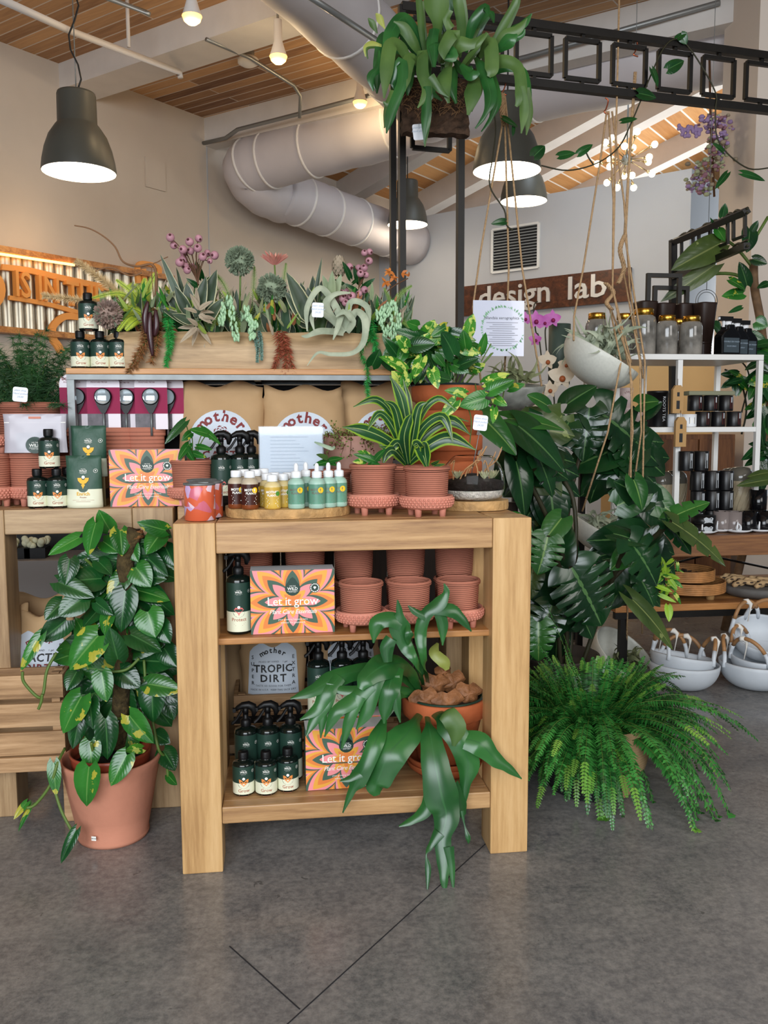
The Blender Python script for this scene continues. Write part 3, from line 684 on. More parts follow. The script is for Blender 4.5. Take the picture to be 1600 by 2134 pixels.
# ================================================================ GOODS
M_ltext = mat('label white', '#efeee6', .6); M_green = mat('dark green label', '#1f3a30', .45); M_green2 = mat('green pouch', '#2f5040', .5, noise=.12, nscale=18, bump=.3, bscale=25)
M_cream = mat('cream label', '#dfe0c6', .5); M_orange = mat('orange logo', '#e08a43', .5); M_pinkl = mat('pink logo', '#dd6f6a', .5); M_yell = mat('yellow logo', '#e9b21e', .5)
M_bglass = mat('dark bottle glass', '#0c1512', .12, spec=.6); M_cap = mat('black cap', '#0b0b0c', .42, spec=.35); M_red = mat('small print', '#a8624a', .6); M_redd = mat('dark red print', '#7a2626', .6); M_blk = mat('black print', '#1a1a1c', .6)
def atx(px, Y, z): # x of pixel column at plane Y
    return P(px, 1000, Y).x
def fan_on(mb, x0, z0, rx, rz, ys, m, nr=5, na=28, e=.0012):
    vs = []; fs = []
    for j in range(nr+1):
        for i in range(na):
            a = 2*PI*i/na; x = x0+rx*j/nr*math.cos(a); z = z0+rz*j/nr*math.sin(a); vs.append(V((x, ys(x, z)-e, z)))
    for j in range(nr):
        for i in range(na): fs.append((j*na+i, j*na+(i+1) % na, (j+1)*na+(i+1) % na, (j+1)*na+i))
    mb.add(vs, fs, m, True)
def logo(mb, fn, s, m, big='v'):
    """leaf pair mark with a dot"""
    if big == 'v': pts = [(-1, .55), (-.95, -.1), (-.5, -.55), (0, -1), (.5, -.55), (.95, -.1), (1, .55), (.55, .45), (.3, .2), (0, -.15), (-.3, .2), (-.55, .45)]; 
    elif big == 'p': pts = [(-1, .1), (-.6, .6), (-.3, .45), (0, .2), (.3, .45), (.6, .6), (1, .1), (.5, -.4), (.15, -.75), (0, -1.2), (-.15, -.75), (-.5, -.4)]
    else: pts = [(-1, .5), (-.9, 0), (-.5, -.45), (-.12, -.6), (-.35, -.75), (-.1, -1.2), (0, -1.5), (.1, -1.2), (.35, -.75), (.12, -.6), (.5, -.45), (.9, 0), (1, .5), (.35, .5), (.2, .15), (-.2, .15), (-.35, .5)]
    h = len(pts)
    # split in triangles fan halves to keep concave outline clean
    from mathutils.geometry import tessellate_polygon
    tri = tessellate_polygon([[V((x, y, 0)) for x, y in pts]])
    mb.add([fn(V((x*s, y*s, 0))) for x, y in pts], [tuple(t) for t in tri], m, False)
    put_shape(mb, circ(0, .62*s, .3*s, 12), M_ltext, fn)
def wild(mb, fn, s, z, m=None, x=0):
    m = m or M_ltext; f2 = lambda p: fn(V((p.x+x, p.y+z, p.z)))
    put_text(mb, 'WE THE', m, lambda p: f2(V((p.x, p.y+s*.85, 0))), s*.42)
    put_text(mb, 'WILD', m, f2, s, bold=.02)
    put_shape(mb, [(-s*1.3, -s*.3), (s*1.3, -s*.3), (s*1.3, -s*.22), (-s*1.3, -s*.22)], m, f2)
    put_text(mb, 'PLANT CARE', m, lambda p: f2(V((p.x, p.y-s*.62, 0))), s*.3)
def seal(mb, fn, s, x, z):
    mb2 = lambda p: fn(V((p.x+x, p.y+z, 0)))
    for i in range(12):
        a = circ(0, 0, s, 2, i*PI/6, i*PI/6+PI/4)
        a0, a1 = i*PI/6, i*PI/6+PI/8
        put_shape(mb, [(s*math.cos(a0), s*math.sin(a0)), (s*math.cos(a1), s*math.sin(a1)), (.8*s*math.cos(a1), .8*s*math.sin(a1)), (.8*s*math.cos(a0), .8*s*math.sin(a0))], M_ltext, mb2)
    put_shape(mb, [(-.35*s, .1*s), (-.18*s, .32*s), (.18*s, .32*s), (.35*s, .1*s), (0, -.35*s)], M_ltext, mb2)
def label_sheet(par, Rb, z0, z1, zm, s, lm, word, mode):
    mb = MB(); n = 40; 
    def band(za, zb, m, e=.0003):
        mb.lathe([(Rb+e, za), (Rb+e, zb)], m, n=n)
    band(z0, zm, M_cream); band(zm, z1, M_green)
    mb2 = MB(); fn = cyl(Rb, 0, .0006)
    put_shape(mb, circ(0, zm+s*.1, s*1.25, 24, PI, 2*PI)+[(s*1.25, zm+s*.1)], M_green, cyl(Rb, 0, .0004)) if mode != 'q' else None
    f1 = cyl(Rb, zm+s*.35, .0007); logo(mb, f1, s, lm, mode)
    wild(mb, cyl(Rb, 0, .0007), s*.55, z1-(z1-zm)*.35)
    seal(mb, cyl(Rb, 0, .0007), s*.36, Rb*.95, z1-(z1-zm)*.30)
    put_text(mb, word, M_red, cyl(Rb, zm-s*1.9, .0007), s*1.0, bold=.01)
    for i, w_ in enumerate((1.0, .8, .6)):
        put_shape(mb, [(-s*w_*1.3, 0), (s*w_*1.3, 0), (s*w_*1.3, s*.06), (-s*w_*1.3, s*.06)], M_red, cyl(Rb, zm-s*(2.3+.28*i), .0007))
    return mb.build('label', par)
def small_bottle():
    r = thing('plant_care_bottle', 'x', 'bottle'); Rb = .0285
    mb = MB(); mb.lathe([(0, 0), (.025, 0), (Rb, .003), (Rb, .080), (.0265, .086), (.018, .0895), (.0125, .091), (.0125, .094)], M_bglass, n=36); mb.build('bottle_body', r)
    label_sheet(r, Rb, .006, .079, .036, .0125, M_orange, 'Grow', 'v')
    mb = MB(); mb.lathe([(.0135, .093), (.0138, .095), (.0138, .110), (.0125, .113), (0, .113)], M_cap, n=28)
    for z in (.098, .101, .104): mb.lathe([(.0138, z), (.0142, z+.001), (.0138, z+.002)], M_cap, n=28)
    mb.build('cap', r); return r
def spray_bottle():
    r = thing('spray_bottle', 'x', 'spray bottle'); Rb = .031
    mb = MB(); mb.lathe([(0, 0), (.027, 0), (Rb, .004), (Rb, .138), (.029, .146), (.020, .151), (.0125, .153), (.0125, .158)], M_bglass, n=36); mb.build('bottle_body', r)
    label_sheet(r, Rb, .008, .135, .060, .0125, M_pinkl, 'Protect', 'p')
    mb = MB(); mb.lathe([(.014, .154), (.0145, .156), (.0145, .170), (.011, .173), (.0075, .176), (.0075, .19)], M_cap, n=24); mb.build('collar', r)
    hd_ = MB(); # curved swan-neck head
    pts = [(.021, .178), (.024, .192), (.020, .204), (.008, .2105), (-.008, .2095), (-.020, .204), (-.030, .1965)]
    hd_.tube([V((x, 0, z)) for x, z in pts][::-1], [.0045, .007, .0095, .011, .0115, .009, .004], M_cap, n=12); hd_.tube([(0, 0, .186), (0, 0, .205)], .008, M_cap, n=12)
    hd_.box(-.034, -.026, -.006, .006, .193, .203, M_cap); hd_.build('spray_head', r)
    tg = MB(); c = cr([(-.010, 0, .197), (-.017, 0, .186), (-.027, 0, .172), (-.038, 0, .163)], 4); tg.strip(c, [.012]*len(c), V((0, 1, 0)), M_cap, .25); tg.strip([p+V((0, 0, -.003)) for p in c], [.012]*len(c), V((0, 1, 0)), M_cap, .25)
    tg.build('trigger', r, solid=.003); return r
def gift_mat():
    m, nt, b = newmat('retro flower print'); N = nt.nodes.new; L = nt.links.new
    tc = N('ShaderNodeTexCoord'); s = N('ShaderNodeSeparateXYZ'); L(tc.outputs['Object'], s.inputs[0])
    def mth(op, a, bb=0., c=0.):
        x = N('ShaderNodeMath'); x.operation = op
        for i, v_ in enumerate((a, bb, c)):
            if isinstance(v_, (int, float)): x.inputs[i].default_value = v_
            else: L(v_, x.inputs[i])
        return x.outputs[0]
    x = mth('DIVIDE', s.outputs[0], .090); z = mth('DIVIDE', mth('SUBTRACT', s.outputs[2], .083), .0810)
    rr = mth('SQRT', mth('ADD', mth('MULTIPLY', x, x), mth('MULTIPLY', z, z)))
    th_ = mth('DIVIDE', mth('ARCTAN2', z, x), PI/4); fr = mth('ABSOLUTE', mth('SUBTRACT', mth('FRACT', mth('ADD', th_, 8.5)), .5))
    t = mth('SUBTRACT', 1., mth('MULTIPLY', fr, 2.)); sh = mth('MULTIPLY_ADD', mth('POWER', t, .85), .50, .50)
    # petals further out get fatter
    v = mth('DIVIDE', rr, sh)
    r = N('ShaderNodeValToRGB'); r.color_ramp.interpolation = 'CONSTANT'; e = r.color_ramp.elements
    pk, ye, og, gr = '#eb8f92', '#e3a440', '#dd7f3c', '#3c5a49'
    st = [(0, og), (.11, ye), (.17, pk), (.265, gr), (.333, og), (.40, ye), (.465, pk), (.54, gr), (.60, og), (.67, ye), (.74, pk), (.82, gr)]
    e[0].position = 0; e[0].color = (*lin(og), 1); e[1].position = st[1][0]; e[1].color = (*lin(st[1][1]), 1)
    for p_, c_ in st[2:]: k_ = e.new(p_); k_.color = (*lin(c_), 1)
    L(mth('DIVIDE', v, 3.), r.inputs[0]); L(r.outputs[0], b.inputs['Base Color']); b.inputs['Roughness'].default_value = .4
    return m
M_gift = gift_mat(); M_giftside = mat('green box side', '#34503f', .45); M_gifttop = mat('white box lid', '#d9dbdc', .4)
def gift_box():
    r = thing('gift_box', 'x', 'box'); w_, h_, d_ = .2150, .1655, .075
    mb = MB(); x = w_/2
    vs = [(-x, 0, 0), (x, 0, 0), (x, 0, h_), (-x, 0, h_), (-x, d_, 0), (x, d_, 0), (x, d_, h_), (-x, d_, h_)]
    for f_, m in (((0, 1, 2, 3), M_gift), ((4, 7, 6, 5), M_gift), ((0, 3, 7, 4), M_giftside), ((1, 5, 6, 2), M_giftside), ((3, 2, 6, 7), M_gifttop), ((0, 4, 5, 1), M_giftside)):
        mb.add([vs[i] for i in f_], [(0, 1, 2, 3)], m, False)
    f2 = flat(-.0006, 0, 0); F2 = lambda p: V((p.x, -.0006-p.z, p.y))
    put_shape(mb, circ(0, .118, .0195, 28)+[], M_green, F2); put_shape(mb, [(-.017, .126), (.017, .126), (.006, .143), (0, .1475), (-.006, .143)], M_green, F2)
    F3 = lambda p: V((p.x, -.0011, p.y)); wild(mb, F3, .0105, .1135)
    put_shape(mb, circ(.057, .118, .013, 24), M_green, F2); seal(mb, F3, .0115, .057, .118)
    put_text(mb, 'Let it grow', M_ltext, lambda p: V((p.x, -.0012, p.y+.0745)), .031, space=.95, bold=.004)
    put_shape(mb, [(-.062, .0695), (.062, .0695), (.062, .0725), (-.062, .0725)], M_giftside, F2)
    put_text(mb, 'Plant Care Essentials', M_ltext, lambda p: V((p.x, -.0012, p.y+.052)), .0165, shear=.35, space=.9)
    put_text(mb, 'your growing happens here', M_ltext, lambda p: V((p.x, -.0012, p.y+.035)), .0068)
    put_text(mb, 'without the guesswork', M_ltext, lambda p: V((p.x, -.0012, p.y+.027)), .0068)
    mb.build('printed_carton', r); return r
M_terra = ribmat('ribbed terracotta', '#b97660', .0052, .8); M_terra_p = mat('pink terracotta', '#c98470', .7, noise=.08, nscale=20, spec=.3); M_terra_s = mat('smooth terracotta', '#b5613a', .7, noise=.14, nscale=9, spec=.25, bump=.15, bscale=40)
M_terra_l = mat('pale terracotta', '#bd8068', .75, noise=.09, nscale=7, spec=.2, bump=.1, bscale=50); M_soil = mat('dark potting soil', '#1f1712', .95, noise=.6, nscale=60, bump=1, bscale=90)
POT_H = .100; POT_R = .0585
def pot_mesh(par, s=1, name='pot', m=None):
    mb = MB(); R_, H_ = POT_R, POT_H
    mb.lathe([(p*s, z*s) for p, z in ((0, 0), (.046, 0), (.050, .004), (.053, .02), (R_-.003, .083), (R_-.003, .088), (R_+.001, .089), (R_+.0015, .096), (R_-.001, H_), (R_-.006, H_), (R_-.008, .095), (R_-.010, .05), (.040, .008), (0, .008))], m or M_terra, n=48)
    return mb.build(name, par)
def clay_pot():
    r = thing('ribbed_pot', 'x', 'pot'); pot_mesh(r, name='pot_body'); return r
def footed_saucer():
    r = thing('footed_saucer', 'x', 'saucer'); mb = MB()
    mb.lathe([(0, .020), (.050, .018), (.058, .021), (.0655, .029), (.0675, .040), (.067, .050), (.0655, .053), (.063, .0525), (.0615, .048), (.060, .032), (.052, .0265), (0, .0265)], M_terra_p, n=48); mb.build('saucer_dish', r)
    b = MB()
    for j, (zz, rr_) in enumerate(((.0265, .0625), (.0325, .0667), (.0385, .0677), (.0445, .0675))):
        for i in range(40):
            a = 2*PI*(i+.5*(j % 2))/40; b.ball((rr_*math.cos(a), rr_*math.sin(a), zz), .0036, M_terra_p, 6, 4)
    b.build('studs', r)
    for i in range(4):
        a = PI/4+i*PI/2+.3; c = V((.045*math.cos(a), .045*math.sin(a), 0)); m2 = MB(); m2.lathe([(0, 0), (.0075, 0), (.0095, .023)], M_terra_p, c=c, n=14); m2.build('foot', r)
    return r
Pb, Psp, Pg, Pp, Ps = Proto(small_bottle()), Proto(spray_bottle()), Proto(gift_box()), Proto(clay_pot()), Proto(footed_saucer())
view = lambda x, y: -math.atan2(x, y)   # turn to face the shopper
def stand(pr, px, Y, z, label, group=None, dx=0, rz=None, scale=None, py=None):
    x = P(px, py or (1000 if z > .5 else 1600), Y).x+dx
    return pr.put((x, Y, z), view(x, Y) if rz is None else rz, label, group, scale)
GB = 'green and cream plant care bottles'
# small bottles: bottom shelf of the front table
for px, Y, lb in ((508, 2.205, 'green and cream bottle, leftmost of the front three on the bottom shelf'), (555, 2.20, 'green and cream bottle, middle of the front three on the bottom shelf'), (600, 2.215, 'green and cream bottle beside the lower gift box on the bottom shelf')):
    stand(Pb, px, Y, ZB, lb, GB, py=1640)
# on the counter, left
for px, Y, dz_, lb in ((79, YC+.045, 0, 'green and cream bottle, bottom left of the pyramid on the counter'), (119.5, YC+.045, 0, 'green and cream bottle, bottom right of the pyramid beside the cream pouch'), (106, YC+.05, .1135, 'green and cream bottle stacked on top of the pyramid on the counter'), (141, YC+.115, 0, 'green and cream bottle half hidden behind the counter pyramid')):
    stand(Pb, px, Y, ZC+dz_, lb, GB, py=1030)
for px, dz_, lb in ((168, 0, 'green and cream bottle, leftmost on the pine riser board'), (209, 0, 'green and cream bottle, middle of the three on the pine riser board'), (247.5, 0, 'green and cream bottle touching the brown dried fern on the riser board'), (187, .1135, 'green and cream bottle on top of the pyramid on the riser board')):
    stand(Pb, px, YS+.05, ZS+dz_, lb, GB, py=740)
GS = 'dark green trigger spray bottles'
stand(Psp, 498, 2.215, ZM, 'dark spray bottle alone at the left end of the middle shelf', GS, py=1290)
for px, lb in ((513, 'dark spray bottle, left one of the back row on the bottom shelf'), (559, 'dark spray bottle, middle one of the back row on the bottom shelf'), (606, 'dark spray bottle of the back row next to the lower gift box')):
    stand(Psp, px, 2.285, ZB, lb, GS, py=1560)
# upper gift box row
GG = 'retro flower print gift boxes'
stand(Pg, 611, 2.185, ZM, 'flower print gift box on the middle shelf beside the spray bottle', GG, rz=-.0, py=1330)
stand(Pg, 722, 2.195, ZB, 'flower print gift box on the bottom shelf behind the fern fronds', GG, rz=.02, py=1640)
stand(Pg, 722, 2.285, ZB, 'flower print gift box on the bottom shelf, behind another and carrying spray bottles', GG, rz=.0, py=1600)
stand(Pg, 309, YC+.04, ZC, 'flower print gift box on the counter left of the potted pothos', GG, rz=.0, py=1050)
for px, lb in ((664, 'dark spray bottle on a gift box, leftmost of the row of three'), (713, 'dark spray bottle on a gift box, middle of the row of three'), (757, 'dark spray bottle on a gift box, nearest the tall staghorn fronds')):
    stand(Psp, px, 2.325, ZB+.166, lb, GS, py=1430)
for px, Y, lb in ((461, YC+.05, 'dark spray bottle left of the group in front of the cacti bag'), (500, YC+.06, 'dark spray bottle in the middle of the group behind the brown bottles'), (524, YC+.07, 'dark spray bottle on the right of the group, behind the brown bottles')):
    stand(Psp, px, Y, ZC, lb, GS, py=950)
# empty ribbed pots and saucers
GP, GSa = 'ribbed terracotta pots', 'studded footed saucers'
for i, (px, nm) in enumerate(((752, 'beside the gift box'), (852, 'the middle one'), (954, 'by the right leg'))):
    stand(Ps, px, 2.215, ZM, 'studded footed saucer on the middle shelf, %s' % nm, GSa, py=1300)
    stand(Pp, px, 2.215, ZM+.0268, 'empty ribbed pot in a studded saucer on the middle shelf, %s' % nm, GP, py=1270)
for px, nm in ((527, 'first from left'), (636, 'second from left'), (737, 'third from left'), (845, 'fourth from left'), (946, 'last on right')):
    stand(Pp, px, 2.39, ZM, 'back row ribbed pot on the middle shelf, lower of its stack, %s' % nm, GP, py=1200)
    stand(Pp, px, 2.39, ZM+.1005, 'back row ribbed pot on the middle shelf, upper of its stack, %s' % nm, GP, py=1200)
# pots on the counter at far left
for px, Y, nm in ((66, YC+.15, 'behind the bottle pyramid'), (-22, YC+.12, 'cut by the left picture edge')):
    stand(Ps, px, Y, ZC, 'studded footed saucer on the counter, %s' % nm, GSa, scale=(1.1,)*3)
    stand(Pp, px, Y, ZC+.03, 'ribbed terracotta pot on the counter, %s' % nm, GP, scale=(1.1, 1.1, 1.25))
stand(Pp, 132, YC+.20, ZC+.0, 'ribbed terracotta pot in shade behind the counter bottles and the pouch', GP, scale=(1.0, 1.0, 1.45))
stand(Ps, -24, YC+.12, ZC+.156, 'studded footed saucer resting on a pot at the left picture edge', GSa)
# ---------------------------------------------------------------- pouches
def pouch(w_, h_, d_, name, label, m_up, m_lo, zsplit, loc, rz, lean=0):
    r = thing(name, label, 'pouch', loc, rz)
    def ys(x, z):
        u = abs(x)/(w_/2); t = z/h_; dd = d_/2*(1-t)**.7*(1-u**3*.8)
        return -dd+.0015*math.sin(z*90)*math.cos(x*70)-.0006
    mb = MB(); nx, nz = 10, 14; vs = []; fs = []
    for s_ in (0, 1):
        for j in range(nz+1):
            for i in range(nx+1):
                x = (i/nx*2-1)*w_/2*(1-.03*math.sin(j/nz*PI)); z = h_*j/nz; y = ys(x, z); vs.append(V((x, y if s_ == 0 else -y, z)))
    N_ = (nx+1)*(nz+1)
    lo, hi = [], []
    for j in range(nz):
        for i in range(nx):
            a = j*(nx+1)+i; q = (a, a+1, a+nx+2, a+nx+1); (lo if (j+.5)/nz*h_ < zsplit else hi).append(q); (lo if (j+.5)/nz*h_ < zsplit else hi).append(tuple(N_+k_ for k_ in q[::-1]))
    for j in range(nz):
        a, b_ = j*(nx+1), j*(nx+1)+nx
        g = lo if (j+.5)/nz*h_ < zsplit else hi
        g.append((a, a+nx+1, N_+a+nx+1, N_+a)); g.append((b_, N_+b_, N_+b_+nx+1, b_+nx+1))
    for i in range(nx): lo.append((i, N_+i, N_+i+1, i+1)); e_ = nz*(nx+1)+i; hi.append((e_, e_+1, N_+e_+1, N_+e_))
    mb.add(vs, lo, m_lo); mb.add(vs, hi, m_up); mb.build('pouch_body', r)
    return r, ys
def green_pouch(label, loc, rz):
    r, ys = pouch(.100, .150, .05, 'foil_pouch', label, M_green2, M_cream, .054, loc, rz)
    mb = MB(); f = lambda e, z0: (lambda p: V((p.x, ys(p.x, p.y+z0)-e, p.y+z0)))
    fan_on(mb, 0, .057, .014, .012, ys, M_green2)
    logo(mb, f(.0022, .078), .016, M_yell, 'q'); wild(mb, f(.002, 0), .0085, .103); seal(mb, f(.002, 0), .006, .034, .106)
    put_text(mb, 'Enrich', M_yell, f(.002, .036), .0145, bold=.012); put_text(mb, 'Powder', M_red, f(.002, .0285), .006)
    for i in range(2): put_shape(mb, [(-.03+i*.01, 0), (.03-i*.01, 0), (.03-i*.01, .0006), (-.03+i*.01, .0006)], M_red, f(.002, .022-i*.004))
    mb.build('label_print', r); return r
green_pouch('green and cream foil pouch standing in front on the counter', (P(178, 1050, YC+.04).x, YC+.04, ZC), -.02)
mb = MB(); mb.box(-.045, .052, -.02, .03, 0, .085, mat('gold and black carton', '#6e5526', .4)); mb.box(.0521, .0525, -.02, .03, .02, .05, M_blk)
o = mb.build('carton', bevel=.001, loc=(P(184, 1000, YC+.10).x, YC+.10, ZC)); tag(o, 'gold and black carton behind the front foil pouch, carrying another pouch', 'box')
green_pouch('green foil pouch standing higher, behind the front pouch', (P(186, 940, YC+.105).x, YC+.105, ZC+.0855), .04)
M_zip = mat('frosted zip pouch', '#c9c6cf', .25, alpha=.72, spec=.5); M_blueg = mat('folded blue cloth', '#7f9aa4', .8, noise=.1)
xz = P(76, 900, YC+.085).x
r, ys = pouch(.176, .112, .02, 'zip_pouch', 'translucent zip pouch with a round dark green label leaning above the terracotta pots', M_zip, M_zip, 0, (xz, YC+.075, ZC+.158), 0)
mb = MB(); F_ = lambda p: V((p.x, ys(p.x, p.y)-.002, p.y)); fan_on(mb, 0, .022, .026, .024, ys, M_green, e=.0025)
wild(mb, lambda p: V((p.x, ys(p.x, p.y)-.0034, p.y)), .0125, .017); put_shape(mb, [(-.017, .098), (.017, .098), (.017, .104), (-.017, .104)], M_terra_p, F_); put_shape(mb, [(-.085, .086), (.085, .086), (.085, .088), (-.085, .088)], M_ltext, F_); mb.build('label_print', r)
mb = MB(); mb.box(-.055, .045, -.004, .004, .005, .058, M_blueg); mb.build('contents', r, bevel=.003)
# ---------------------------------------------------------------- moisture meters in blister packs
M_mag = mat('magenta card', '#8c1743', .6, spec=.3); M_cardw = mat('white card', '#d9cfd6', .35); M_dial = mat('dial glass', '#b9c6cc', .08, metal=.6); M_blis = mat('clear blister', '#e8dfe6', .08, alpha=.22, spec=.8); M_grey = mat('grey photo print', '#4a4248', .4, noise=.5, nscale=60)
def meter(label, px, Y, z, rz=0):
    x = P(px, 840, Y).x; r = thing('moisture_meter', label, 'plant moisture meter', (x, Y, z), rz, 'carded moisture meters'); w_ = .098; h_ = .168
    def outl(x0, x1, z0, z1, rr): return [(x0, z0), (x1, z0), (x1, z1-rr)]+[(x1-rr+rr*math.cos(a*PI/16), z1-rr+rr*math.sin(a*PI/16)) for a in range(1, 9)]+[(x0+rr-rr*math.sin(a*PI/16), z1-rr+rr*math.cos(a*PI/16)) for a in range(0, 9)]
    c = MB(); c.prism([(p[0], 0, p[1]) for p in outl(-w_/2, w_/2, 0, h_, .03)], (0, .001, 0), M_cardw); FF = lambda p: V((p.x, -.0005, p.y))
    put_shape(c, [(-w_/2, .048), (w_/2, .048), (w_/2, .128), (-w_/2, .128)], M_mag, FF); put_shape(c, [(-w_/2, 0), (.012, 0), (.012, .048), (-w_/2, .048)], M_grey, FF)
    put_shape(c, [(-.018, .158), (.018, .158), (.012, .164), (-.012, .164)], M_blk, lambda p: V((p.x, -.0008, p.y))); put_text(c, 'bond', M_redd, lambda p: V((p.x-.025, -.0008, p.y+.150)), .016, bold=.02)
    put_text(c, 'MOISTURE METER', M_redd, lambda p: V((p.x-.012, -.0008, p.y+.142)), .0062); put_text(c, 'read soil moisture', M_cardw, lambda p: V((p.x-.008, -.0008, p.y+.133)), .006); c.build('card', r)
    g = MB(); g.lathe([(0, .0), (.0, .001), (.026, .001), (.026, .011), (.023, .014)], M_cap, n=32, M=Matrix.Translation((0, -.002, .100)) @ Matrix.Rotation(PI/2, 4, 'X'))
    g.prism([(-.0255, -.003, .094), (-.018, -.003, .072), (-.006, -.003, .050), (.006, -.003, .050), (.018, -.003, .072), (.0255, -.003, .094)], (0, -.010, 0), M_cap); g.build('meter_head', r)
    d = MB(); d.lathe([(0, .013), (.020, .013), (.023, .015)], M_dial, n=32, M=Matrix.Translation((0, -.002, .100)) @ Matrix.Rotation(PI/2, 4, 'X')); d.build('dial', r)
    q = MB(); q.tube([(0, -.008, .056), (0, -.008, -.02)], .0035, M_steel, n=8); q.build('probe', r)
    return r
YM = YS+.045; zc_m = P(300, 892, YM).z-.004
for px, dy, rz, lb in ((160, .012, .1, 'carded moisture meter at far left behind the riser post'), (216, 0, 0, 'carded moisture meter second from left with a magenta band'), (262, .03, .12, 'carded moisture meter in the back, third from left'), (315, .002, 0, 'carded moisture meter with the crinkled glossy front, fourth from left'), (350, .034, -.1, 'carded moisture meter at the right end beside the kraft bag')):
    meter(lb, px, YM+dy, zc_m, rz)
sz = (zc_m+.006-ZC)/POT_H
for px, nm in ((246, 'left'), (305, 'right')):
    stand(Pp, px, YM+.03, ZC, 'plain terracotta pot holding moisture meters behind the counter gift box, the %s one' % nm, GP, scale=(.98, .62, sz), py=900)
stand(Pp, 180, YM+.03, ZC, 'terracotta pot hidden behind the foil pouches holding moisture meters', GP, scale=(.98, .62, sz), py=900)
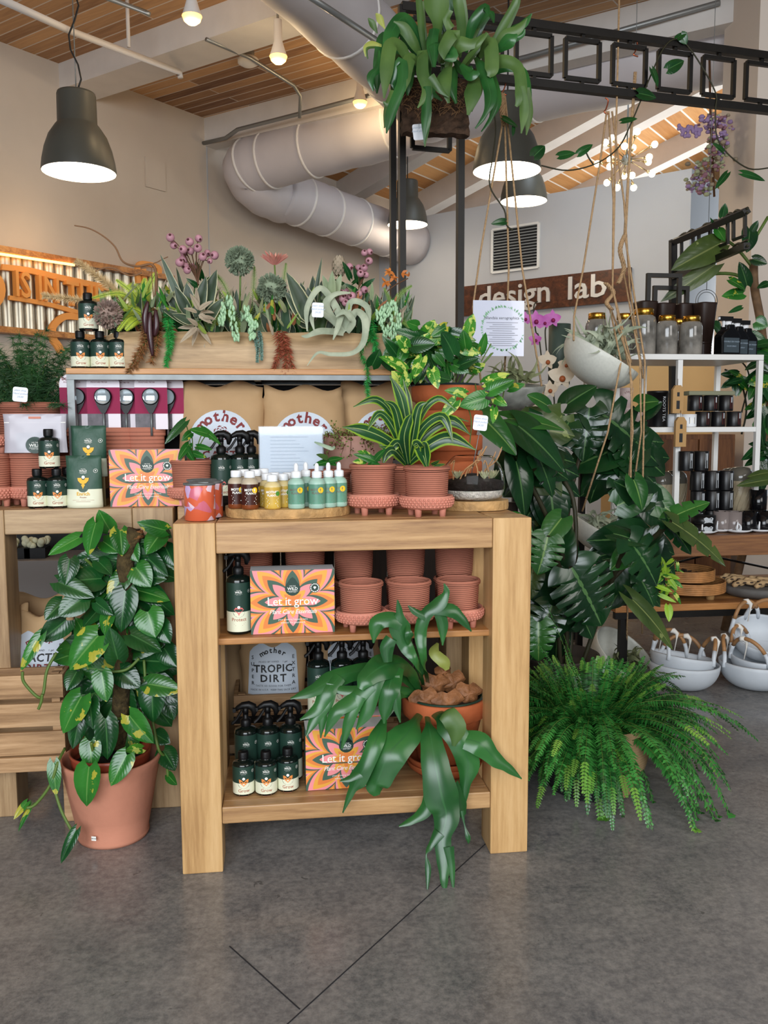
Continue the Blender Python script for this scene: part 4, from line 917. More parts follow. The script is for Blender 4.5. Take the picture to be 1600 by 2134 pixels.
# ---------------------------------------------------------------- kraft bags
M_kraft = mat('kraft paper', '#b3926a', .75, noise=.1, nscale=6, bump=.5, bscale=9); M_bluewh = mat('pale blue label', '#c3ccd6', .5)
def kraft_bag(label, loc, w_, h_, d_, rz=0, seed=0, kind=None, lz=0):
    r = thing('kraft_bag', label, 'bag', loc, rz); rr_ = random.Random(seed); ph = [rr_.uniform(0, 6) for _ in range(6)]
    def ys(x, z):
        u = min(1, abs(x)/(w_/2)); t = min(1, max(0, z/h_)); dd = d_/2*(max(0, 1-t**2.2))**.8*(1-u**4*.75)
        return -dd-.004-.0035*math.sin(z*26+ph[0]+x*9)-.003*math.cos(x*34+z*12+ph[1])-.002*math.sin(z*60+x*40+ph[2])
    nx, nz = 16, 22; mb = MB(); vs = []; fs = []
    for s_ in (0, 1):
        for j in range(nz+1):
            for i in range(nx+1):
                t = j/nz; ww = w_*(1+.05*math.sin(t*5+ph[3])-.06*(t > .9)); x = (i/nx*2-1)*ww/2; z = h_*t*(1-.03*(t > .9)*math.sin(i*.7+ph[4])); y = ys(x*(w_/ww), z); vs.append(V((x, y if s_ == 0 else -y, z)))
    N_ = (nx+1)*(nz+1)
    for j in range(nz):
        for i in range(nx): a = j*(nx+1)+i; q = (a, a+1, a+nx+2, a+nx+1); fs += [q, tuple(N_+k_ for k_ in q[::-1])]
        a, b_ = j*(nx+1), j*(nx+1)+nx; fs += [(a, a+nx+1, N_+a+nx+1, N_+a), (b_, N_+b_, N_+b_+nx+1, b_+nx+1)]
    for i in range(nx): fs.append((i, N_+i, N_+i+1, i+1)); e_ = nz*(nx+1)+i; fs.append((e_, e_+1, N_+e_+1, N_+e_))
    mb.add(vs, fs, M_kraft); mb.build('paper_bag', r)
    m2 = MB(); f = lambda x0, z0, e=.0032: (lambda p: V((x0+p.x, ys(x0+p.x, z0+p.y)-e, z0+p.y)))
    if kind == 'cacti':
        zc2 = h_*.50+lz; fan_on(m2, 0, zc2, .100, .100, ys, M_bluewh, 8, 40, .002)
        ring_text(m2, 'mother', M_redd, f(0, zc2), .047, .066, span=2.1, bold=.03)
        for k_ in range(4):
            pts = circ(0, 0, .006+.005*k_, 14)
            for a_ in range(7):
                aa = 2*PI*a_/7+k_*.5; c0_, c1_ = (.006+.005*k_), .0012
                put_shape(m2, [(c0_*math.cos(aa), c0_*math.sin(aa)), (c0_*math.cos(aa+.6), c0_*math.sin(aa+.6)), ((c0_+c1_)*math.cos(aa+.6), (c0_+c1_)*math.sin(aa+.6)), ((c0_+c1_)*math.cos(aa+.3)*1.12, (c0_+c1_)*math.sin(aa+.3)*1.12), ((c0_+c1_)*math.cos(aa), (c0_+c1_)*math.sin(aa))], M_redd, f(0, zc2+.028))
        put_text(m2, 'MIXED BY HAND   1 gal', M_blk, f(0, zc2-.020), .009); put_text(m2, 'CACTI', M_redd, f(0, zc2-.052), .036, space=1.2, bold=.02)
        put_text(m2, 'DIRT', M_blk, f(0, zc2-.080), .028, space=1.2, bold=.02)
    if kind in ('tropic', 'cactidirt'):
        zc2 = h_*.48+lz; w2, h2 = .074, .085
        pts = [(-w2, -h2*.75), (-w2*1.08, -h2*.2), (-w2*.95, h2*.7), (-w2*.6, h2), (w2*.6, h2), (w2*.95, h2*.7), (w2*1.08, -h2*.2), (w2, -h2*.75), (w2*.6, -h2*.82), (0, -h2*.78), (-w2*.6, -h2*.82)]
        g = MB(); nx2, nz2 = 12, 12; vs = []; fs = []
        for j in range(nz2+1):
            t = j/nz2; hw_ = w2*(1.05-.1*t) if t < .8 else w2*(.97-.45*((t-.8)/.2)**2)
            for i in range(nx2+1): x = (i/nx2*2-1)*hw_; z = zc2+(-h2*(.8-.08*math.cos(i/nx2*2*PI))+(h2*1.8)*t); vs.append(V((x, ys(x, z)-.002, z)))
        for j in range(nz2):
            for i in range(nx2): a = j*(nx2+1)+i; fs.append((a, a+1, a+nx2+2, a+nx2+1))
        m2.add(vs, fs, M_bluewh)
        wd, cl = (('TROPIC', M_blk) if kind == 'tropic' else ('CACTI', M_blk))
        put_text(m2, wd, cl, f(0, zc2+.006), .031, space=1.12, bold=.025); put_text(m2, 'DIRT', M_blk if kind == 'tropic' else M_redd, f(0, zc2-.023), .031, space=1.25, bold=.025)
        put_text(m2, 'MIXED BY HAND    1 gal', M_blk, f(0, zc2+.034), .0075, space=1.1); put_text(m2, 'TASTE SO GOOD FOR THEM', M_blk, f(0, zc2-.038), .0075, space=1.15); put_text(m2, 'MADE IN U.S.A   KEEP THIS SACK DRY', M_blk, f(0, zc2-.050), .0075, space=1.1)
        for sd_, wd2 in ((-1, 'SUPER'), (1, 'EXTRA')):
            for i, ch in enumerate(wd2): put_text(m2, ch, M_blk, f(sd_*w2*.84, zc2+.045-i*.0195), .015, bold=.015)
        ring_text(m2, 'mother', M_redd if kind != 'tropic' else M_blk, f(0, zc2+.005), .022, .058, span=1.3, bold=.03)
    if m2.v: m2.build('printed_label', r)
    return r
YB = YS+.10
for px, top, lb, sd_, dx in ((462, 800, 'large kraft soil bag with a round mother cacti label behind the spray bottles', 1, 0), (632, 808, 'kraft soil bag behind the clear sign holder, label partly hidden', 2, 0), (795, 800, 'kraft soil bag at the right behind the dracaena leaves', 3, .05)):
    h_ = P(px, top, YB+dx).z-ZC
    kraft_bag(lb, (P(px, 850, YB+dx).x, YB+dx, ZC), .275, h_, .15-.02*(dx > 0), 0, sd_, 'cacti')
# wooden crates with bags on the lower shelf
M_slat = wood('crate slats', '#a8835b', '#c5a077', '#84623f', 'X', 1.1, .6)
def crate(label, x0, x1, y0, y1, z0, z1, n=3, strap=None):
    r = thing('slatted_crate', label, 'crate', (x0, y0, z0)); w_, d_, h_ = x1-x0, y1-y0, z1-z0; hs = h_/n
    for i in range(n):
        za, zb_ = i*hs+.003, (i+1)*hs-.012
        for nm, b_ in (('slat', (0, w_, 0, .012, za, zb_)), ('slat', (0, w_, d_-.012, d_, za, zb_)), ('slat', (0, .012, .013, d_-.013, za, zb_)), ('slat', (w_-.012, w_, .013, d_-.013, za, zb_))):
            m2 = MB(); m2.box(*b_, M_slat); m2.build(nm, r, bevel=.0015)
    for x in (.013, w_-.035):
        for y in (.013, d_-.035): m2 = MB(); m2.box(x, x+.022, y, y+.022, 0, h_-.01, M_slat); m2.build('corner_post', r)
    m2 = MB(); m2.box(.013, w_-.013, .013, d_-.013, .0, .008, M_slat); m2.build('crate_floor', r)
    if strap: m2 = MB(); m2.box(-.001, w_+.001, -.0025, -.0002, strap, strap+.022, M_black); m2.build('metal_strap', r)
    return r
ya = YC-.09
xa_, xb_ = P(-60, 1500, ya).x, P(134, 1500, ya).x; zt2 = P(60, 1399, ya).z; zq1 = P(60, 1577, ya).z; zq0 = P(60, 1608, ya).z
t = thing('low_platform', 'low wooden platform under the slatted crate at the left edge', 'platform', (xa_-.2, ya-.005, 0)); bxo('platform_board', t, 0, xb_-xa_+.22, 0, .10, zq0, zq1, M_slat)
for x in (0, xb_-xa_+.18): bxo('leg', t, x, x+.04, .04, .08, 0, zq0-.001, M_slat)
ZPL = zq1+.001
crate('wooden slatted crate of soil bags at lower left behind the pothos pot', xa_, xb_, ya, ya+.09, ZPL, zt2, 3)
zb2 = ZCB+.012; ya = YC+.02
kraft_bag('kraft bag with a white cacti dirt label in the left crate, leaning behind the pothos', (P(95, 1350, ya+.12).x, ya+.11, zb2), .19, P(80, 1290, ya+.12).z-zb2+.02, .12, -.18, 11, 'cactidirt', .06)
kraft_bag('plain backed kraft bag in the left crate, cut by the picture edge', (P(-5, 1350, ya+.10).x, ya+.12, zb2), .19, P(20, 1268, ya+.1).z-zb2, .12, .1, 12, 'cacti', .02)
kraft_bag('kraft bag at the back of the left crate', (P(70, 1250, ya+.26).x, ya+.28, zb2), .30, P(60, 1243, ya+.26).z-zb2, .10, 0, 13)
yb = YC+.03; xa_, xb_ = P(487, 1480, yb).x, P(830, 1480, yb).x; zt3 = P(560, 1440, yb).z
crate('wooden crate with a black strap behind the bottles on the bottom shelf', xa_, xb_, yb, yb+.30, ZCB, zt3, 3, P(560, 1505, yb).z-ZCB)
zz = ZCB+.012
kraft_bag('kraft tropic dirt bag seen between the shelves, left of the spray bottles', (P(570, 1400, yb+.09).x, yb+.085, zz), .20, P(560, 1325, yb+.09).z-zz, .12, -.02, 21, 'tropic', .047)
kraft_bag('kraft tropic dirt bag behind the row of three spray bottles', (P(728, 1400, yb+.12).x, yb+.10, zz), .20, P(720, 1330, yb+.12).z-zz, .12, .05, 22, 'tropic', .05)
kraft_bag('creased kraft bag at the far left between the shelves', (P(505, 1400, yb+.22).x, yb+.22, zz), .16, P(500, 1335, yb+.2).z-zz, .08, .3, 23)
# ---------------------------------------------------------------- on the front table
M_slab = wood('spalted slab', '#c79f68', '#dcb985', '#a07a48', 'X', 2.2, .5); M_bark = mat('bark edge', '#b08a58', .7, noise=.35, nscale=30, bump=.6, bscale=60)
def slab_(label, px, Y, rx, ry, th_, seed, z=ZT, n=60):
    x = P(px, 1060, Y).x; r = thing('wood_slice', label, 'wood slice', (x, Y, z)); q = random.Random(seed); ph = [q.uniform(0, 6) for _ in range(3)]
    def rad(a): return 1+.015*math.sin(3*a+ph[0])+.01*math.sin(7*a+ph[1])
    ring = [(math.cos(2*PI*i/n)*rx*rad(2*PI*i/n), math.sin(2*PI*i/n)*ry*rad(2*PI*i/n)) for i in range(n)]
    m2 = MB(); m2.add([V((a, b, th_)) for a, b in ring], [tuple(range(n))], M_slab, False); m2.add([V((a, b, 0)) for a, b in ring], [tuple(range(n-1, -1, -1))], M_slab, False); m2.build('slice_face', r)
    m3 = MB(); vs = []
    for z_, k_ in ((0, 1), (th_*.3, 1.012), (th_*.8, 1.008), (th_, 1)): vs += [V((a*k_, b*k_, z_)) for a, b in ring]
    m3.add(vs, [(j*n+i, j*n+(i+1) % n, (j+1)*n+(i+1) % n, (j+1)*n+i) for j in range(3) for i in range(n)], M_bark); m3.build('bark_edge', r); return x
slab_('large round wood slice carrying the rows of small bottles', 598, 2.290, .166, .125, .024, 4)
xt = slab_('small round wood slice under the glass terrarium', 985, 2.365, .098, .085, .026, 9)
# small bottles on the slice
M_brown = mat('brown tonic', '#3f1d16', .3, noise=.15); M_brown2 = mat('amber tonic', '#7a3f1f', .3); M_frost = mat('frosted glass', '#b9ab93', .35); M_ylw = mat('yellow oil', '#c9a648', .3, noise=.12, nscale=30); M_ylw2 = mat('yellow oil pale', '#d3c08a', .35); M_grn = mat('sea green liquid', '#5f9079', .3, noise=.12, nscale=25); M_grn2 = mat('sea green glass', '#9dbfae', .35); M_wcap = mat('white plastic cap', '#e9ecef', .35); M_dot = mat('yellow dot', '#f3c61e', .45); M_leafdot = mat('green leaf mark', '#4b8a2c', .5); M_gtext = mat('brown print on green', '#6d6b5c', .5)
def vial(kind):
    r = thing({'b': 'brown_bottle', 'y': 'yellow_bottle', 'g': 'dropper_bottle'}[kind], 'x', 'bottle'); Rb = .0215
    a, b_, h_ = {'b': (M_brown, M_frost, .078), 'y': (M_ylw, M_ylw2, .068), 'g': (M_grn, M_grn2, .076)}[kind]
    lo = {'b': M_brown2, 'y': M_ylw, 'g': M_grn2}[kind]
    m2 = MB(); m2.lathe([(0, 0), (.019, 0), (Rb, .003), (Rb, .012)], lo, n=30); m2.lathe([(Rb, .012), (Rb, h_*.82)], a, n=30); m2.lathe([(Rb, h_*.82), (Rb-.001, h_*.9), (.016, h_*.98), (.0105, h_*1.02), (.0105, h_*1.06)], b_, n=30); m2.build('bottle_body', r)
    m2 = MB(); f = lambda z0: cyl(Rb, z0, .0006); c = M_gtext if kind == 'g' else M_ltext; z_ = h_*.60
    put_text(m2, 'MOTHER', c, f(z_), .0085, bold=.03); put_text(m2, 'PLANTS', c, f(z_-.008), .0078, bold=.03)
    for i, w2 in enumerate((.016, .012, .014, .009, .013, .015)): put_shape(m2, [(-w2, 0), (w2, 0), (w2, .0016), (-w2, .0016)], c, f(z_-.014-i*.0042))
    m2.build('printed_label', r)
    m2 = MB()
    if kind == 'y': put_shape(m2, circ(.014, z_-.001, .006, 14), M_leafdot, cyl(Rb, 0, .001))
    else: put_shape(m2, circ(.010, z_+.002, .0075, 18), M_dot, cyl(Rb, 0, .001))
    m2.build('sticker', r)
    m2 = MB(); zz_ = h_*1.03
    if kind == 'g': m2.lathe([(.012, zz_), (.0128, zz_+.001), (.0128, zz_+.015), (.009, zz_+.017), (.0058, zz_+.018), (.0058, zz_+.030), (.004, zz_+.036), (0, zz_+.038)], M_wcap, n=24)
    else: m2.lathe([(.0135, zz_), (.0138, zz_+.001), (.0138, zz_+.015), (.012, zz_+.017), (0, zz_+.017)], M_wcap, n=24)
    m2.build('cap', r); return r
zs_ = ZT+.0245
PB, PY, PG = Proto(vial('b')), Proto(vial('y')), Proto(vial('g'))
for px, Y, lb in ((492, 2.225, 'leftmost brown tonic bottle with white cap'), (520, 2.195, 'front brown tonic bottle with a yellow dot'), (508, 2.275, 'brown tonic bottle in the second row on the left'), (533, 2.265, 'brown tonic bottle in the second row with its yellow dot showing'), (549, 2.305, 'brown tonic bottle at the back right of the brown group')):
    stand(PB, px, Y, zs_, lb, 'brown tonic bottles on the wood slice', rz=view(P(px, 1000, Y).x, Y)+.15)
for px, Y, lb in ((567, 2.195, 'front yellow oil bottle with a green leaf mark'), (590, 2.235, 'yellow oil bottle just right of the front one'), (571, 2.30, 'yellow oil bottle at the back, taller looking'), (600, 2.29, 'yellow oil bottle at the back beside the droppers'), (556, 2.255, 'yellow oil bottle tucked behind the front yellow one, next to the brown bottles')):
    stand(PY, px, Y, zs_, lb, 'yellow oil bottles on the wood slice')
for px, Y, lb in ((617, 2.195, 'green dropper bottle leftmost in the front row'), (637, 2.25, 'green dropper bottle behind the two front left ones'), (660, 2.19, 'green dropper bottle foremost on the slice with a full yellow dot'), (684, 2.215, 'green dropper bottle second from the right'), (706, 2.235, 'green dropper bottle at the right end of the row')):
    stand(PG, px, Y, zs_, lb, 'sea green dropper bottles on the wood slice')
# patterned tins
def tin_mat():
    m, nt, b = newmat('cloud patterned tin'); N = nt.nodes.new; L = nt.links.new; tc = N('ShaderNodeTexCoord')
    vo = N('ShaderNodeTexVoronoi'); vo.inputs['Scale'].default_value = 38; L(tc.outputs['Object'], vo.inputs[0])
    r = N('ShaderNodeValToRGB'); r.color_ramp.interpolation = 'CONSTANT'; e = r.color_ramp.elements
    e[0].position = 0; e[0].color = (*lin('#d2603f'), 1); e[1].position = .42; e[1].color = (*lin('#c7a6cf'), 1); k_ = e.new(.62); k_.color = (*lin('#c9687a'), 1); k_ = e.new(.8); k_.color = (*lin('#e0c3cf'), 1)
    s_ = N('ShaderNodeSeparateColor'); L(vo.outputs['Color'], s_.inputs[0]); L(s_.outputs[0], r.inputs[0]); L(r.outputs[0], b.inputs['Base Color']); b.inputs['Roughness'].default_value = .25; b.inputs['Metallic'].default_value = .0
    return m
M_tin = tin_mat()
def tin():
    r = thing('patterned_tin', 'x', 'tin', group=None); m2 = MB(); m2.lathe([(0, 0), (.035, 0), (.0385, .002), (.0385, .088), (.037, .0905)], M_tin, n=40); m2.build('tin_body', r)
    m2 = MB(); m2.lathe([(.0385, .088), (.040, .089), (.040, .0935), (.037, .094), (.036, .091), (0, .091)], M_steel, n=40); m2.build('lid', r); return r
PT_ = Proto(tin())
for px, Y, lb in ((415, 2.185, 'orange and lilac cloud patterned tin, the front one at the table corner'), (432, 2.255, 'cloud patterned tin directly behind the front tin'), (420, 2.335, 'cloud patterned tin, rearmost of the three at the table corner')): stand(PT_, px, Y, ZT, lb, 'cloud patterned tins')
# potted ones in front get plants later
mb = MB(); mb.ball((0, 0, .02), .034, mat('black lava stone', '#1b1715', .8, noise=.4, nscale=60, bump=1, bscale=70), 16, 12, 1.0, .8, .62); o = mb.build('lava_stone', loc=(P(468, 1030, 2.40).x, 2.43, ZT)); tag(o, 'black pitted lava stone between the tins and the wood slice', 'stone')
# acrylic sign holder
M_paper = mat('printed sheet', '#c9d6e4', .25, coat=.6); M_gprint = mat('faint grey print', '#9fb0bf', .6)
r = thing('sign_holder', 'clear sign holder with a pale price sheet behind the yellow bottles', 'sign', (P(606, 950, YC+.02).x, 2.47, ZT), -.03)
w_ = .178; h_ = .222; z0_ = .0
m2 = MB(); m2.box(-w_/2, w_/2, -.002, .0, z0_, h_+.01, M_paper)
for i in range(18): m2.add([(-w_/2+.03, -.0026, h_-.02-i*.010), (w_/2-.04-(i*7 % 4)*.012, -.0026, h_-.02-i*.010), (w_/2-.04-(i*7 % 4)*.012, -.0026, h_-.018-i*.010), (-w_/2+.03, -.0026, h_-.018-i*.010)], [(0, 1, 2, 3)], M_gprint, False)
m2.build('price_sheet', r); m2 = MB(); M_acr = mat('clear acrylic', '#dfe9f2', .03, alpha=.18, spec=.9); m2.box(-w_/2-.003, w_/2+.003, -.006, -.004, 0, h_+.012, M_acr); m2.box(-w_/2-.003, w_/2+.003, -.005, .035, 0, .002, M_acr); m2.build('acrylic_stand', r)
# terrarium
M_glass = mat('clear glass', '#ffffff', .0, trans=1, ior=1.12, spec=.5); M_peb = mat('white pebbles', '#cfc8bd', .8, noise=.25, nscale=120, bump=1, bscale=150); M_twig = mat('pale root twig', '#b08458', .7)
zg = ZT+.0265; r = thing('glass_terrarium', 'round glass terrarium with soil, pebbles and pale twigs', 'terrarium', (xt, 2.365, zg)); s = .088
m2 = MB(); prof = [(0, .0), (.070, .0), (.083, .008), (.0895, .03), (.090, .05), (.086, .078), (.076, .1), (.060, .118), (.052, .123), (.050, .1235)]
m2.lathe(prof+[(.049, .122), (.058, .117), (.0745, .099), (.0845, .078), (.0885, .05), (.088, .03), (.082, .0095), (.069, .0015), (0, .0015)], M_glass, n=64); m2.build('glass_bowl', r)
m2 = MB(); m2.lathe([(0, .003), (.068, .003), (.081, .010), (.0865, .026), (.085, .028), (0, .027)], M_peb, n=48); m2.build('pebble_layer', r)
m2 = MB(); vs = []
m2.lathe([(0, .028), (.0845, .0285), (.0875, .045), (.085, .052), (.05, .060), (.02, .072), (0, .074)], M_soil, n=40); m2.build('soil', r)
m2 = MB(); q = random.Random(5)
for bx_, by_, tx, tz in ((-.045, -.03, .03, .15), (-.03, -.02, .02, .145), (-.02, 0, .035, .15), (.02, -.02, .075, .148), (.03, -.01, .06, .135), (-.06, -.02, -.07, .10), (.005, -.03, .01, .11), (.04, -.03, .02, .10)):
    m2.tube(cr([(bx_, by_, .055), (bx_*.8+tx*.2, by_, .085), (bx_*.4+tx*.6+q.uniform(-.01, .01), by_, .11), (tx, by_-.01, tz)], 3), [.002]*9+[.0009], M_twig, n=5)
m2.build('twigs', r)
m2 = MB(); M_succ = leafmat('pale succulent', '#a8ad86', '#c3bf9a', rough=.5, veins=0)
for cx_, cy_ in ((.045, -.03), (-.05, -.02), (.02, -.05), (.06, 0)):
    for i in range(7):
        a = 2*PI*i/7; d_ = V((math.cos(a)*.6, math.sin(a)*.6, .8)).normalized(); c = [V((cx_, cy_, .06))+d_*.028*t for t in (0, .35, .7, 1)]; m2.strip(c, [.004, .012, .009, .001], d_.cross(V((0, 0, 1))), M_succ, .2, 2)
m2.build('succulents', r)
# ================================================================ PLANTS
M_pot1 = leafmat('pothos leaf', '#1f5a1e', '#34792b', rib='#5d8f45', rough=.22, patch=.41, pc='#a9a53a', veins=.07, scale=9)
M_pot2 = leafmat('pothos leaf dark', '#123d1b', '#1e5224', rib='#3d6c3a', rough=.2, veins=.07, scale=9)
M_pot3 = leafmat('variegated pothos leaf', '#2c701f', '#4b8f2c', rib='#8fb35e', rough=.26, patch=.46, pc='#c0cc62', veins=.1, scale=22)
M_stem = mat('green stem', '#57702f', .5); M_stemd = mat('dark stem', '#2c2a16', .6)
M_mon = leafmat('monstera leaf', '#0f2c17', '#1a3f1e', rib='#4d7140', rough=.2, veins=.07, nv=7, scale=5)
M_mon2 = leafmat('monstera leaf light', '#1d4a1e', '#2f6428', rib='#6c8f4a', rough=.26, veins=.07, nv=7, scale=5)
M_mon3 = leafmat('monstera leaf olive', '#33461f', '#4c5e2b', rib='#76804a', rough=.3, veins=.07, nv=7, scale=5, patch=.33, pc='#7e8a50')
M_lime = leafmat('lime leaf', '#6f9a1f', '#8fb62e', rough=.35, veins=.2)
M_stag = leafmat('staghorn frond', '#1f4f24', '#316a30', rough=.28, veins=0, scale=6, rib='#2c6030')
M_stag2 = leafmat('staghorn frond pale', '#3d5c2b', '#557337', rough=.42, veins=0, scale=7)
M_stagy = leafmat('yellowing frond', '#8e9a45', '#a7ae58', rough=.4, veins=0, scale=7)
M_dry = mat('dry brown frond', '#8a5a36', .6, noise=.4, nscale=25, bump=.8, bscale=40)
M_drac = leafmat('dracaena leaf', '#1d4526', '#28552c', edge='#86a834', ew=.13, rib='#9fb56a', rough=.28, veins=0, scale=8)
M_air = leafmat('air plant leaf', '#97a28a', '#b3bba2', rough=.7, veins=0, scale=20)
M_air2 = leafmat('air plant olive', '#6a7350', '#8a8f66', rough=.7, veins=0, scale=20)
def heart(mb, base, tip, wd, mt, nrm=None, droop=.25, fold=.22, nu=7, nv=6, hl=.16, rr=R, notch=None, wave=0):
    base, tip = V(base), V(tip); d = tip-base; L = d.length
    if L < 1e-5: return
    d /= L; n = V(nrm) if nrm is not None else V((rr.uniform(-.5, .5), -1, rr.uniform(-.1, .9)))
    n = n-d*n.dot(d)
    if n.length < .05: n = V((0, -1, .3))-d*V((0, -1, .3)).dot(d)
    n.normalize(); s = d.cross(n); vs = []; fs = []; uv = []; pk = rr.uniform(0, 6)
    for i in range(nu+1):
        t = i/nu; w_ = (t+.02)**.42*(1-t)**.85*1.75 if t < 1 else 0
        w_ = min(w_, 1.02)*wd/2
        if notch: w_ *= notch(t)
        for j in range(nv+1):
            q = j/nv*2-1; aq = abs(q)
            al = t*L - hl*L*aq**1.5*(1-t)**2.2 + (.10*L*aq*(1-t) if notch else 0)
            h = -droop*L*t*t*.6 + fold*aq*w_ - fold*.6*w_*aq**3 + wave*wd*math.sin(t*9+pk+q*2)*aq
            vs.append(base+d*al+s*(q*w_)+n*h); uv.append((t, j/nv))
    for i in range(nu):
        for j in range(nv): a = i*(nv+1)+j; fs.append((a, a+1, a+nv+2, a+nv+1))
    mb.add(vs, fs, mt, True, uv)
def px_leaves(mb, lst, Y, mats, dy=-.03, jit=.04, wk=1.0, **k):
    for e in lst:
        bx_, by_, tx, ty, w_ = e[:5]; mt = e[5] if len(e) > 5 and e[5] else R.choice(mats); yy = Y+(e[6] if len(e) > 6 else R.uniform(-jit, jit))
        b_, t_ = P(bx_, by_, yy), P(tx, ty, yy+dy); heart(mb, b_, t_, px2m(w_, b_)*wk, mt, **k)
def cluster(mb, cx_, cy_, rx, ry, Y, dY, n, sz, mats, seed=0, down=.5, wk=.72, **k):
    q = random.Random(seed)
    for i in range(n):
        a = q.uniform(0, 2*PI); r_ = math.sqrt(q.random()); x, y = cx_+rx*r_*math.cos(a), cy_+ry*r_*math.sin(a); yy = Y+q.uniform(-dY, dY)
        s_ = q.uniform(*sz); ang = math.atan2(math.sin(a)*.6+down*q.uniform(.3, 1.4), math.cos(a)*.8+q.uniform(-.5, .5))
        b_ = P(x-math.cos(ang)*s_/2, y-math.sin(ang)*s_/2, yy); t_ = P(x+math.cos(ang)*s_/2, y+math.sin(ang)*s_/2, yy-q.uniform(0, .04)); heart(mb, b_, t_, px2m(s_, b_)*wk, q.choice(mats), rr=q, **k)
def vine(mb, pts, r_, m, n=6): mb.tube(cr([P(*p) for p in pts], n), r_, m, n=6)
def pr(mb, pts, mt, cup=.14, tw=0, nv=4, n=6, side=None):
    """ribbon through photo points (px, py, Y, width in px) placed at their own distances"""
    dense = cr([P(x, y, Y) for x, y, Y, w_ in pts], n); ws = []
    for i in range(len(pts)-1):
        for k in range(n):
            t = k/n; t = t*t*(3-2*t); ws.append(pts[i][3]*(1-t)+pts[i+1][3]*t)
    ws.append(pts[-1][3]); ws = [px2m(w_, p) for w_, p in zip(ws, dense)]; sides = []
    for i, p in enumerate(dense):
        t = (dense[min(i+1, len(dense)-1)]-dense[max(i-1, 0)]).normalized(); vw = (p-CAM).normalized(); s = t.cross(vw+V((0, 0, -.35)))
        if s.length < .05: s = t.cross(V((0, 0, 1)))
        s.normalize(); s = Matrix.Rotation(tw*math.sin(i/len(dense)*PI*1.5+tw*3), 3, t) @ s; sides.append(s)
    mb.strip(dense, ws, sides, mt, -cup, nv)
# ---------------------------------------------------------------- floor pothos
Yp = 2.42; bc = G(237, 1760, 0); bc = V((P(235, 1700, 2.37).x, 2.375, 0))
r = thing('potted_pothos', 'tall bushy pothos on a moss pole in a pale terracotta floor pot on the left', 'potted plant', bc)
mb = MB(); mb.lathe([(0, 0), (.094, 0), (.0965, .006), (.097, .012), (.094, .014), (.105, .07), (.118, .14), (.131, .205), (.136, .222), (.134, .228), (.128, .228), (.124, .21), (.10, .06), (0, .05)], M_terra_l, n=64); mb.build('pot', r)
mb = MB(); mb.lathe([(.085, .10), (.108, .236), (.110, .246), (.105, .246), (.10, .225)], mat('red plastic nursery pot', '#8f3f2a', .4), n=40); mb.build('nursery_pot', r)
mb = MB(); mb.lathe([(0, .215), (.10, .21)], M_soil, n=30); mb.build('soil', r)
q = V(r.location); sm = MB(); sp = P(196, 1748, 2.275); 
mb = MB(); ps = P(195, 1748, 2.268); rs = ps-q; a_ = math.atan2(rs.x, -rs.y); k_ = .111
mb.add([V((k_*math.sin(a_+dx), -k_*math.cos(a_+dx), rs.z+dz)) for dx, dz in ((-.06, -.006), (.06, -.006), (.06, .006), (-.06, .006))], [(0, 1, 2, 3)], M_ltext, False)
put_text(mb, '48.00', M_blk, lambda p: V(((k_+.0004)*math.sin(a_+p.x/k_), -(k_+.0004)*math.cos(a_+p.x/k_), rs.z-.002+p.y)), .006); mb.build('price_sticker', r)
def child(mb, name, root): # mesh given in world space, parented without moving
    o_ = V(root.location); mb.v = [tuple(V(p)-o_) for p in mb.v]; return mb.build(name, root)
mb = MB(); mb.tube(cr([P(245, 1560, 2.42), P(262, 1300, 2.42), P(262, 1165, 2.42), P(283, 1105, 2.42)], 8), .024, mat('mossy coir pole', '#4b3d22', .95, noise=.5, nscale=50, bump=1, bscale=80), n=12); mb.tube([P(283, 1122, 2.42), P(281, 1107, 2.42)], .022, mat('coir fibre', '#8e5f35', .95, noise=.4, nscale=80, bump=1, bscale=120), n=12); mb.tube([P(278, 1117, 2.44), P(276, 1104, 2.44)], .022, M_cap, n=12); child(mb, 'moss_pole', r)
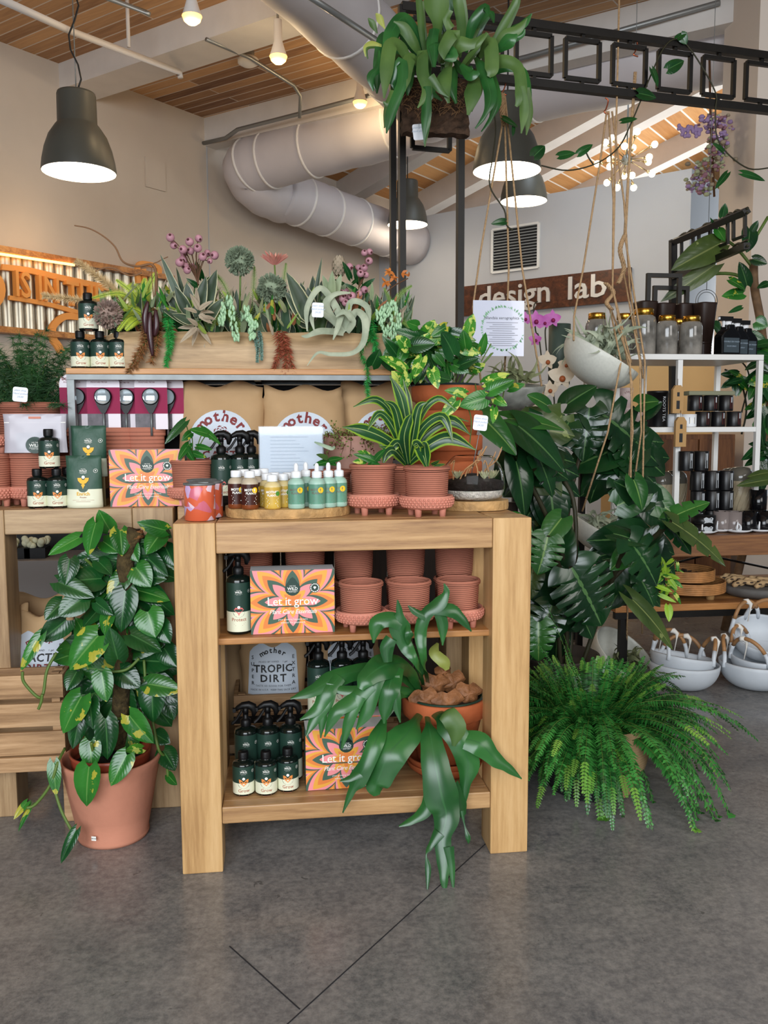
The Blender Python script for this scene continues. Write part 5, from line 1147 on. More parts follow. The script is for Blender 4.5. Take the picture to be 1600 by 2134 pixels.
PL = [(228,1103,205,1066,40),(200,1090,178,1156,46),(165,1120,98,1153,32),(250,1105,256,1157,44,M_pot1),(345,1105,287,1090,34,M_pot1),(335,1112,302,1152,48,M_pot1),(145,1165,137,1218,42),(122,1213,193,1242,42),(262,1195,222,1247,42,M_pot1),(283,1182,312,1222,52),(300,1155,346,1202,44),(287,1230,352,1247,40),
(262,1232,248,1318,58,M_pot2,-.03),(308,1275,322,1328,62,M_pot1,-.04),(272,1322,336,1354,50,None,-.05),(245,1374,230,1312,48,M_pot2,-.06),(205,1325,140,1394,72,M_pot1,-.06),(138,1292,82,1338,50,M_pot2),(84,1325,38,1398,28,M_pot1,-.05),(160,1400,137,1438,38,M_pot2),(212,1402,220,1463,44,M_pot1,-.07),(308,1425,377,1437,46,M_pot1,-.07),(318,1430,315,1506,58,M_pot2,-.06),
(170,1452,125,1527,62,M_pot1,-.07),(166,1490,152,1562,38,M_pot2,-.04),(188,1458,190,1520,40,M_pot2,-.05),(220,1498,226,1584,48,M_pot2,-.08),(270,1491,315,1552,52,M_pot1,-.09),(188,1545,190,1605,44,M_pot1,-.10),(186,1598,173,1682,64,M_pot1,-.17),(264,1573,228,1638,46,M_pot1,-.15),(112,1590,115,1660,28,M_pot1,-.12),(296,1560,262,1562,24,M_pot3,-.1),
(340,1565,366,1604,44,M_pot2,-.02),(350,1615,366,1636,22,M_pot1,-.02),(158,1731,122,1800,24,M_pot2,-.17),(56,1672,27,1706,16,M_pot1,-.1),(64,1680,34,1732,12,M_pot1,-.1),(250,1398,290,1432,50,M_pot2),(330,1300,352,1340,46,M_pot2),(320,1100,356,1118,36,M_pot2,.03),(325,1530,352,1548,34,M_pot2,.02),(172,1248,120,1282,52,M_pot2),(228,1275,214,1322,36,M_pot1),(200,1255,232,1282,30,M_pot2),
(300,1240,330,1290,46,M_pot2),(342,1350,366,1390,46,M_pot2,.0),(345,1440,362,1500,48,M_pot2,.03),(130,1255,92,1290,42,M_pot2),(215,1128,245,1150,36),(345,1140,362,1180,38,M_pot2,.03),(268,1130,285,1170,38,M_pot1,.02),(205,1170,232,1195,34,M_pot2,.01),(240,1330,215,1290,34,M_pot1,.0)]
mb = MB(); px_leaves(mb, PL, 2.40, [M_pot1, M_pot1, M_pot2], wk=1.3, hl=.2, fold=.3)
cluster(mb, 250, 1230, 100, 110, 2.45, .04, 50, (56, 80), [M_pot2, M_pot2, M_pot1], 3, wk=.95); cluster(mb, 240, 1420, 112, 135, 2.46, .04, 64, (56, 84), [M_pot2, M_pot2, M_pot1], 4, wk=.95)
child(mb, 'foliage', r)
mb = MB()
for v_ in ([(47, 1400, 2.36), (50, 1422, 2.36), (78, 1452, 2.36), (90, 1445, 2.37), (98, 1397, 2.38), (118, 1360, 2.4)], [(88, 1447, 2.36), (86, 1462, 2.36), (80, 1478, 2.36)], [(135, 1560, 2.34), (120, 1590, 2.28), (105, 1635, 2.27), (75, 1675, 2.27), (56, 1684, 2.27)], [(112, 1640, 2.27), (128, 1690, 2.255), (150, 1732, 2.245)],
           [(205, 1590, 2.35), (195, 1570, 2.3), (190, 1548, 2.28)], [(150, 1170, 2.42), (190, 1195, 2.43), (215, 1205, 2.44)], [(178, 1165, 2.41), (200, 1185, 2.43), (218, 1200, 2.44)], [(290, 1372, 2.37), (262, 1396, 2.37), (222, 1400, 2.37)], [(300, 1375, 2.4), (302, 1420, 2.39), (292, 1440, 2.38)], [(316, 1490, 2.39), (330, 1560, 2.36), (345, 1580, 2.38), (350, 1618, 2.38)], [(235, 1500, 2.4), (262, 1495, 2.36), (290, 1487, 2.36)]):
    vine(mb, v_, .0042, M_stem)
child(mb, 'vines', r)
# ---------------------------------------------------------------- potted things on the counter and the front table
def potted(label, px, Y, z, sc, build, cat='potted plant', name='potted_plant', saucer=None):
    x = P(px, 1000, Y).x; r = thing(name, label, cat, (x, Y, z)); pot_mesh(r, sc, 'pot'); m2 = MB(); m2.lathe([(0, .088*sc), (.048*sc, .087*sc)], M_soil, n=24); m2.build('soil', r)
    lf, stm = MB(), MB(); build(lf, stm, x, Y); child(lf, 'foliage', r)
    if stm.v: child(stm, 'stems', r)
    if saucer: stand(Ps, px, Y, z-.0268*sc, saucer, GSa, scale=(sc,)*3)
    return r
ZSC = .0268
def b1(lf, st_, x, Y):
    px_leaves(lf, [(386, 878, 342, 922, 26, M_pot2), (432, 904, 397, 892, 28), (420, 893, 460, 922, 22), (398, 902, 380, 918, 22), (394, 925, 370, 956, 24, M_pot1), (402, 944, 428, 953, 18), (410, 930, 440, 935, 18), (388, 935, 402, 962, 20)], Y-.03, [M_pot1, M_pot2], jit=.02)
    for e in ((386, 880), (398, 900), (425, 896), (394, 927), (405, 942), (410, 930), (432, 904)): vine(st_, [(400+(e[0]-400)*.1, 968, Y), ((400+e[0])/2+2, (e[1]+945)/2, Y-.02), (e[0], e[1], Y-.03)], .0016, M_stem, 4)
potted('small pothos in a ribbed terracotta pot on the counter, right of the flower print box', 400, YC+.06, ZC+ZSC*1.05, 1.06, b1, saucer='studded footed saucer under the small pothos beside the flower print box')
def b2(lf, st_, x, Y):
    px_leaves(lf, [(786, 962, 740, 944, 24), (782, 958, 800, 936, 20), (762, 960, 738, 962, 18), (772, 950, 748, 938, 20), (780, 966, 765, 972, 16)], Y-.02, [M_pot1, M_pot3], jit=.01)
    for e in ((786, 960), (782, 956), (764, 960)): vine(st_, [(778, 975, Y), (e[0], e[1], Y-.02)], .0018, M_stem, 3)
potted('small trailing plant in the left of the two footed ribbed pots', 777, 2.275, ZT+ZSC, 1.06, b2, saucer='studded footed saucer under the left of the two ribbed pots on the front table')
def b3(lf, st_, x, Y):
    pr(lf, [(888, 972, Y, 8), (880, 945, Y-.01, 26), (868, 925, Y-.02, 22), (862, 930, Y-.03, 3)], M_drac); pr(lf, [(890, 972, Y, 8), (886, 948, Y-.01, 24), (884, 928, Y-.03, 18), (880, 925, Y-.04, 2)], M_drac)
    for i in range(16):
        a = 2*PI*i/16; c = [V((x+.004*math.cos(a), Y+.004*math.sin(a), ZT+.115))+V((math.cos(a)*t, math.sin(a)*t, .6*t-9*t*t)) for t in (0, .012, .026, .040)]; lf.strip(c, [.006, .010, .007, .001], V((-math.sin(a), math.cos(a), 0)), M_stag2, .2, 2)
    px_leaves(lf, [(900, 968, 915, 962, 12), (905, 972, 925, 966, 10)], Y-.02, [M_drac])
potted('small spiky plant in the right of the two footed ribbed pots', 889, 2.205, ZT+ZSC, 1.03, b3, saucer='studded footed saucer under the right ribbed pot at the front table edge')
def b4(lf, st_, x, Y):
    px_leaves(lf, [(690, 962, 655, 966, 22, M_pot1), (686, 960, 712, 954, 18), (682, 955, 662, 946, 16), (684, 962, 700, 968, 16)], Y-.02, [M_stag2, M_pot1], jit=.01)
    pr(lf, [(655, 921, Y, 3), (668, 926, Y-.01, 7), (690, 934, Y-.01, 9), (697, 930, Y, 4)], leafmat('pale cactus', '#8fa68c', '#a6b89c', rough=.6, veins=0))
potted('ribbed pot with a few round leaves, behind the dropper bottles', 684, 2.415, ZT+.0, 1.12, b4)
YD = 2.44
def b5(lf, st_, x, Y):
    L_ = [[(848,968,0,10),(849,905,-.01,20),(836,830,-.02,26),(812,783,-.03,2)], [(850,968,0,10),(853,890,.01,18),(850,835,.02,16),(840,790,.03,2)], [(848,965,0,9),(822,875,-.03,16),(785,833,-.06,19),(736,848,-.09,2)], [(848,965,0,9),(818,890,-.05,18),(790,862,-.08,18),(766,896,-.10,2)], [(848,965,0,12),(812,922,-.06,26),(762,898,-.10,34),(713,890,-.13,2)],
          [(850,965,0,9),(874,870,-.03,16),(912,830,-.05,15),(948,853,-.07,2)], [(850,965,0,9),(878,895,-.05,20),(922,868,-.08,22),(944,922,-.10,2)], [(851,965,0,10),(885,905,-.01,24),(938,876,-.02,28),(980,906,-.03,2)], [(851,967,0,12),(885,935,-.05,28),(935,912,-.07,32),(992,938,-.09,2)], [(850,965,.02,8),(880,888,.03,12),(925,868,.04,12),(976,878,.05,2)],
          [(847,968,0,12),(822,940,-.08,26),(806,945,-.10,22),(798,968,-.11,2)], [(846,968,0,12),(830,925,-.06,24),(812,935,-.08,18),(790,930,-.10,2)], [(849,967,0,10),(835,900,-.05,22),(822,850,-.08,20),(800,836,-.1,2)], [(851,967,0,10),(862,900,-.06,22),(872,850,-.08,18),(890,838,-.09,2)], [(850,967,-.01,12),(842,915,-.06,26),(850,880,-.08,22),(858,862,-.09,2)], [(848,968,.02,10),(800,925,.04,20),(790,900,.05,16),(772,912,.05,2)]]
    for l_ in L_: pr(lf, [(a, b_, Y+c, w_) for a, b_, c, w_ in l_], M_drac, cup=.16)
potted('striped lemon and green dracaena behind the two footed pots', 834, YD, ZT, 1.22, b5, name='dracaena')
# pink bowl pot with wiry creeper
M_pinkpot = mat('dusty pink clay', '#b58b7c', .75, noise=.1, nscale=10); Yk = YC+.15; xk = P(748, 940, Yk).x; hk = P(748, 908, Yk).z-ZC
r = thing('potted_creeper', 'wiry creeping plant in a wide dusty pink pot behind the dropper bottles', 'potted plant', (xk, Yk, ZC)); mb = MB(); Rk = .113
mb.lathe([(0, 0), (.07, 0), (.09, .03), (Rk-.004, hk*.7), (Rk, hk), (Rk-.006, hk), (Rk-.012, hk*.8), (0, hk*.75)], M_pinkpot, n=48); mb.build('pot', r); mb = MB(); mb.lathe([(0, hk-.015), (Rk-.008, hk-.016)], M_soil, n=24); mb.build('soil', r)
M_wire = mat('wiry stems', '#5a3a22', .7); M_tiny = mat('tiny olive leaves', '#6f7a3a', .5, noise=.3, nscale=40); M_tinyr = mat('tiny maroon leaves', '#5a2a1e', .5)
st_, lf = MB(), MB(); q = random.Random(8)
for i in range(110):
    a = q.uniform(0, 2*PI); rr_ = Rk*.85*math.sqrt(q.random()); b_ = V((rr_*math.cos(a), rr_*math.sin(a), hk-.012)); d = V((math.cos(a)*.8+q.uniform(-.5, .5), math.sin(a)*.8-.3, q.uniform(.3, 1.2))).normalized(); L_ = q.uniform(.05, .11); g = q.uniform(.3, 1.6)
    c = [b_+d*L_*t-V((0, 0, g*L_*t*t*.6)) for t in (0, .25, .5, .75, 1)]; c = [p+V((q.uniform(-.003, .003), 0, q.uniform(-.003, .003))) for p in c]; st_.tube(c, .0008, M_wire, n=4)
    for p in c[1:]:
        for _ in range(5): e_ = p+V((q.uniform(-.01, .01), q.uniform(-.01, .01), q.uniform(-.008, .008))); u = V((q.uniform(-1, 1), q.uniform(-1, 1), q.uniform(-1, 1))).normalized()*.0042; v_ = u.cross(V((0, 1, .3))).normalized()*.0026; lf.add([e_-u, e_+v_, e_+u, e_-v_], [(0, 1, 2, 3)], M_tiny if x and q.random() < .75 else M_tinyr, False)
st_.build('stems', r); lf.build('foliage', r)
# stacked terracotta pots with pothos -------------------------------------------
Yn = YC+.16; xn = P(931, 900, Yn).x; zt4 = P(931, 802, Yn-.1).z; Rn = .112; hn = .125; n_ = 4; stp = (zt4-ZC-hn)/(n_-1)
def smooth_pot(): 
    r = thing('terracotta_planter', 'x', 'pot'); m2 = MB(); m2.lathe([(0, 0), (.078, 0), (.082, .004), (.100, .075), (.105, .077), (Rn, .080), (Rn+.001, .118), (Rn-.002, hn), (Rn-.010, hn), (Rn-.014, .09), (.078, .008), (0, .008)], M_terra_s, n=56); m2.build('pot_body', r); return r
PN = Proto(smooth_pot())
for i, lb in enumerate(('smooth terracotta planter, lowest of the tall nested stack', 'smooth terracotta planter, second from the bottom of the nested stack', 'smooth terracotta planter, third from the bottom of the nested stack')): PN.put((xn, Yn, ZC+i*stp), 0, lb, 'nested terracotta planters', None)
r = thing('potted_pothos', 'variegated pothos spilling from the top of the nested terracotta planters', 'potted plant', (xn, Yn, ZC+3*stp)); m2 = MB(); m2.lathe([(0, 0), (.078, 0), (.100, .075), (Rn, .080), (Rn+.001, .118), (Rn-.002, hn), (Rn-.010, hn), (.078, .008), (0, .008)], M_terra_s, n=56); m2.build('pot', r)
m2 = MB(); m2.lathe([(.08, .06), (.102, .132), (.098, .132), (.09, .1)], mat('black nursery pot', '#1c2a2c', .4), n=40); m2.build('nursery_pot', r); m2 = MB(); m2.lathe([(0, .118), (.098, .117)], M_soil, n=24); m2.build('soil', r)
lf, st_ = MB(), MB()
TL = [(888,700,905,668,44,M_pot3),(945,740,925,690,70,M_pot2,-.1),(975,695,985,655,34,M_pot3,-.05),(970,725,965,690,36,M_pot1),(1000,735,1015,695,30,M_pot1),(905,705,860,690,44,M_pot2),(930,680,900,700,30,M_pot1),(845,770,795,738,44,M_pot3,-.1),(850,725,828,700,40,M_pot3,-.08),(860,720,905,715,46,M_pot2,-.08),(880,745,860,785,36,M_pot3,-.1),(830,745,800,700,34,M_pot2),(900,770,912,808,34,M_pot3,-.12),(850,780,835,820,34,M_pot3,-.12),(905,785,940,790,40,M_pot2,-.12),
(1020,815,1070,790,40,M_pot1,-.16),(1010,830,960,845,50,M_pot1,-.18),(950,835,920,870,34,M_pot3,-.2),(1030,830,1055,845,26,M_pot3,-.14),(1030,850,1028,880,22,M_pot3,-.16),(1010,798,1060,775,36,M_pot3,-.1),(1060,810,1092,802,24,M_pot1,-.1),(970,820,930,812,28,M_pot3,-.14),(820,765,790,745,30,M_pot2),(945,760,975,775,36,M_pot1),(840,800,818,775,36,M_pot3,-.1),(775,762,792,730,40,M_pot2,-.02),(870,680,850,672,30,M_pot1),(960,760,995,745,34,M_pot2),(985,770,1010,760,30,M_pot3)]
px_leaves(lf, TL, Yn-.06, [M_pot3, M_pot1, M_pot2], hl=.2)
cluster(lf, 900, 735, 100, 52, Yn-.02, .08, 70, (32, 52), [M_pot3, M_pot1, M_pot2], 12, .5)
for q_ in range(26):
    a = R.uniform(-1, 1); vine(st_, [(931+a*30, 812, Yn), (931+a*60, 780, Yn-.03), (931+a*100, 745-R.uniform(0, 30), Yn-.05)], .002, M_stem, 3)
vine(st_, [(990, 800, Yn-.1), (1000, 830, Yn-.15), (1040, 842, Yn-.16), (1050, 815, Yn-.14)], .002, M_stem); vine(st_, [(955, 808, Yn-.13), (975, 850, Yn-.2), (982, 880, Yn-.2), (978, 930, Yn-.2)], .002, M_stem)
child(lf, 'foliage', r); child(st_, 'stems', r)
# price cards on sticks
M_card = mat('white price card', '#e6e8ee', .4)
def card(label, px, py, Y, wpx, hpx, rot=0, stick=None, lines=3):
    p = P(px, py, Y); r = thing('price_card', label, 'price card', p, 0); w_, h_ = px2m(wpx, p)/2, px2m(hpx, p)/2; m2 = MB(); rc = min(w_, h_)*.3; pts = []
    for cx_, cz_, a0_ in ((w_-rc, h_-rc, 0), (-w_+rc, h_-rc, PI/2), (-w_+rc, -h_+rc, PI), (w_-rc, -h_+rc, 1.5*PI)): pts += [(cx_+rc*math.cos(a0_+i*PI/6), cz_+rc*math.sin(a0_+i*PI/6)) for i in range(4)]
    c_, s_ = math.cos(rot), math.sin(rot); m2.prism([(c_*x-s_*z, 0, s_*x+c_*z) for x, z in pts], (0, .0012, 0), M_card)
    for i in range(lines): put_text(m2, ('plant shop', 'Hand picked', '24.00', 'thank you')[i % 4], M_gprint, lambda p_: V((c_*p_.x-s_*(p_.y+h_*(.45-.45*i)), -.0008, s_*p_.x+c_*(p_.y+h_*(.45-.45*i)))), h_*.38, shear=.3)
    m2.build('card', r)
    if stick: e = P(stick[0], stick[1], stick[2])-p; m3 = MB(); m3.tube([(0, .002, -h_*.5), e], .0012, M_steel, n=5); m3.build('stick', r)
    return r
card('white price card on a stick above the glass terrarium', 1001, 881, 2.35, 30, 32, -.12, (981, 995, 2.36)); card('white price card in the feathery fern pot at left', 42, 822, YC+.12, 30, 30, -.1, (42, 850, YC+.14))
card('white price card hung among the flowers in the trough', 662, 646, YS-.085, 24, 30, -.04); card('white price card under the mounted staghorn board', 873, 275, 3.28, 26, 32, .12, (873, 255, 3.28), 2)
# ---------------------------------------------------------------- feathery fern far left
Yf = YC+.30; xf = P(72, 900, Yf).x; Rf = .122; hf = P(72, 838, Yf-.1).z-ZC
r = thing('potted_asparagus_fern', 'feathery dark green asparagus fern in a large ribbed pot at the left edge', 'potted plant', (xf, Yf, ZC)); mb = MB(); mb.lathe([(0, 0), (.085, 0), (.09, .01), (Rf-.006, hf-.02), (Rf, hf-.018), (Rf+.001, hf), (Rf-.008, hf), (Rf-.012, hf-.03), (0, hf-.03)], M_terra, n=48); mb.build('pot', r)
M_feather = leafmat('feathery needles', '#1d4420', '#2c5a27', rough=.6, veins=0, scale=12); lf, st_ = MB(), MB(); q = random.Random(14)
for i in range(105):
    a = q.uniform(0, 2*PI); el = q.uniform(.15, 1.45); L_ = q.uniform(.15, .29); d = V((math.cos(a)*math.cos(el), math.sin(a)*math.cos(el)*.7, math.sin(el))); b_ = V((d.x*.04, d.y*.04, hf-.02)); c = [b_+d*L_*t+V((0, 0, -.12*L_*t*t)) for t in [k/9 for k in range(10)]]; st_.tube(c, .0008, M_stem, n=3)
    for p in c[2:]:
        for _ in range(30):
            u = V((q.gauss(0, 1), q.gauss(0, 1), q.gauss(.1, .6))).normalized(); l_ = q.uniform(.010, .038); e_ = p+u*l_; s_ = u.cross(V((.3, 1, .2))).normalized()*.0009; lf.add([p-s_, p+s_, e_+V((0, 0, -.004))], [(0, 1, 2)], M_feather, False)
lf.build('foliage', r); st_.build('stems', r)
# ---------------------------------------------------------------- staghorn fern on the bottom shelf
xs = P(925, 1560, 2.30).x; zr_ = .385
r = thing('staghorn_fern', 'large staghorn fern in a terracotta pot spilling off the bottom shelf', 'potted plant', (xs, 2.295, ZB+.034)); H = zr_-ZB-.034; mb = MB()
mb.lathe([(0, 0), (.072, 0), (.076, .004), (.104, H*.68), (.106, H*.70), (.108, H*.71), (.117, H*.73), (.120, H*.97), (.118, H), (.110, H), (.108, H*.9), (0, H*.85)], M_terra_s, n=64); mb.build('pot', r)
mb = MB(); mb.lathe([(.109, H*.9), (.109, H+.003), (.104, H+.004), (.102, H*.9)], mat('dark green nursery pot', '#203a2e', .4), n=48); mb.build('nursery_pot', r); mb = MB(); mb.lathe([(0, H-.008), (.05, H-.006), (.103, H-.012)], M_soil, n=40); mb.build('soil', r)
def plain_saucer():
    r = thing('terracotta_saucer', 'x', 'saucer'); m2 = MB(); m2.lathe([(0, 0), (.085, 0), (.102, .014), (.107, .026), (.1075, .030), (.102, .030), (.097, .022), (.082, .008), (0, .008)], M_terra_s, n=56); m2.build('saucer_dish', r); return r
PZ = Proto(plain_saucer()); PZ.put((xs, 2.295, ZB), 0, 'terracotta saucer under the staghorn pot, lower of two nested'); PZ.put((xs, 2.295, ZB+.0155), 0, 'terracotta saucer holding the staghorn pot, upper of two nested')
lf = MB(); C = (868, 1440, 2.30)
ST = [
 [(872,1445,2.30,8),(845,1412,2.26,24),(790,1395,2.2,34),(735,1402,2.16,36),(690,1418,2.13,42),(650,1440,2.11,26),(605,1456,2.10,4)],
 [(708,1410,2.135,30),(682,1440,2.11,36),(660,1478,2.10,24),(625,1500,2.09,4)], [(688,1425,2.12,34),(678,1465,2.105,32),(655,1500,2.10,22),(638,1535,2.09,3)], [(672,1450,2.11,26),(672,1490,2.10,20),(668,1538,2.09,3)],
 [(876,1445,2.30,8),(858,1405,2.24,26),(835,1385,2.17,46),(800,1388,2.12,60),(765,1412,2.09,40),(750,1436,2.08,14)], [(822,1390,2.15,40),(812,1430,2.10,46),(803,1470,2.09,30),(800,1508,2.09,4)], [(815,1410,2.12,36),(822,1450,2.10,26),(834,1506,2.09,3)], [(790,1395,2.12,40),(775,1435,2.10,38),(765,1480,2.09,30),(742,1520,2.09,4)], [(772,1425,2.10,34),(735,1460,2.09,34),(700,1485,2.08,28),(676,1536,2.08,3)],
 [(748,1450,2.09,30),(728,1500,2.08,24),(712,1560,2.08,5)], [(760,1440,2.10,26),(715,1438,2.11,20),(690,1432,2.12,4)],
 [(882,1430,2.31,7),(872,1390,2.095,12),(845,1345,2.095,30),(833,1308,2.095,46),(832,1275,2.095,14),(828,1250,2.095,3)], [(838,1300,2.095,34),(812,1290,2.095,34),(785,1300,2.095,34),(778,1340,2.095,4)], [(815,1330,2.095,26),(806,1350,2.095,30),(808,1380,2.095,18)],
 [(892,1425,2.31,7),(884,1380,2.10,14),(876,1320,2.095,26),(888,1280,2.095,26),(915,1258,2.095,30),(930,1235,2.095,14),(925,1216,2.095,3)], [(905,1268,2.095,26),(940,1272,2.095,30),(962,1290,2.095,20),(982,1316,2.095,3)], [(912,1268,2.095,24),(922,1300,2.095,24),(922,1345,2.095,3)], [(888,1285,2.095,20),(865,1275,2.095,14),(850,1262,2.095,3)],
 [(885,1425,2.32,6),(868,1372,2.30,22),(855,1335,2.095,22),(848,1300,2.095,4)],
 [(872,1450,2.30,6),(850,1440,2.26,18),(800,1438,2.22,24),(760,1455,2.2,10)], [(872,1450,2.30,6),(835,1446,2.24,20),(820,1470,2.2,14),(805,1500,2.18,3)],
 [(885,1475,2.27,6),(868,1498,2.18,18),(848,1530,2.12,62),(812,1570,2.09,74),(790,1620,2.085,58),(782,1640,2.085,40),(785,1658,2.085,14)],
 [(800,1500,2.16,14),(785,1540,2.10,36),(765,1590,2.08,34),(745,1625,2.08,40),(732,1650,2.08,16),(714,1694,2.08,3)], [(752,1610,2.08,22),(730,1622,2.08,14),(708,1628,2.08,3)],
 [(886,1478,2.26,6),(892,1505,2.16,12),(898,1540,2.11,46),(908,1600,2.07,60),(920,1660,2.05,74),(930,1700,2.04,56),(922,1745,2.02,36),(926,1790,2.00,34),(925,1830,1.98,18),(928,1862,1.97,3)],
 [(905,1655,2.085,46),(885,1690,2.08,28),(858,1710,2.08,16),(831,1722,2.08,4)], [(935,1640,2.08,48),(955,1680,2.08,40),(966,1700,2.08,14)], [(962,1690,2.05,10),(968,1720,2.04,3),(975,1745,2.03,11),(976,1758,2.03,2)], [(915,1735,2.02,26),(896,1765,2.01,12),(888,1782,2.0,3),(892,1810,1.99,13),(890,1860,1.97,2)], [(935,1765,2.0,22),(940,1800,1.99,16),(945,1858,1.97,3)],
 [(890,1478,2.26,6),(915,1490,2.16,26),(935,1510,2.12,56),(958,1545,2.095,50),(975,1590,2.09,50),(968,1640,2.09,22),(965,1690,2.09,3)], [(965,1540,2.10,40),(1000,1550,2.085,52),(1030,1580,2.08,34),(1058,1600,2.08,20),(1087,1623,2.08,3)]]
for l_ in ST: pr(lf, l_, M_stag, cup=.12, nv=6)
pr(lf, [(912, 1340, 2.30, 6), (905, 1360, 2.28, 24), (925, 1380, 2.27, 26), (932, 1396, 2.27, 10)], M_stagy); pr(lf, [(925, 1490, 2.14, 16), (930, 1485, 2.10, 40), (950, 1515, 2.085, 44), (945, 1555, 2.085, 8)], M_stag2)
child(lf, 'fronds', r)
sh = MB(); q = random.Random(2)
for cx_, cy_, Y, w_ in ((885, 1462, 2.24, 62), (935, 1468, 2.23, 66), (975, 1448, 2.25, 58), (905, 1430, 2.30, 60), (945, 1425, 2.31, 56), (925, 1400, 2.33, 36)):
    c = P(cx_, cy_, Y); rr_ = px2m(w_, c)/2; vs = [c+V((0, -.012, .004))]; fs = []; n = 22; ph = q.uniform(0, 6)
    for j in (1, 2, 3):
        for i in range(n): a = 2*PI*i/n; k_ = rr_*j/3*(1+.12*math.sin(3*a+ph)+.08*math.sin(7*a)*(j/3)); vs.append(c+V((k_*math.cos(a), -.012+.02*(j/3)**2+.006*math.sin(5*a+ph+j)*(j/2), k_*math.sin(a)*.9)))
    for i in range(n): fs.append((0, 1+i, 1+(i+1) % n))
    for j in (0, 1):
        for i in range(n): a = 1+j*n+i; b_ = 1+j*n+(i+1) % n; fs.append((a, a+n, b_+n, b_))
    sh.add(vs, fs, M_dry)
child(sh, 'dry_shield_fronds', r)
# ---------------------------------------------------------------- mounted staghorn on the trellis
M_barkd = mat('cork bark', '#4a3628', .95, noise=.55, nscale=35, bump=1, bscale=45)
Ym = 3.36; mp = P(906, 225, Ym); r = thing('mounted_staghorn_fern', 'staghorn fern mounted on a square bark board at the top of the trellis', 'hanging plant', mp)
w_, h_ = px2m(140, mp)/2, px2m(112, mp)/2; mb = MB(); n = 14; vs = []; fs = []; q = random.Random(6)
for s_ in (0, 1):
    for j in range(n+1):
        for i in range(n+1): vs.append(V((-w_+2*w_*i/n+(.004*q.uniform(-1, 1)), (-.03+q.uniform(-.008, .008)) if s_ == 0 else .02, -h_+2*h_*j/n+.004*q.uniform(-1, 1))))
N_ = (n+1)**2
for j in range(n):
    for i in range(n): a = j*(n+1)+i; fs += [(a, a+1, a+n+2, a+n+1), (N_+a+n+1, N_+a+n+2, N_+a+1, N_+a)]
    a, b_ = j*(n+1), j*(n+1)+n; fs += [(a, a+n+1, N_+a+n+1, N_+a), (b_, N_+b_, N_+b_+n+1, b_+n+1), (j, N_+j, N_+j+1, j+1), (n*(n+1)+j, n*(n+1)+j+1, N_+n*(n+1)+j+1, N_+n*(n+1)+j)]
mb.add(vs, fs, M_barkd, False); mb.build('bark_board', r)
lf = MB()
MS = [[(885,140,30,6),(868,70,20,20),(840,38,12,28),(815,70,6,30),(800,118,0,6)], [(888,130,26,6),(878,60,18,14),(872,-5,10,14)], [(905,120,26,6),(912,60,10,20),(910,10,4,52),(895,-40,0,40)], [(905,60,6,22),(900,90,2,24),(902,140,0,4)], [(940,60,8,20),(930,40,6,16),(935,20,4,20)], [(958,120,24,6),(962,60,14,20),(955,10,8,22),(945,-30,6,10)], [(972,110,22,6),(985,50,12,22),(1010,15,8,18),(1018,35,4,4)],
 [(1015,120,20,6),(1045,60,12,18),(1070,10,6,14),(1080,-20,4,4)], [(1020,125,20,6),(1050,80,10,28),(1080,60,6,20),(1098,38,4,3)], [(1050,90,10,20),(1085,75,6,10),(1093,60,4,3)], [(1005,150,20,8),(1040,128,8,26),(1078,140,2,24),(1086,195,-2,26),(1075,222,-2,6)], [(1086,180,-2,16),(1092,230,-3,20),(1086,278,-4,3)], [(990,120,20,8),(1008,150,6,26),(1022,200,-2,26),(1010,240,-4,10),(990,268,-4,3)], [(985,150,14,10),(985,190,0,36),(975,240,-3,6)],
 [(860,150,16,8),(838,100,8,24),(815,92,2,30),(806,140,-2,30),(800,205,-4,4)], [(850,150,14,8),(822,180,4,18),(835,130,0,24),(838,170,-3,22),(815,235,-5,22),(805,278,-6,3)], [(822,190,-3,20),(808,215,-4,14),(798,212,-4,3)], [(795,95,6,6),(775,90,4,12),(760,98,2,6),(762,118,2,3)], [(790,105,4,3),(788,140,2,16),(772,160,0,16),(778,190,0,3)], [(802,60,6,3),(792,40,4,16),(783,28,2,4)], [(870,150,16,8),(880,110,4,22),(880,150,-2,26),(890,190,-5,22),(870,225,-6,3)], [(888,180,-5,20),(888,240,-6,22),(884,300,-6,3)], [(895,160,-4,22),(915,185,-5,14),(935,202,-5,3)],
 [(920,130,16,8),(950,95,4,34),(985,90,0,22),(1008,70,0,3)], [(925,105,4,28),(940,115,2,30),(925,125,0,4)], [(930,140,10,8),(945,70,0,30),(925,100,-2,24),(925,124,-3,4)], [(940,130,14,8),(925,165,0,32),(935,215,-3,6)], [(905,130,14,8),(905,90,2,26),(905,140,-3,6)], [(880,140,12,8),(855,120,4,28),(845,160,-2,24),(843,190,-3,4)], [(960,140,14,8),(990,100,0,12),(1015,68,-2,8)], [(960,135,10,10),(980,155,0,26),(998,150,-2,10)], [(1000,120,14,8),(1020,90,4,30),(1025,140,0,30),(1018,160,0,8)], [(880,120,16,8),(860,85,10,24),(842,60,8,24),(820,45,8,4)], [(1030,110,12,8),(1060,85,4,30),(1078,72,2,6)]]
for i, l_ in enumerate(MS):
    dx, dy = R.uniform(-16, 16), R.uniform(-14, 16); pr(lf, [(a+dx, b_+dy, Ym-.005-(30-c)*.003, w2*.9) for a, b_, c, w2 in l_], M_stag2 if i % 2 else M_stag, cup=.15, tw=-.3, nv=4)
    pr(lf, [(a, b_, Ym-.05-(30-c)*.006, w2) for a, b_, c, w2 in l_], M_stagy if i in (17, 19) else (M_stag2 if i % 3 else M_stag), cup=.15, tw=.25, nv=4)
child(lf, 'fronds', r)
mo = MB(); q = random.Random(1)
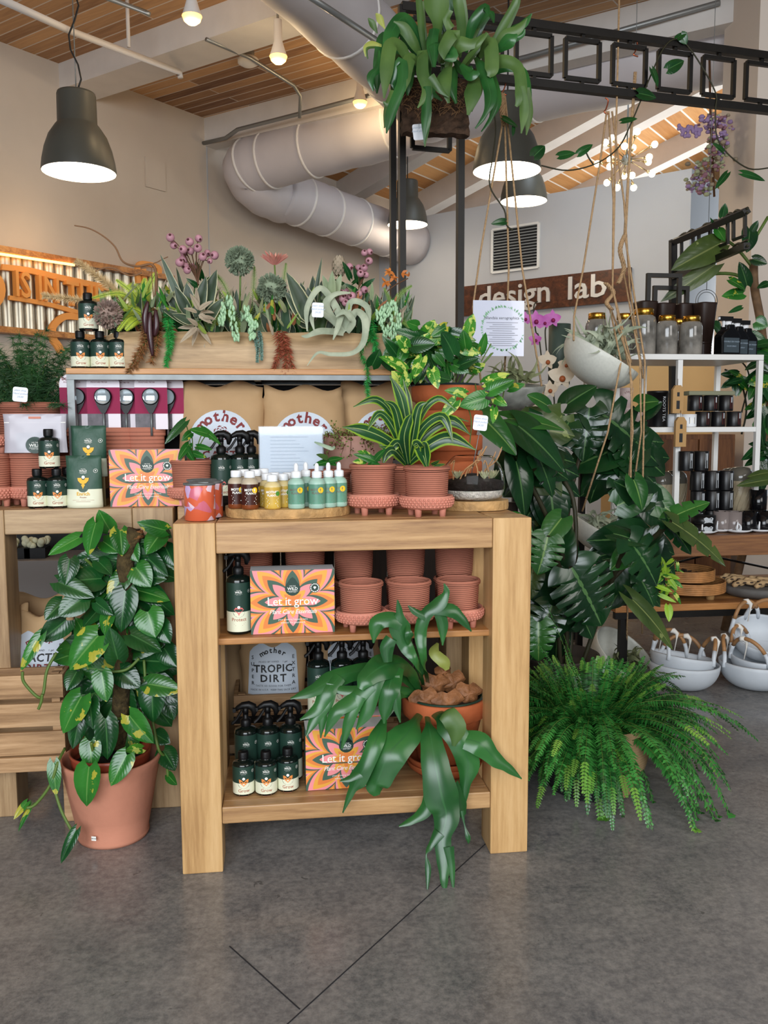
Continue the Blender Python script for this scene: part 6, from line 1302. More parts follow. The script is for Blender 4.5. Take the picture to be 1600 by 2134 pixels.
for i in range(260):
    p = P(845+q.uniform(0, 120), 175+q.uniform(0, 60), Ym-.04); u = V((q.uniform(-1, 1), q.uniform(-.6, .1), q.uniform(-1, .4)))*.03; mo.tube([p, p+u*.5+V((0, -.01, 0)), p+u], .0006, M_twig, n=3, cap=False)
child(mo, 'sphagnum_strands', r)
# ---------------------------------------------------------------- monstera
def slit(seed, n=5, deep=.55):
    def f(t):
        v_ = 1
        for k in range(n):
            c = .20+.70*k/n; dd = abs(t-c)
            if dd < .022: v_ = min(v_, 1-deep*(1-dd/.022*.4))
        return v_
    return f
def mleaf(mb, bx_, by_, tx, ty, w_, Y, mt, nrm=None, n=5, dY=-.04, droop=.3):
    b_, t_ = P(bx_, by_, Y), P(tx, ty, Y+dY); heart(mb, b_, t_, px2m(w_, b_)*1.0, mt, nrm, droop=droop, fold=.25, nu=56, nv=8, hl=.26, notch=slit(0, n) if n else None, wave=.012)
mon_base = V((P(1165, 1500, 3.02).x, 3.05, 0))
r = thing('potted_monstera', 'big glossy dark monstera filling the space between the front table and the white shelf unit', 'potted plant', mon_base); mb = MB(); mb.lathe([(0, 0), (.12, 0), (.15, .27), (.155, .28), (.145, .28), (.14, .24), (0, .24)], mat('dark clay pot', '#3b332d', .7), n=40); mb.build('pot', r)
lf = MB(); Q_ = lambda *a: V(a)
ML = [(1191,1183,1262,1306,178,2.85,M_mon,Q_(-.2,-1,.5),5),(1141,1119,1124,1196,104,2.88,M_mon2,Q_(.1,-1,.5),4),(1309,1124,1382,1216,140,2.82,M_mon,Q_(.3,-1,.5),4),(1400,1088,1530,1168,74,2.86,M_mon3,Q_(.2,-1,.9),3),(1392,1082,1476,1038,62,2.9,M_mon2,Q_(0,-.8,1),3),(1385,1085,1450,1150,74,2.9,M_mon,Q_(.4,-1,.4),3),(1240,852,1392,962,150,3.66,M_mon,Q_(-.3,-1,.6),5),
 (1228,850,1215,960,110,3.64,M_mon,Q_(-.3,-1,.4),4),(1080,888,1188,972,112,2.95,M_mon,Q_(.2,-1,.8),0),(1058,872,1180,880,70,3.0,M_mon2,Q_(0,-.8,1),0),(1002,868,1084,940,86,2.9,M_mon2,Q_(.2,-1,.6),0),(1075,962,1104,1074,84,2.98,M_mon,Q_(.3,-1,.4),0),(1108,925,1165,1030,84,3.0,M_mon,Q_(.4,-1,.5),3),(1182,842,1240,800,70,3.5,M_mon,Q_(0,-1,.8),0),(1150,1262,1112,1345,100,2.9,M_mon,Q_(-.3,-1,.4),4),(1122,1296,1122,1378,90,2.85,M_mon2,Q_(-.3,-1,.5),4),
 (1318,1250,1418,1346,66,2.88,M_mon3,Q_(.4,-1,.6),0),(1180,1230,1245,1330,110,2.95,M_mon,Q_(.2,-1,.3),4),(1330,842,1372,832,60,3.64,M_mon2,Q_(0,-1,.8),0),(1340,860,1378,836,50,3.64,M_mon,Q_(0,-1,.6),0),(1320,1000,1345,1060,70,3.1,M_mon2,Q_(.3,-1,.4),0),(1285,1000,1325,1075,90,3.62,M_mon,Q_(.2,-1,.3),3),(1150,950,1110,1010,76,3.1,M_mon,Q_(-.3,-1,.4),0),(1310,1150,1275,1185,60,2.95,M_mon2,Q_(0,-1,.5),0),(1170,1080,1130,1130,70,3.0,M_mon2,Q_(-.2,-1,.5),0),(1110,1180,1100,1250,70,3.0,M_mon3,Q_(-.3,-1,.4),3),
 (1330,1200,1370,1262,80,3.0,M_mon,Q_(.3,-1,.4),3),(1290,900,1330,990,100,3.66,M_mon,Q_(.2,-1,.4),4),(1185,880,1150,945,90,3.2,M_mon,Q_(-.3,-1,.5),3),(1140,845,1105,820,50,3.1,M_mon2,Q_(0,-1,.6),0),(1278,1112,1350,1128,70,2.85,M_mon,Q_(.2,-.8,.9),0),(1070,1080,1112,1110,50,2.95,M_pot1,Q_(.2,-1,.5),0)]
for l_ in ML: mleaf(lf, *l_)
cluster(lf, 1125, 1000, 58, 112, 3.15, .06, 34, (70, 120), [M_mon, M_mon, M_mon3], 21, .6, 1.0); cluster(lf, 1150, 1240, 60, 110, 3.08, .08, 26, (80, 120), [M_mon], 22, .6, 1.0); cluster(lf, 1325, 1170, 60, 70, 3.08, .05, 16, (70, 110), [M_mon], 23, .6, 1.0); cluster(lf, 1290, 960, 70, 70, 3.70, .02, 16, (80, 120), [M_mon], 25, .6, 1.0); cluster(lf, 1340, 1060, 50, 40, 3.2, .04, 10, (60, 90), [M_mon, M_mon2], 26, .6, 1.0)
cluster(lf, 1390, 1215, 35, 45, 3.05, .04, 22, (16, 30), [M_lime, M_pot3], 24, .8, .6); px_leaves(lf, [(1392, 1262, 1396, 1295, 24, M_lime), (1375, 1240, 1410, 1255, 12, M_lime), (1370, 1222, 1402, 1232, 14, M_lime)], 3.0, [M_lime])
child(lf, 'foliage', r); st_ = MB()
for v_ in ([(1175, 1480, 3.05), (1165, 1300, 3.0), (1190, 1183, 2.87)], [(1175, 1480, 3.05), (1180, 1250, 3.0), (1141, 1119, 2.89)], [(1180, 1480, 3.05), (1260, 1250, 3.0), (1309, 1124, 2.84)], [(1180, 1480, 3.05), (1200, 1100, 3.1), (1170, 990, 3.1), (1120, 900, 3.0)], [(1190, 1300, 3.05), (1330, 1150, 3.0), (1400, 1088, 2.88)], [(1190, 1250, 3.2), (1185, 1050, 3.6), (1240, 852, 3.68)], [(1200, 1240, 3.1), (1150, 1100, 3.05), (1080, 960, 2.99)]): vine(st_, v_, .009, M_stemd)
child(st_, 'stems', r)
# ---------------------------------------------------------------- boston fern in a basket
bx0 = V((P(1228, 1700, 2.50).x, 2.50, 0)); r = thing('potted_boston_fern', 'lush boston fern overflowing a black and natural woven basket on the floor at right', 'potted plant', bx0)
def basket_mat():
    m, nt, b = newmat('woven basket'); N = nt.nodes.new; L = nt.links.new; tc = N('ShaderNodeTexCoord'); s_ = N('ShaderNodeSeparateXYZ'); L(tc.outputs['Object'], s_.inputs[0])
    a = N('ShaderNodeMath'); a.operation = 'MULTIPLY_ADD'; a.inputs[1].default_value = .42; L(s_.outputs[2], a.inputs[0]); L(s_.outputs[0], a.inputs[2]); g = N('ShaderNodeMath'); g.operation = 'GREATER_THAN'; g.inputs[1].default_value = .065; L(a.outputs[0], g.inputs[0])
    nz = N('ShaderNodeTexNoise'); nz.inputs['Scale'].default_value = 40; L(tc.outputs['Object'], nz.inputs[0]); r = N('ShaderNodeValToRGB'); r.color_ramp.elements[0].color = (*lin('#a3835c'), 1); r.color_ramp.elements[1].color = (*lin('#c7a77c'), 1); L(nz.outputs[0], r.inputs[0])
    mx = N('ShaderNodeMix'); mx.data_type = 'RGBA'; L(g.outputs[0], mx.inputs[0]); mx.inputs[6].default_value = (*lin('#16171b'), 1); L(r.outputs[0], mx.inputs[7]); L(mx.outputs[2], b.inputs['Base Color']); b.inputs['Roughness'].default_value = .7; return m
mb = MB(); prof = [(.0, 0), (.115, 0)]
for i in range(26):
    z = .004+i*.0088; rb = .120+.055*math.sin(min(1, (z+.01)/.16)*PI/2); prof += [(rb-.003, z), (rb+.0012, z+.0030), (rb+.0012, z+.0060)]
mb.lathe(prof, basket_mat(), n=64); mb.lathe([(.171, .228), (.165, .20), (0, .20)], M_soil, n=40); mb.build('basket', r)
M_fern = leafmat('fern pinna', '#27682a', '#459240', rough=.3, veins=0, scale=6, trn=.2); M_ferd = leafmat('fern pinna dark', '#163f1a', '#21551f', rough=.3, veins=0, scale=6); M_fern2 = leafmat('fern pinna young', '#5c9a35', '#86b44c', rough=.35, veins=0, scale=6, trn=.25)  # darker pinnae are mixed in at random for colour variety
def frond(lf, st_, b_, d, L_, g, pw, mt, q, n=46, mt2=None):
    p = V(b_); dd = V(d).normalized(); pts = [p.copy()]; stp_ = L_/n
    for i in range(n): dd = (dd+V((0, 0, -g*stp_*9))).normalized(); p = p+dd*stp_; p.z = max(p.z, .012-bx0.z); pts.append(p.copy())
    st_.tube(pts, [.0016*(1-.7*i/n) for i in range(n+1)], M_stem, n=4, cap=False)
    ref = V((-dd.y, dd.x, 0)); ref = ref.normalized() if ref.length > .05 else V((1, 0, 0)); ref = (ref+V((0, 0, q.uniform(-.4, .4)))).normalized()
    for i in range(3, n):
        t = (pts[i+1]-pts[i-1]).normalized(); u = (ref-t*ref.dot(t)).normalized(); nn = t.cross(u); k = i/n; l_ = pw*(math.sin(min(1, k*2.2+.18)*PI/2))*(1-k)**.45*q.uniform(.85, 1.1)
        for s_ in (-1, 1):
            a_ = (u*s_+t*.28+nn*q.uniform(-.25, .25)+V((0, 0, -.18))).normalized(); e_ = pts[i]+a_*l_; w2 = stp_*.47; c_ = pts[i]+a_*l_*.4+nn*.0015
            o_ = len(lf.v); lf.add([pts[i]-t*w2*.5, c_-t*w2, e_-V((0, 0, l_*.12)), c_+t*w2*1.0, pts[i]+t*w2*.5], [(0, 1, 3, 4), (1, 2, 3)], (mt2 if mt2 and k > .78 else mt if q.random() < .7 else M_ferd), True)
lf, st_ = MB(), MB(); q = random.Random(31)
for i in range(600):
    a = q.uniform(0, 2*PI); el = q.choice((.15, .4, .7, 1.0, 1.25))+q.uniform(-.15, .15); L_ = q.uniform(.24, .46)*(1-.2*(el > 1)); rr_ = .10*math.sqrt(q.random())
    d = V((math.cos(a)*math.cos(el), math.sin(a)*math.cos(el), math.sin(el))); 
    if d.y > .55 and q.random() < .6: d.y *= -1
    if d.y < 0 and el < .5 and q.random() < .38: continue
    if el > .85: L_ *= .55
    if -.15 < d.x < .45 and d.y < -.4 and el < .9 and q.random() < .55: continue
    if d.x < -.5: L_ *= .72
    if d.x > .3: L_ *= 1.08
    frond(lf, st_, V((rr_*math.cos(a), rr_*math.sin(a), .215)), d, L_, q.uniform(.35, .62), .032, M_fern, q, n=44, mt2=M_fern2 if q.random() < .3 else None)
for px, py, Y in ((1150, 1270, 2.55), (1180, 1330, 2.5), (1130, 1345, 2.6)):
    e = P(px, py, Y)-bx0; frond(lf, st_, V((0, 0, .22)), e-V((0, 0, .22)), (e-V((0, 0, .22))).length*1.05, .04, .026, M_fern, q, n=40)
lf.build('fronds', r); st_.build('stalks', r)
# ================================================================ FLOWER TROUGH
Yt_ = YS+.03; xl, xrr = P(212, 740, Yt_).x, P(878, 740, Yt_).x; zt5 = P(600, 693, Yt_).z
M_tr = wood('ash trough wood', '#ab8e68', '#c0a27a', '#8c7150', 'X', .9, .55, knots=1.2)
r = thing('wooden_trough', 'long pale wooden trough full of dried and artificial flowers on the riser board', 'planter', (xl, Yt_, ZS)); W5, H5, D5 = xrr-xl, zt5-ZS, .17
mb = MB(); n = 40; vs = []; fs = []
def tro(x, k): e = max(0, abs(x/W5*2-1)-.82)/.18; return .10*e*e if k else 0
for s_ in (0, 1):
    for i in range(n+1):
        x = W5*i/n; e = tro(x, 1); zt__ = H5-.02*e*8+.0015*math.sin(i*1.3)
        for (y, z) in ((D5*.5*e*4*.3, 0), (-.004+e*.3, H5*.5), (0+e*.4, zt__), (.02+e*.4, zt__), (.02, .02)): vs.append(V((x, y if s_ == 0 else D5-y, z)))
for s_ in (0, 1):
    o_ = s_*(n+1)*5
    for i in range(n):
        for j in range(4): a = o_+i*5+j; fs.append((a, a+5, a+6, a+1) if s_ == 0 else (a, a+1, a+6, a+5))
e0, e1 = 0, n*5; N_ = (n+1)*5
for e_ in (0, n): 
    a, b_ = e_*5, N_+e_*5; fs.append((a, a+1, a+2, b_+2, b_+1, b_))
mb.add(vs, fs, M_tr, True); mb.add([(0, .02, H5*.6), (W5, .02, H5*.6), (W5, D5-.02, H5*.6), (0, D5-.02, H5*.6)], [(0, 1, 2, 3)], M_soil, False); mb.build('trough_body', r)
YF = YS+.10
def top(name, label, cat, mbs, px, py, Y, group=None):
    p = P(px, py, Y); r = thing(name, label, cat, p, 0, group)
    for nm, m_ in mbs:
        if m_.v: child(m_, nm, r)
    return r
GF = None
M_al = [mat('pinkish seed head', '#9c8478', .8, noise=.3, nscale=50), mat('grey green seed head', '#7d8a72', .8, noise=.3, nscale=50)]
for px, py, rr_, m_, lb, by in ((226, 655, 29, 0, 'dusty pink ball flower beside the green bottles at the left end of the trough', 700), (499, 544, 29, 1, 'grey green ball flower standing tallest in the middle of the trough', 690), (566, 602, 30, 1, 'grey blue ball flower below the pink daisy', 695)):
    Y = YF-.08; c = P(px, py, Y); R3 = px2m(rr_, c); m2 = MB(); m2.ball(c, R3*.72, M_al[m_], 14, 10); q = random.Random(px)
    for i in range(420):
        u = V((q.gauss(0, 1), q.gauss(0, 1), q.gauss(0, 1))).normalized(); s_ = u.cross(V((.3, .5, .8))).normalized(); e_ = c+u*R3*q.uniform(.92, 1.05); w_ = R3*.07; t_ = u.cross(s_)
        m2.add([c+u*R3*.65, e_+s_*w_, e_+u*w_*1.5, e_-s_*w_], [(0, 1, 2), (0, 2, 3)], M_al[m_], False); m2.add([c+u*R3*.65, e_+t_*w_, e_+u*w_*1.5, e_-t_*w_], [(0, 1, 2), (0, 2, 3)], M_al[1 if i % 5 == 0 else m_], False)
    s2 = MB(); s2.tube([P(px, by, YF), P(px+2, py+10, Y)], .003, M_stem); top('ball_flower', lb, 'flower', [('flower_head', m2), ('stem', s2)], px, by, YF)
# berry sprigs
M_berry = mat('dusty pink berry', '#b07f8a', .55, noise=.18, nscale=60); M_bdark = mat('berry eye', '#4a1a20', .7)
BR = [('dusty pink berry sprig standing at the left of the trough', (415, 640), [(355,495,9),(362,511,8),(381,520,9),(395,504,9),(414,497,8),(412,517,9),(397,523,8),(432,527,7),(422,535,9),(447,532,9),(382,542,10),(374,547,9),(386,555,8),(401,557,8),(390,563,8),(437,544,6),(383,527,8)]),
      ('dusty pink berry sprig standing at the right of the trough', (725, 640), [(759,527,7),(770,525,7),(769,544,8),(759,558,8),(728,556,8),(751,570,8),(762,573,7),(747,558,7)]),
      ('dusty pink berry cluster lying above the big silvery air plant', (745, 650), [(711,612,9),(720,608,8),(733,617,9),(721,620,8),(706,625,8),(720,631,8),(748,612,7),(759,604,8),(713,622,8)])]
for lb, (bx_, by_), L_ in BR:
    m2, s2, lf = MB(), MB(), MB(); b0 = P(bx_, by_, YF-.02); cx_ = sum(e[0] for e in L_)/len(L_); cy_ = sum(e[1] for e in L_)/len(L_); mid = P((cx_+bx_)/2+6, (cy_+by_)/2+8, YF-.05)
    for i, (x, y, rr_) in enumerate(L_):
        c = P(x, y, YF-.06+.03*math.sin(i*2.1)); R3 = px2m(rr_, c); m2.ball(c, R3, M_berry, 14, 10); s2.tube(cr([b0, mid, P((x+cx_)/2+3, (y+cy_)/2+10, YF-.05), c], 3), .0012, M_wire, n=4)
        d = V((math.sin(i*1.9)*.6, -1, math.cos(i*2.3)*.5)).normalized(); m2.ball(c+d*R3*.86, R3*.34, M_bdark, 8, 6)
    px_leaves(lf, [(bx_+5, by_-60, bx_-8, by_-95, 20), (bx_+10, by_-50, bx_+35, by_-70, 14), (bx_, by_-40, bx_-25, by_-60, 16)], YF-.03, [M_pot2]); top('berry_sprig', lb, 'berry sprig', [('berries', m2), ('stems', s2), ('leaves', lf)], bx_, by_, YF-.02)
# tufted hanging strands
def tuft(name, label, cat, paths, n, ln, mt, wd=.0012, jit=.35, stemm=M_stem, px=None, flat_=0, seed=5):
    q = random.Random(seed); m2, s2 = MB(), MB()
    for pts in paths:
        d = cr([P(x, y, Y) for x, y, Y in pts], 8); s2.tube(d, .0012, stemm, n=4)
        for i in range(n):
            k = q.random()*(len(d)-1.01); i0 = int(k); p = d[i0].lerp(d[i0+1], k-i0); t = (d[i0+1]-d[i0]).normalized(); u = V((q.gauss(0, 1), q.gauss(0, 1)*(1-flat_), q.gauss(0, 1))); u = (u-t*u.dot(t)).normalized(); v_ = (u+t*q.uniform(.3, .9)).normalized()*ln*q.uniform(.6, 1.1)*(1-.4*(k/(len(d)-1)))*1.25
            s_ = v_.cross(V((q.uniform(-1, 1), q.uniform(-1, 1), q.uniform(-1, 1)))).normalized()*wd*1.6; m2.add([p-s_, p+s_, p+v_], [(0, 1, 2)], mt, False)
    x, y, Y = px or paths[0][0]; return top(name, label, cat, [('needles', m2), ('stems', s2)], x, y, Y)
M_fox = mat('bright artificial green', '#2f9a45', .5); M_brn = mat('brown dried fern', '#8a5c34', .7); M_rust = mat('rust dried conifer', '#9c5138', .7); M_pamp = mat('pampas plume', '#d8bd8d', .85); M_greyg = mat('grey green beads', '#7c9a8c', .6); M_limef = mat('lime fern', '#9fb033', .55); M_fgreen = mat('fresh fern green', '#6f8f3a', .55)
Yh = Yt_-.015
tuft('foxtail_garland', 'bright green foxtail garland hanging down the left part of the trough', 'garland', [[(352,650,Yh+.03),(350,690,Yh-.01),(352,730,Yh-.01),(345,762,Yh)], [(345,660,Yh+.02),(358,700,Yh-.01),(348,745,Yh)]], 420, .022, M_fox, .0009, seed=1)
tuft('foxtail_garland', 'bright green foxtail garland trailing from the right end of the trough past the shelf edge', 'garland', [[(775,660,Yh+.02),(778,700,Yh-.02),(752,730,Yh-.03),(765,770,Yh-.035),(765,810,Yh-.035),(768,835,Yh-.035)], [(765,680,Yh),(782,715,Yh-.02),(780,745,Yh-.03)]], 560, .020, M_fox, .0009, seed=2)
tuft('dried_fern_strand', 'brown dried fern strand hanging over the riser edge by the bottles', 'dried plant', [[(320,640,Yh+.03),(318,690,Yh),(290,730,Yh-.02),(268,775,Yh-.03)], [(330,650,Yh+.03),(328,710,Yh-.01),(315,755,Yh-.02)], [(300,660,Yh+.03),(300,720,Yh-.01),(280,765,Yh-.03)]], 330, .026, M_brn, .0013, seed=3)
tuft('dried_conifer_strand', 'rust coloured dried conifer strand hanging in front of the trough centre', 'dried plant', [[(590,690,Yh+.02),(600,730,Yh-.01),(612,775,Yh-.01)], [(580,690,Yh+.02),(582,735,Yh-.01),(570,768,Yh-.01)], [(590,700,Yh),(596,745,Yh-.01),(592,778,Yh-.012)]], 300, .024, M_rust, .0012, seed=4)
tuft('beaded_strand', 'short grey green beaded strand hanging in front of the trough', 'garland', [[(528,690,Yh+.02),(536,725,Yh-.01),(536,754,Yh-.01)], [(540,690,Yh+.02),(544,720,Yh-.01),(545,750,Yh-.01)]], 500, .009, M_greyg, .0022, seed=5)
tuft('pampas_plume', 'cream pampas plume pointing up left in front of the amber sign', 'dried plant', [[(262,630,YF),(215,585,YF),(160,545,YF)]], 1500, .024, M_pamp, .0008, seed=6); tuft('pampas_plume', 'cream pampas plume lying level above the green bottles', 'dried plant', [[(262,652,YF),(180,628,YF),(90,616,YF)]], 1500, .022, M_pamp, .0008, seed=7)
def fronds(name, label, lst, mt, w_=.018, n=34, sd=3, bx=None):
    m2, s2 = MB(), MB(); q = random.Random(sd)
    for pts in lst:
        d = cr([P(x, y, Y) for x, y, Y in pts], n//(len(pts)-1)); s2.tube(d, .0011, M_stem, n=4)
        for i in range(1, len(d)-1):
            t = (d[i+1]-d[i-1]).normalized(); u = t.cross(V((0, -1, .25))).normalized(); k = i/len(d); l_ = w_*(math.sin(min(1, k*2+.2)*PI/2))*(1-k)**.5
            for s_ in (-1, 1): e_ = d[i]+(u*s_+t*.45).normalized()*l_+V((0, q.uniform(-.004, .004), 0)); m2.add([d[i]-t*.0013, e_, d[i]+t*.0013], [(0, 1, 2)], mt, False)
    x, y, Y = bx or lst[0][0]; return top(name, label, 'fern', [('leaflets', m2), ('stems', s2)], x, y, Y)
fronds('lime_fern', 'yellow green fern fanning out at the left end of the trough', [[(300,650,YF),(255,612,YF-.04),(192,621,YF-.07)], [(300,648,YF),(278,612,YF-.02),(242,583,YF-.03)], [(302,645,YF),(299,610,YF-.02),(302,580,YF-.02)], [(302,645,YF),(310,600,YF),(326,566,YF)], [(300,655,YF-.02),(262,640,YF-.06),(232,662,YF-.08)], [(300,658,YF-.02),(270,660,YF-.07),(245,690,YF-.09)], [(302,650,YF),(285,600,YF+.01),(262,600,YF)], [(300,660,YF-.04),(280,670,YF-.08),(262,688,YF-.09)]], M_limef, .024, 76)
fronds('small_fern', 'fresh green fern between the left berries and the tall ball flower', [[(500,680,YF-.03),(450,600,YF-.05),(412,612,YF-.07)], [(500,680,YF-.03),(470,600,YF-.04),(448,570,YF-.05)], [(520,680,YF-.02),(528,600,YF-.03),(530,555,YF-.03)], [(500,685,YF-.04),(460,650,YF-.08),(440,690,YF-.1)]], M_fgreen, .020, 44, 4)
fronds('small_fern', 'fresh green fern at the right end of the trough', [[(800,690,YF),(830,620,YF-.02),(858,595,YF-.02)], [(800,690,YF),(815,640,YF-.02),(800,600,YF-.03)], [(800,690,YF-.02),(840,670,YF-.04),(862,700,YF-.05)], [(790,690,YF-.02),(800,650,YF-.05),(835,660,YF-.08)], [(585,690,YF),(590,600,YF-.02),(596,548,YF-.02)]], M_fgreen, .020, 44, 5)
# broad succulents
M_aga = leafmat('dark agave', '#33422f', '#445640', edge='#b9b68e', ew=.07, rough=.5, veins=0); M_taupe = leafmat('taupe dried leaf', '#9a8a74', '#b3a48c', rough=.7, veins=.2, rib='#7c6c58'); M_limec = leafmat('lime sprig', '#7d9a38', '#93a84a', rough=.6, veins=0); M_orl0 = leafmat('rust sprig', '#8f5636', '#a86a44', rough=.6, veins=0); M_grn3 = leafmat('grey green succulent', '#7f8f6c', '#95a27c', rough=.5, veins=0)
def rosette(name, label, cat, lst, mts, Y=YF-.05, **k):
    m2 = MB(); px_leaves(m2, lst, Y, mts, wk=1, **k); top(name, label, cat, [('leaves', m2)], lst[0][0], lst[0][1], Y)
rosette('agave_rosette', 'dark cream edged succulent behind the taupe leaves at left', 'succulent', [(395,668,330,528,24),(395,655,362,598,34),(400,665,388,590,40),(410,660,425,575,40),(420,665,445,560,50),(385,660,345,610,30),(395,675,340,640,28),(430,670,462,620,34),(400,672,360,652,26),(385,640,372,556,16),(425,640,430,588,30)], [M_aga], hl=.02, fold=.3)
rosette('agave_rosette', 'dark cream edged succulent left of the price card', 'succulent', [(645,670,602,565,46),(640,665,625,590,44),(650,660,655,575,36),(640,670,595,605,36),(645,680,600,630,40),(655,640,666,535,14),(650,668,640,600,40),(660,660,668,585,30)], [M_aga], hl=.02, fold=.3)
rosette('succulent_rosette', 'grey green succulent below the artichoke bud', 'succulent', [(690,620,672,575,20),(692,620,690,565,22),(695,620,710,572,22),(690,622,665,595,18),(698,622,722,590,18)], [M_grn3], Y=YF-.05, hl=.02)
rosette('dried_leaf_cluster', 'pale taupe dried leaf cluster hanging at the left of the trough', 'dried plant', [(415,645,398,612,16),(415,645,440,625,16),(418,650,445,648,16),(415,655,440,672,16),(410,650,385,640,16),(408,680,372,682,14),(410,682,375,712,14),(412,684,398,718,14),(414,684,425,722,13),(414,682,440,715,14),(412,678,392,662,14),(420,660,448,662,15),(412,640,408,600,14)], [M_taupe], Y=Yh-.005, hl=.0)
rosette('filler_foliage', 'mixed dark green filler foliage along the trough rim', 'foliage', [(x, 694, x+R.uniform(-34, 34), 628+R.uniform(-34, 26), R.uniform(14, 30), R.choice([M_aga, M_pot2, M_grn3, M_feather, M_stag2]), R.uniform(-.02, .07)) for x in range(232, 850, 3)], [M_aga], Y=YF, hl=.02)
rosette('filler_sprigs', 'mixed taupe, olive and rust sprigs sticking out between the trough flowers', 'foliage', [(x+R.uniform(-6, 6), y_, x+R.uniform(-22, 22), y_-R.uniform(18, 44), R.uniform(6, 13), R.choice([M_taupe, M_stag2, M_limec, M_orl0, M_grn3, M_air2, M_pot1]), R.uniform(-.09, .05)) for x in range(236, 850, 3) for y_ in (R.uniform(620, 700),)], [M_aga], Y=YF, hl=.02)
# pink daisy and artichoke bud
M_pet = leafmat('pink petal', '#d9857c', '#e7a893', rough=.5, veins=0); m2, s2 = MB(), MB(); c = P(572, 552, YF-.05)
for i in range(34):
    a = i*2.4; el = .35+.5*((i*7) % 5)/5; d = V((math.sin(a)*math.cos(el)*.9+.15, -math.cos(a)*math.cos(el)*.9, math.sin(el)+.2)).normalized(); heart(m2, c, c+d*.052, .013, M_pet, V((d.x*.2, -.5, -.5)), hl=0, droop=-.3, nu=5, nv=2)
s2.tube([c, P(580, 690, YF)], .0025, M_stem); top('pink_daisy', 'salmon pink daisy standing above the trough centre', 'flower', [('petals', m2), ('stem', s2)], 580, 690, YF)
m2, s2 = MB(), MB(); c = P(706, 556, YF-.04); m2.ball(c, .019, M_grn3, 12, 10, sz=1.35)
for j in range(7):
    for i in range(9): a = 2*PI*(i+.5*(j % 2))/9; z = -.022+j*.0078; rr_ = .0215*math.sqrt(max(.1, 1-(z/.030)**2)); p = c+V((rr_*math.cos(a), rr_*math.sin(a), z)); heart(m2, p-V((0, 0, .006)), p+V((.002*math.cos(a), .002*math.sin(a), .010)), .014, M_taupe, V((math.cos(a), math.sin(a), .2)), hl=0, nu=3, nv=2)
s2.tube([c, P(706, 690, YF)], .003, M_stem); top('protea_bud', 'artichoke shaped dried bud on a stem right of centre', 'flower', [('bud', m2), ('stem', s2)], 706, 690, YF)
# hanging bead succulents
M_bead = mat('pale green bead leaf', '#9fc29a', .35, noise=.15, nscale=60)
def beads(label, lst, sd):
    m2, s2 = MB(), MB(); q = random.Random(sd)
    for pts in lst:
        d = cr([P(*p) for p in pts], 7); s2.tube(d, .0009, M_stem, n=4)
        for i, p in enumerate(d[2:]):
            for _ in range(2): e_ = p+V((q.uniform(-.009, .009), q.uniform(-.008, .004), q.uniform(-.006, .002))); m2.ball(e_, .0042, M_bead, 8, 6, sz=2.1, M=Matrix.Rotation(q.uniform(-.4, .4), 4, 'Y'))
    top('string_succulent', label, 'succulent', [('bead_leaves', m2), ('stems', s2)], *lst[0][0])
beads('hanging pale green bead succulent left of the blue ball flower', [[(490,660,YF),(472,630,Yh),(464,660,Yh-.01),(462,672,Yh-.01)], [(490,665,YF),(482,650,Yh),(490,690,Yh-.012),(491,706,Yh-.012)], [(505,665,YF),(512,640,Yh),(520,665,Yh-.01),(534,680,Yh-.01)], [(505,665,YF),(515,660,Yh),(524,690,Yh-.012),(526,705,Yh-.012)], [(480,655,YF),(478,620,Yh),(482,640,Yh-.01)]], 1)
beads('hanging pale green bead succulent at the right end of the trough', [[(805,670,YF),(795,640,Yh),(800,668,Yh-.01),(806,700,Yh-.01)], [(810,670,YF),(810,640,Yh),(818,680,Yh-.01),(820,712,Yh-.01)], [(800,670,YF),(812,630,Yh),(828,650,Yh-.01),(830,685,Yh-.01)], [(800,670,YF),(790,650,Yh),(792,672,Yh-.01)]], 2)
# dark pods
M_pod = mat('dark glossy seed pod', '#3a1f22', .25); m2 = MB()
for pts in ([(308,628),(302,660),(304,695)], [(313,650),(312,690),(318,742)], [(324,645),(326,680),(322,700)]): d = cr([P(x, y, Yh-.025) for x, y in pts], 7); m2.tube(d, [.0035+.0062*math.sin(PI*i/(len(d)-1)) for i in range(len(d))], M_pod, n=12)
top('seed_pods', 'three dark glossy seed pods hanging in front of the brown dried fern', 'seed pod', [('pods', m2)], 312, 640, Yh)
# curly branches
M_twb = mat('curly branch bark', '#7a5638', .7); m2 = MB(); d = cr([P(*p) for p in [(155,470,YF-.02),(185,476,YF-.02),(215,492,YF-.02),(240,515,YF-.02),(256,545,YF-.02),(285,555,YF),(318,552,YF),(326,585,YF),(322,640,YF)]], 5); m2.tube(d, [.0018+.003*i/len(d) for i in range(len(d))], M_twb, n=6)
d = cr([P(*p) for p in [(198,566,YF),(220,558,YF),(240,560,YF),(265,573,YF),(280,574,YF),(296,568,YF)]], 5); m2.tube(d, .0028, M_twb, n=6); m2.tube(cr([P(*p) for p in [(322,640,YF),(316,560,YF),(330,545,YF),(350,535,YF)]], 5), .0016, M_twb, n=5); top('curly_branch', 'curly bare branch reaching far out left above the amber sign', 'branch', [('branch', m2)], 322, 640, YF)
m2, s2 = MB(), MB(); M_orl = leafmat('orange dried leaf', '#b5642a', '#cf8038', rough=.5, veins=.1)
s2.tube(cr([P(*p) for p in [(775,670,YF),(790,630,YF),(815,600,YF),(850,580,YF)]], 5), .002, M_wire, n=5); s2.tube(cr([P(*p) for p in [(790,630,YF),(805,600,YF),(800,585,YF)]], 5), .002, M_wire, n=5)
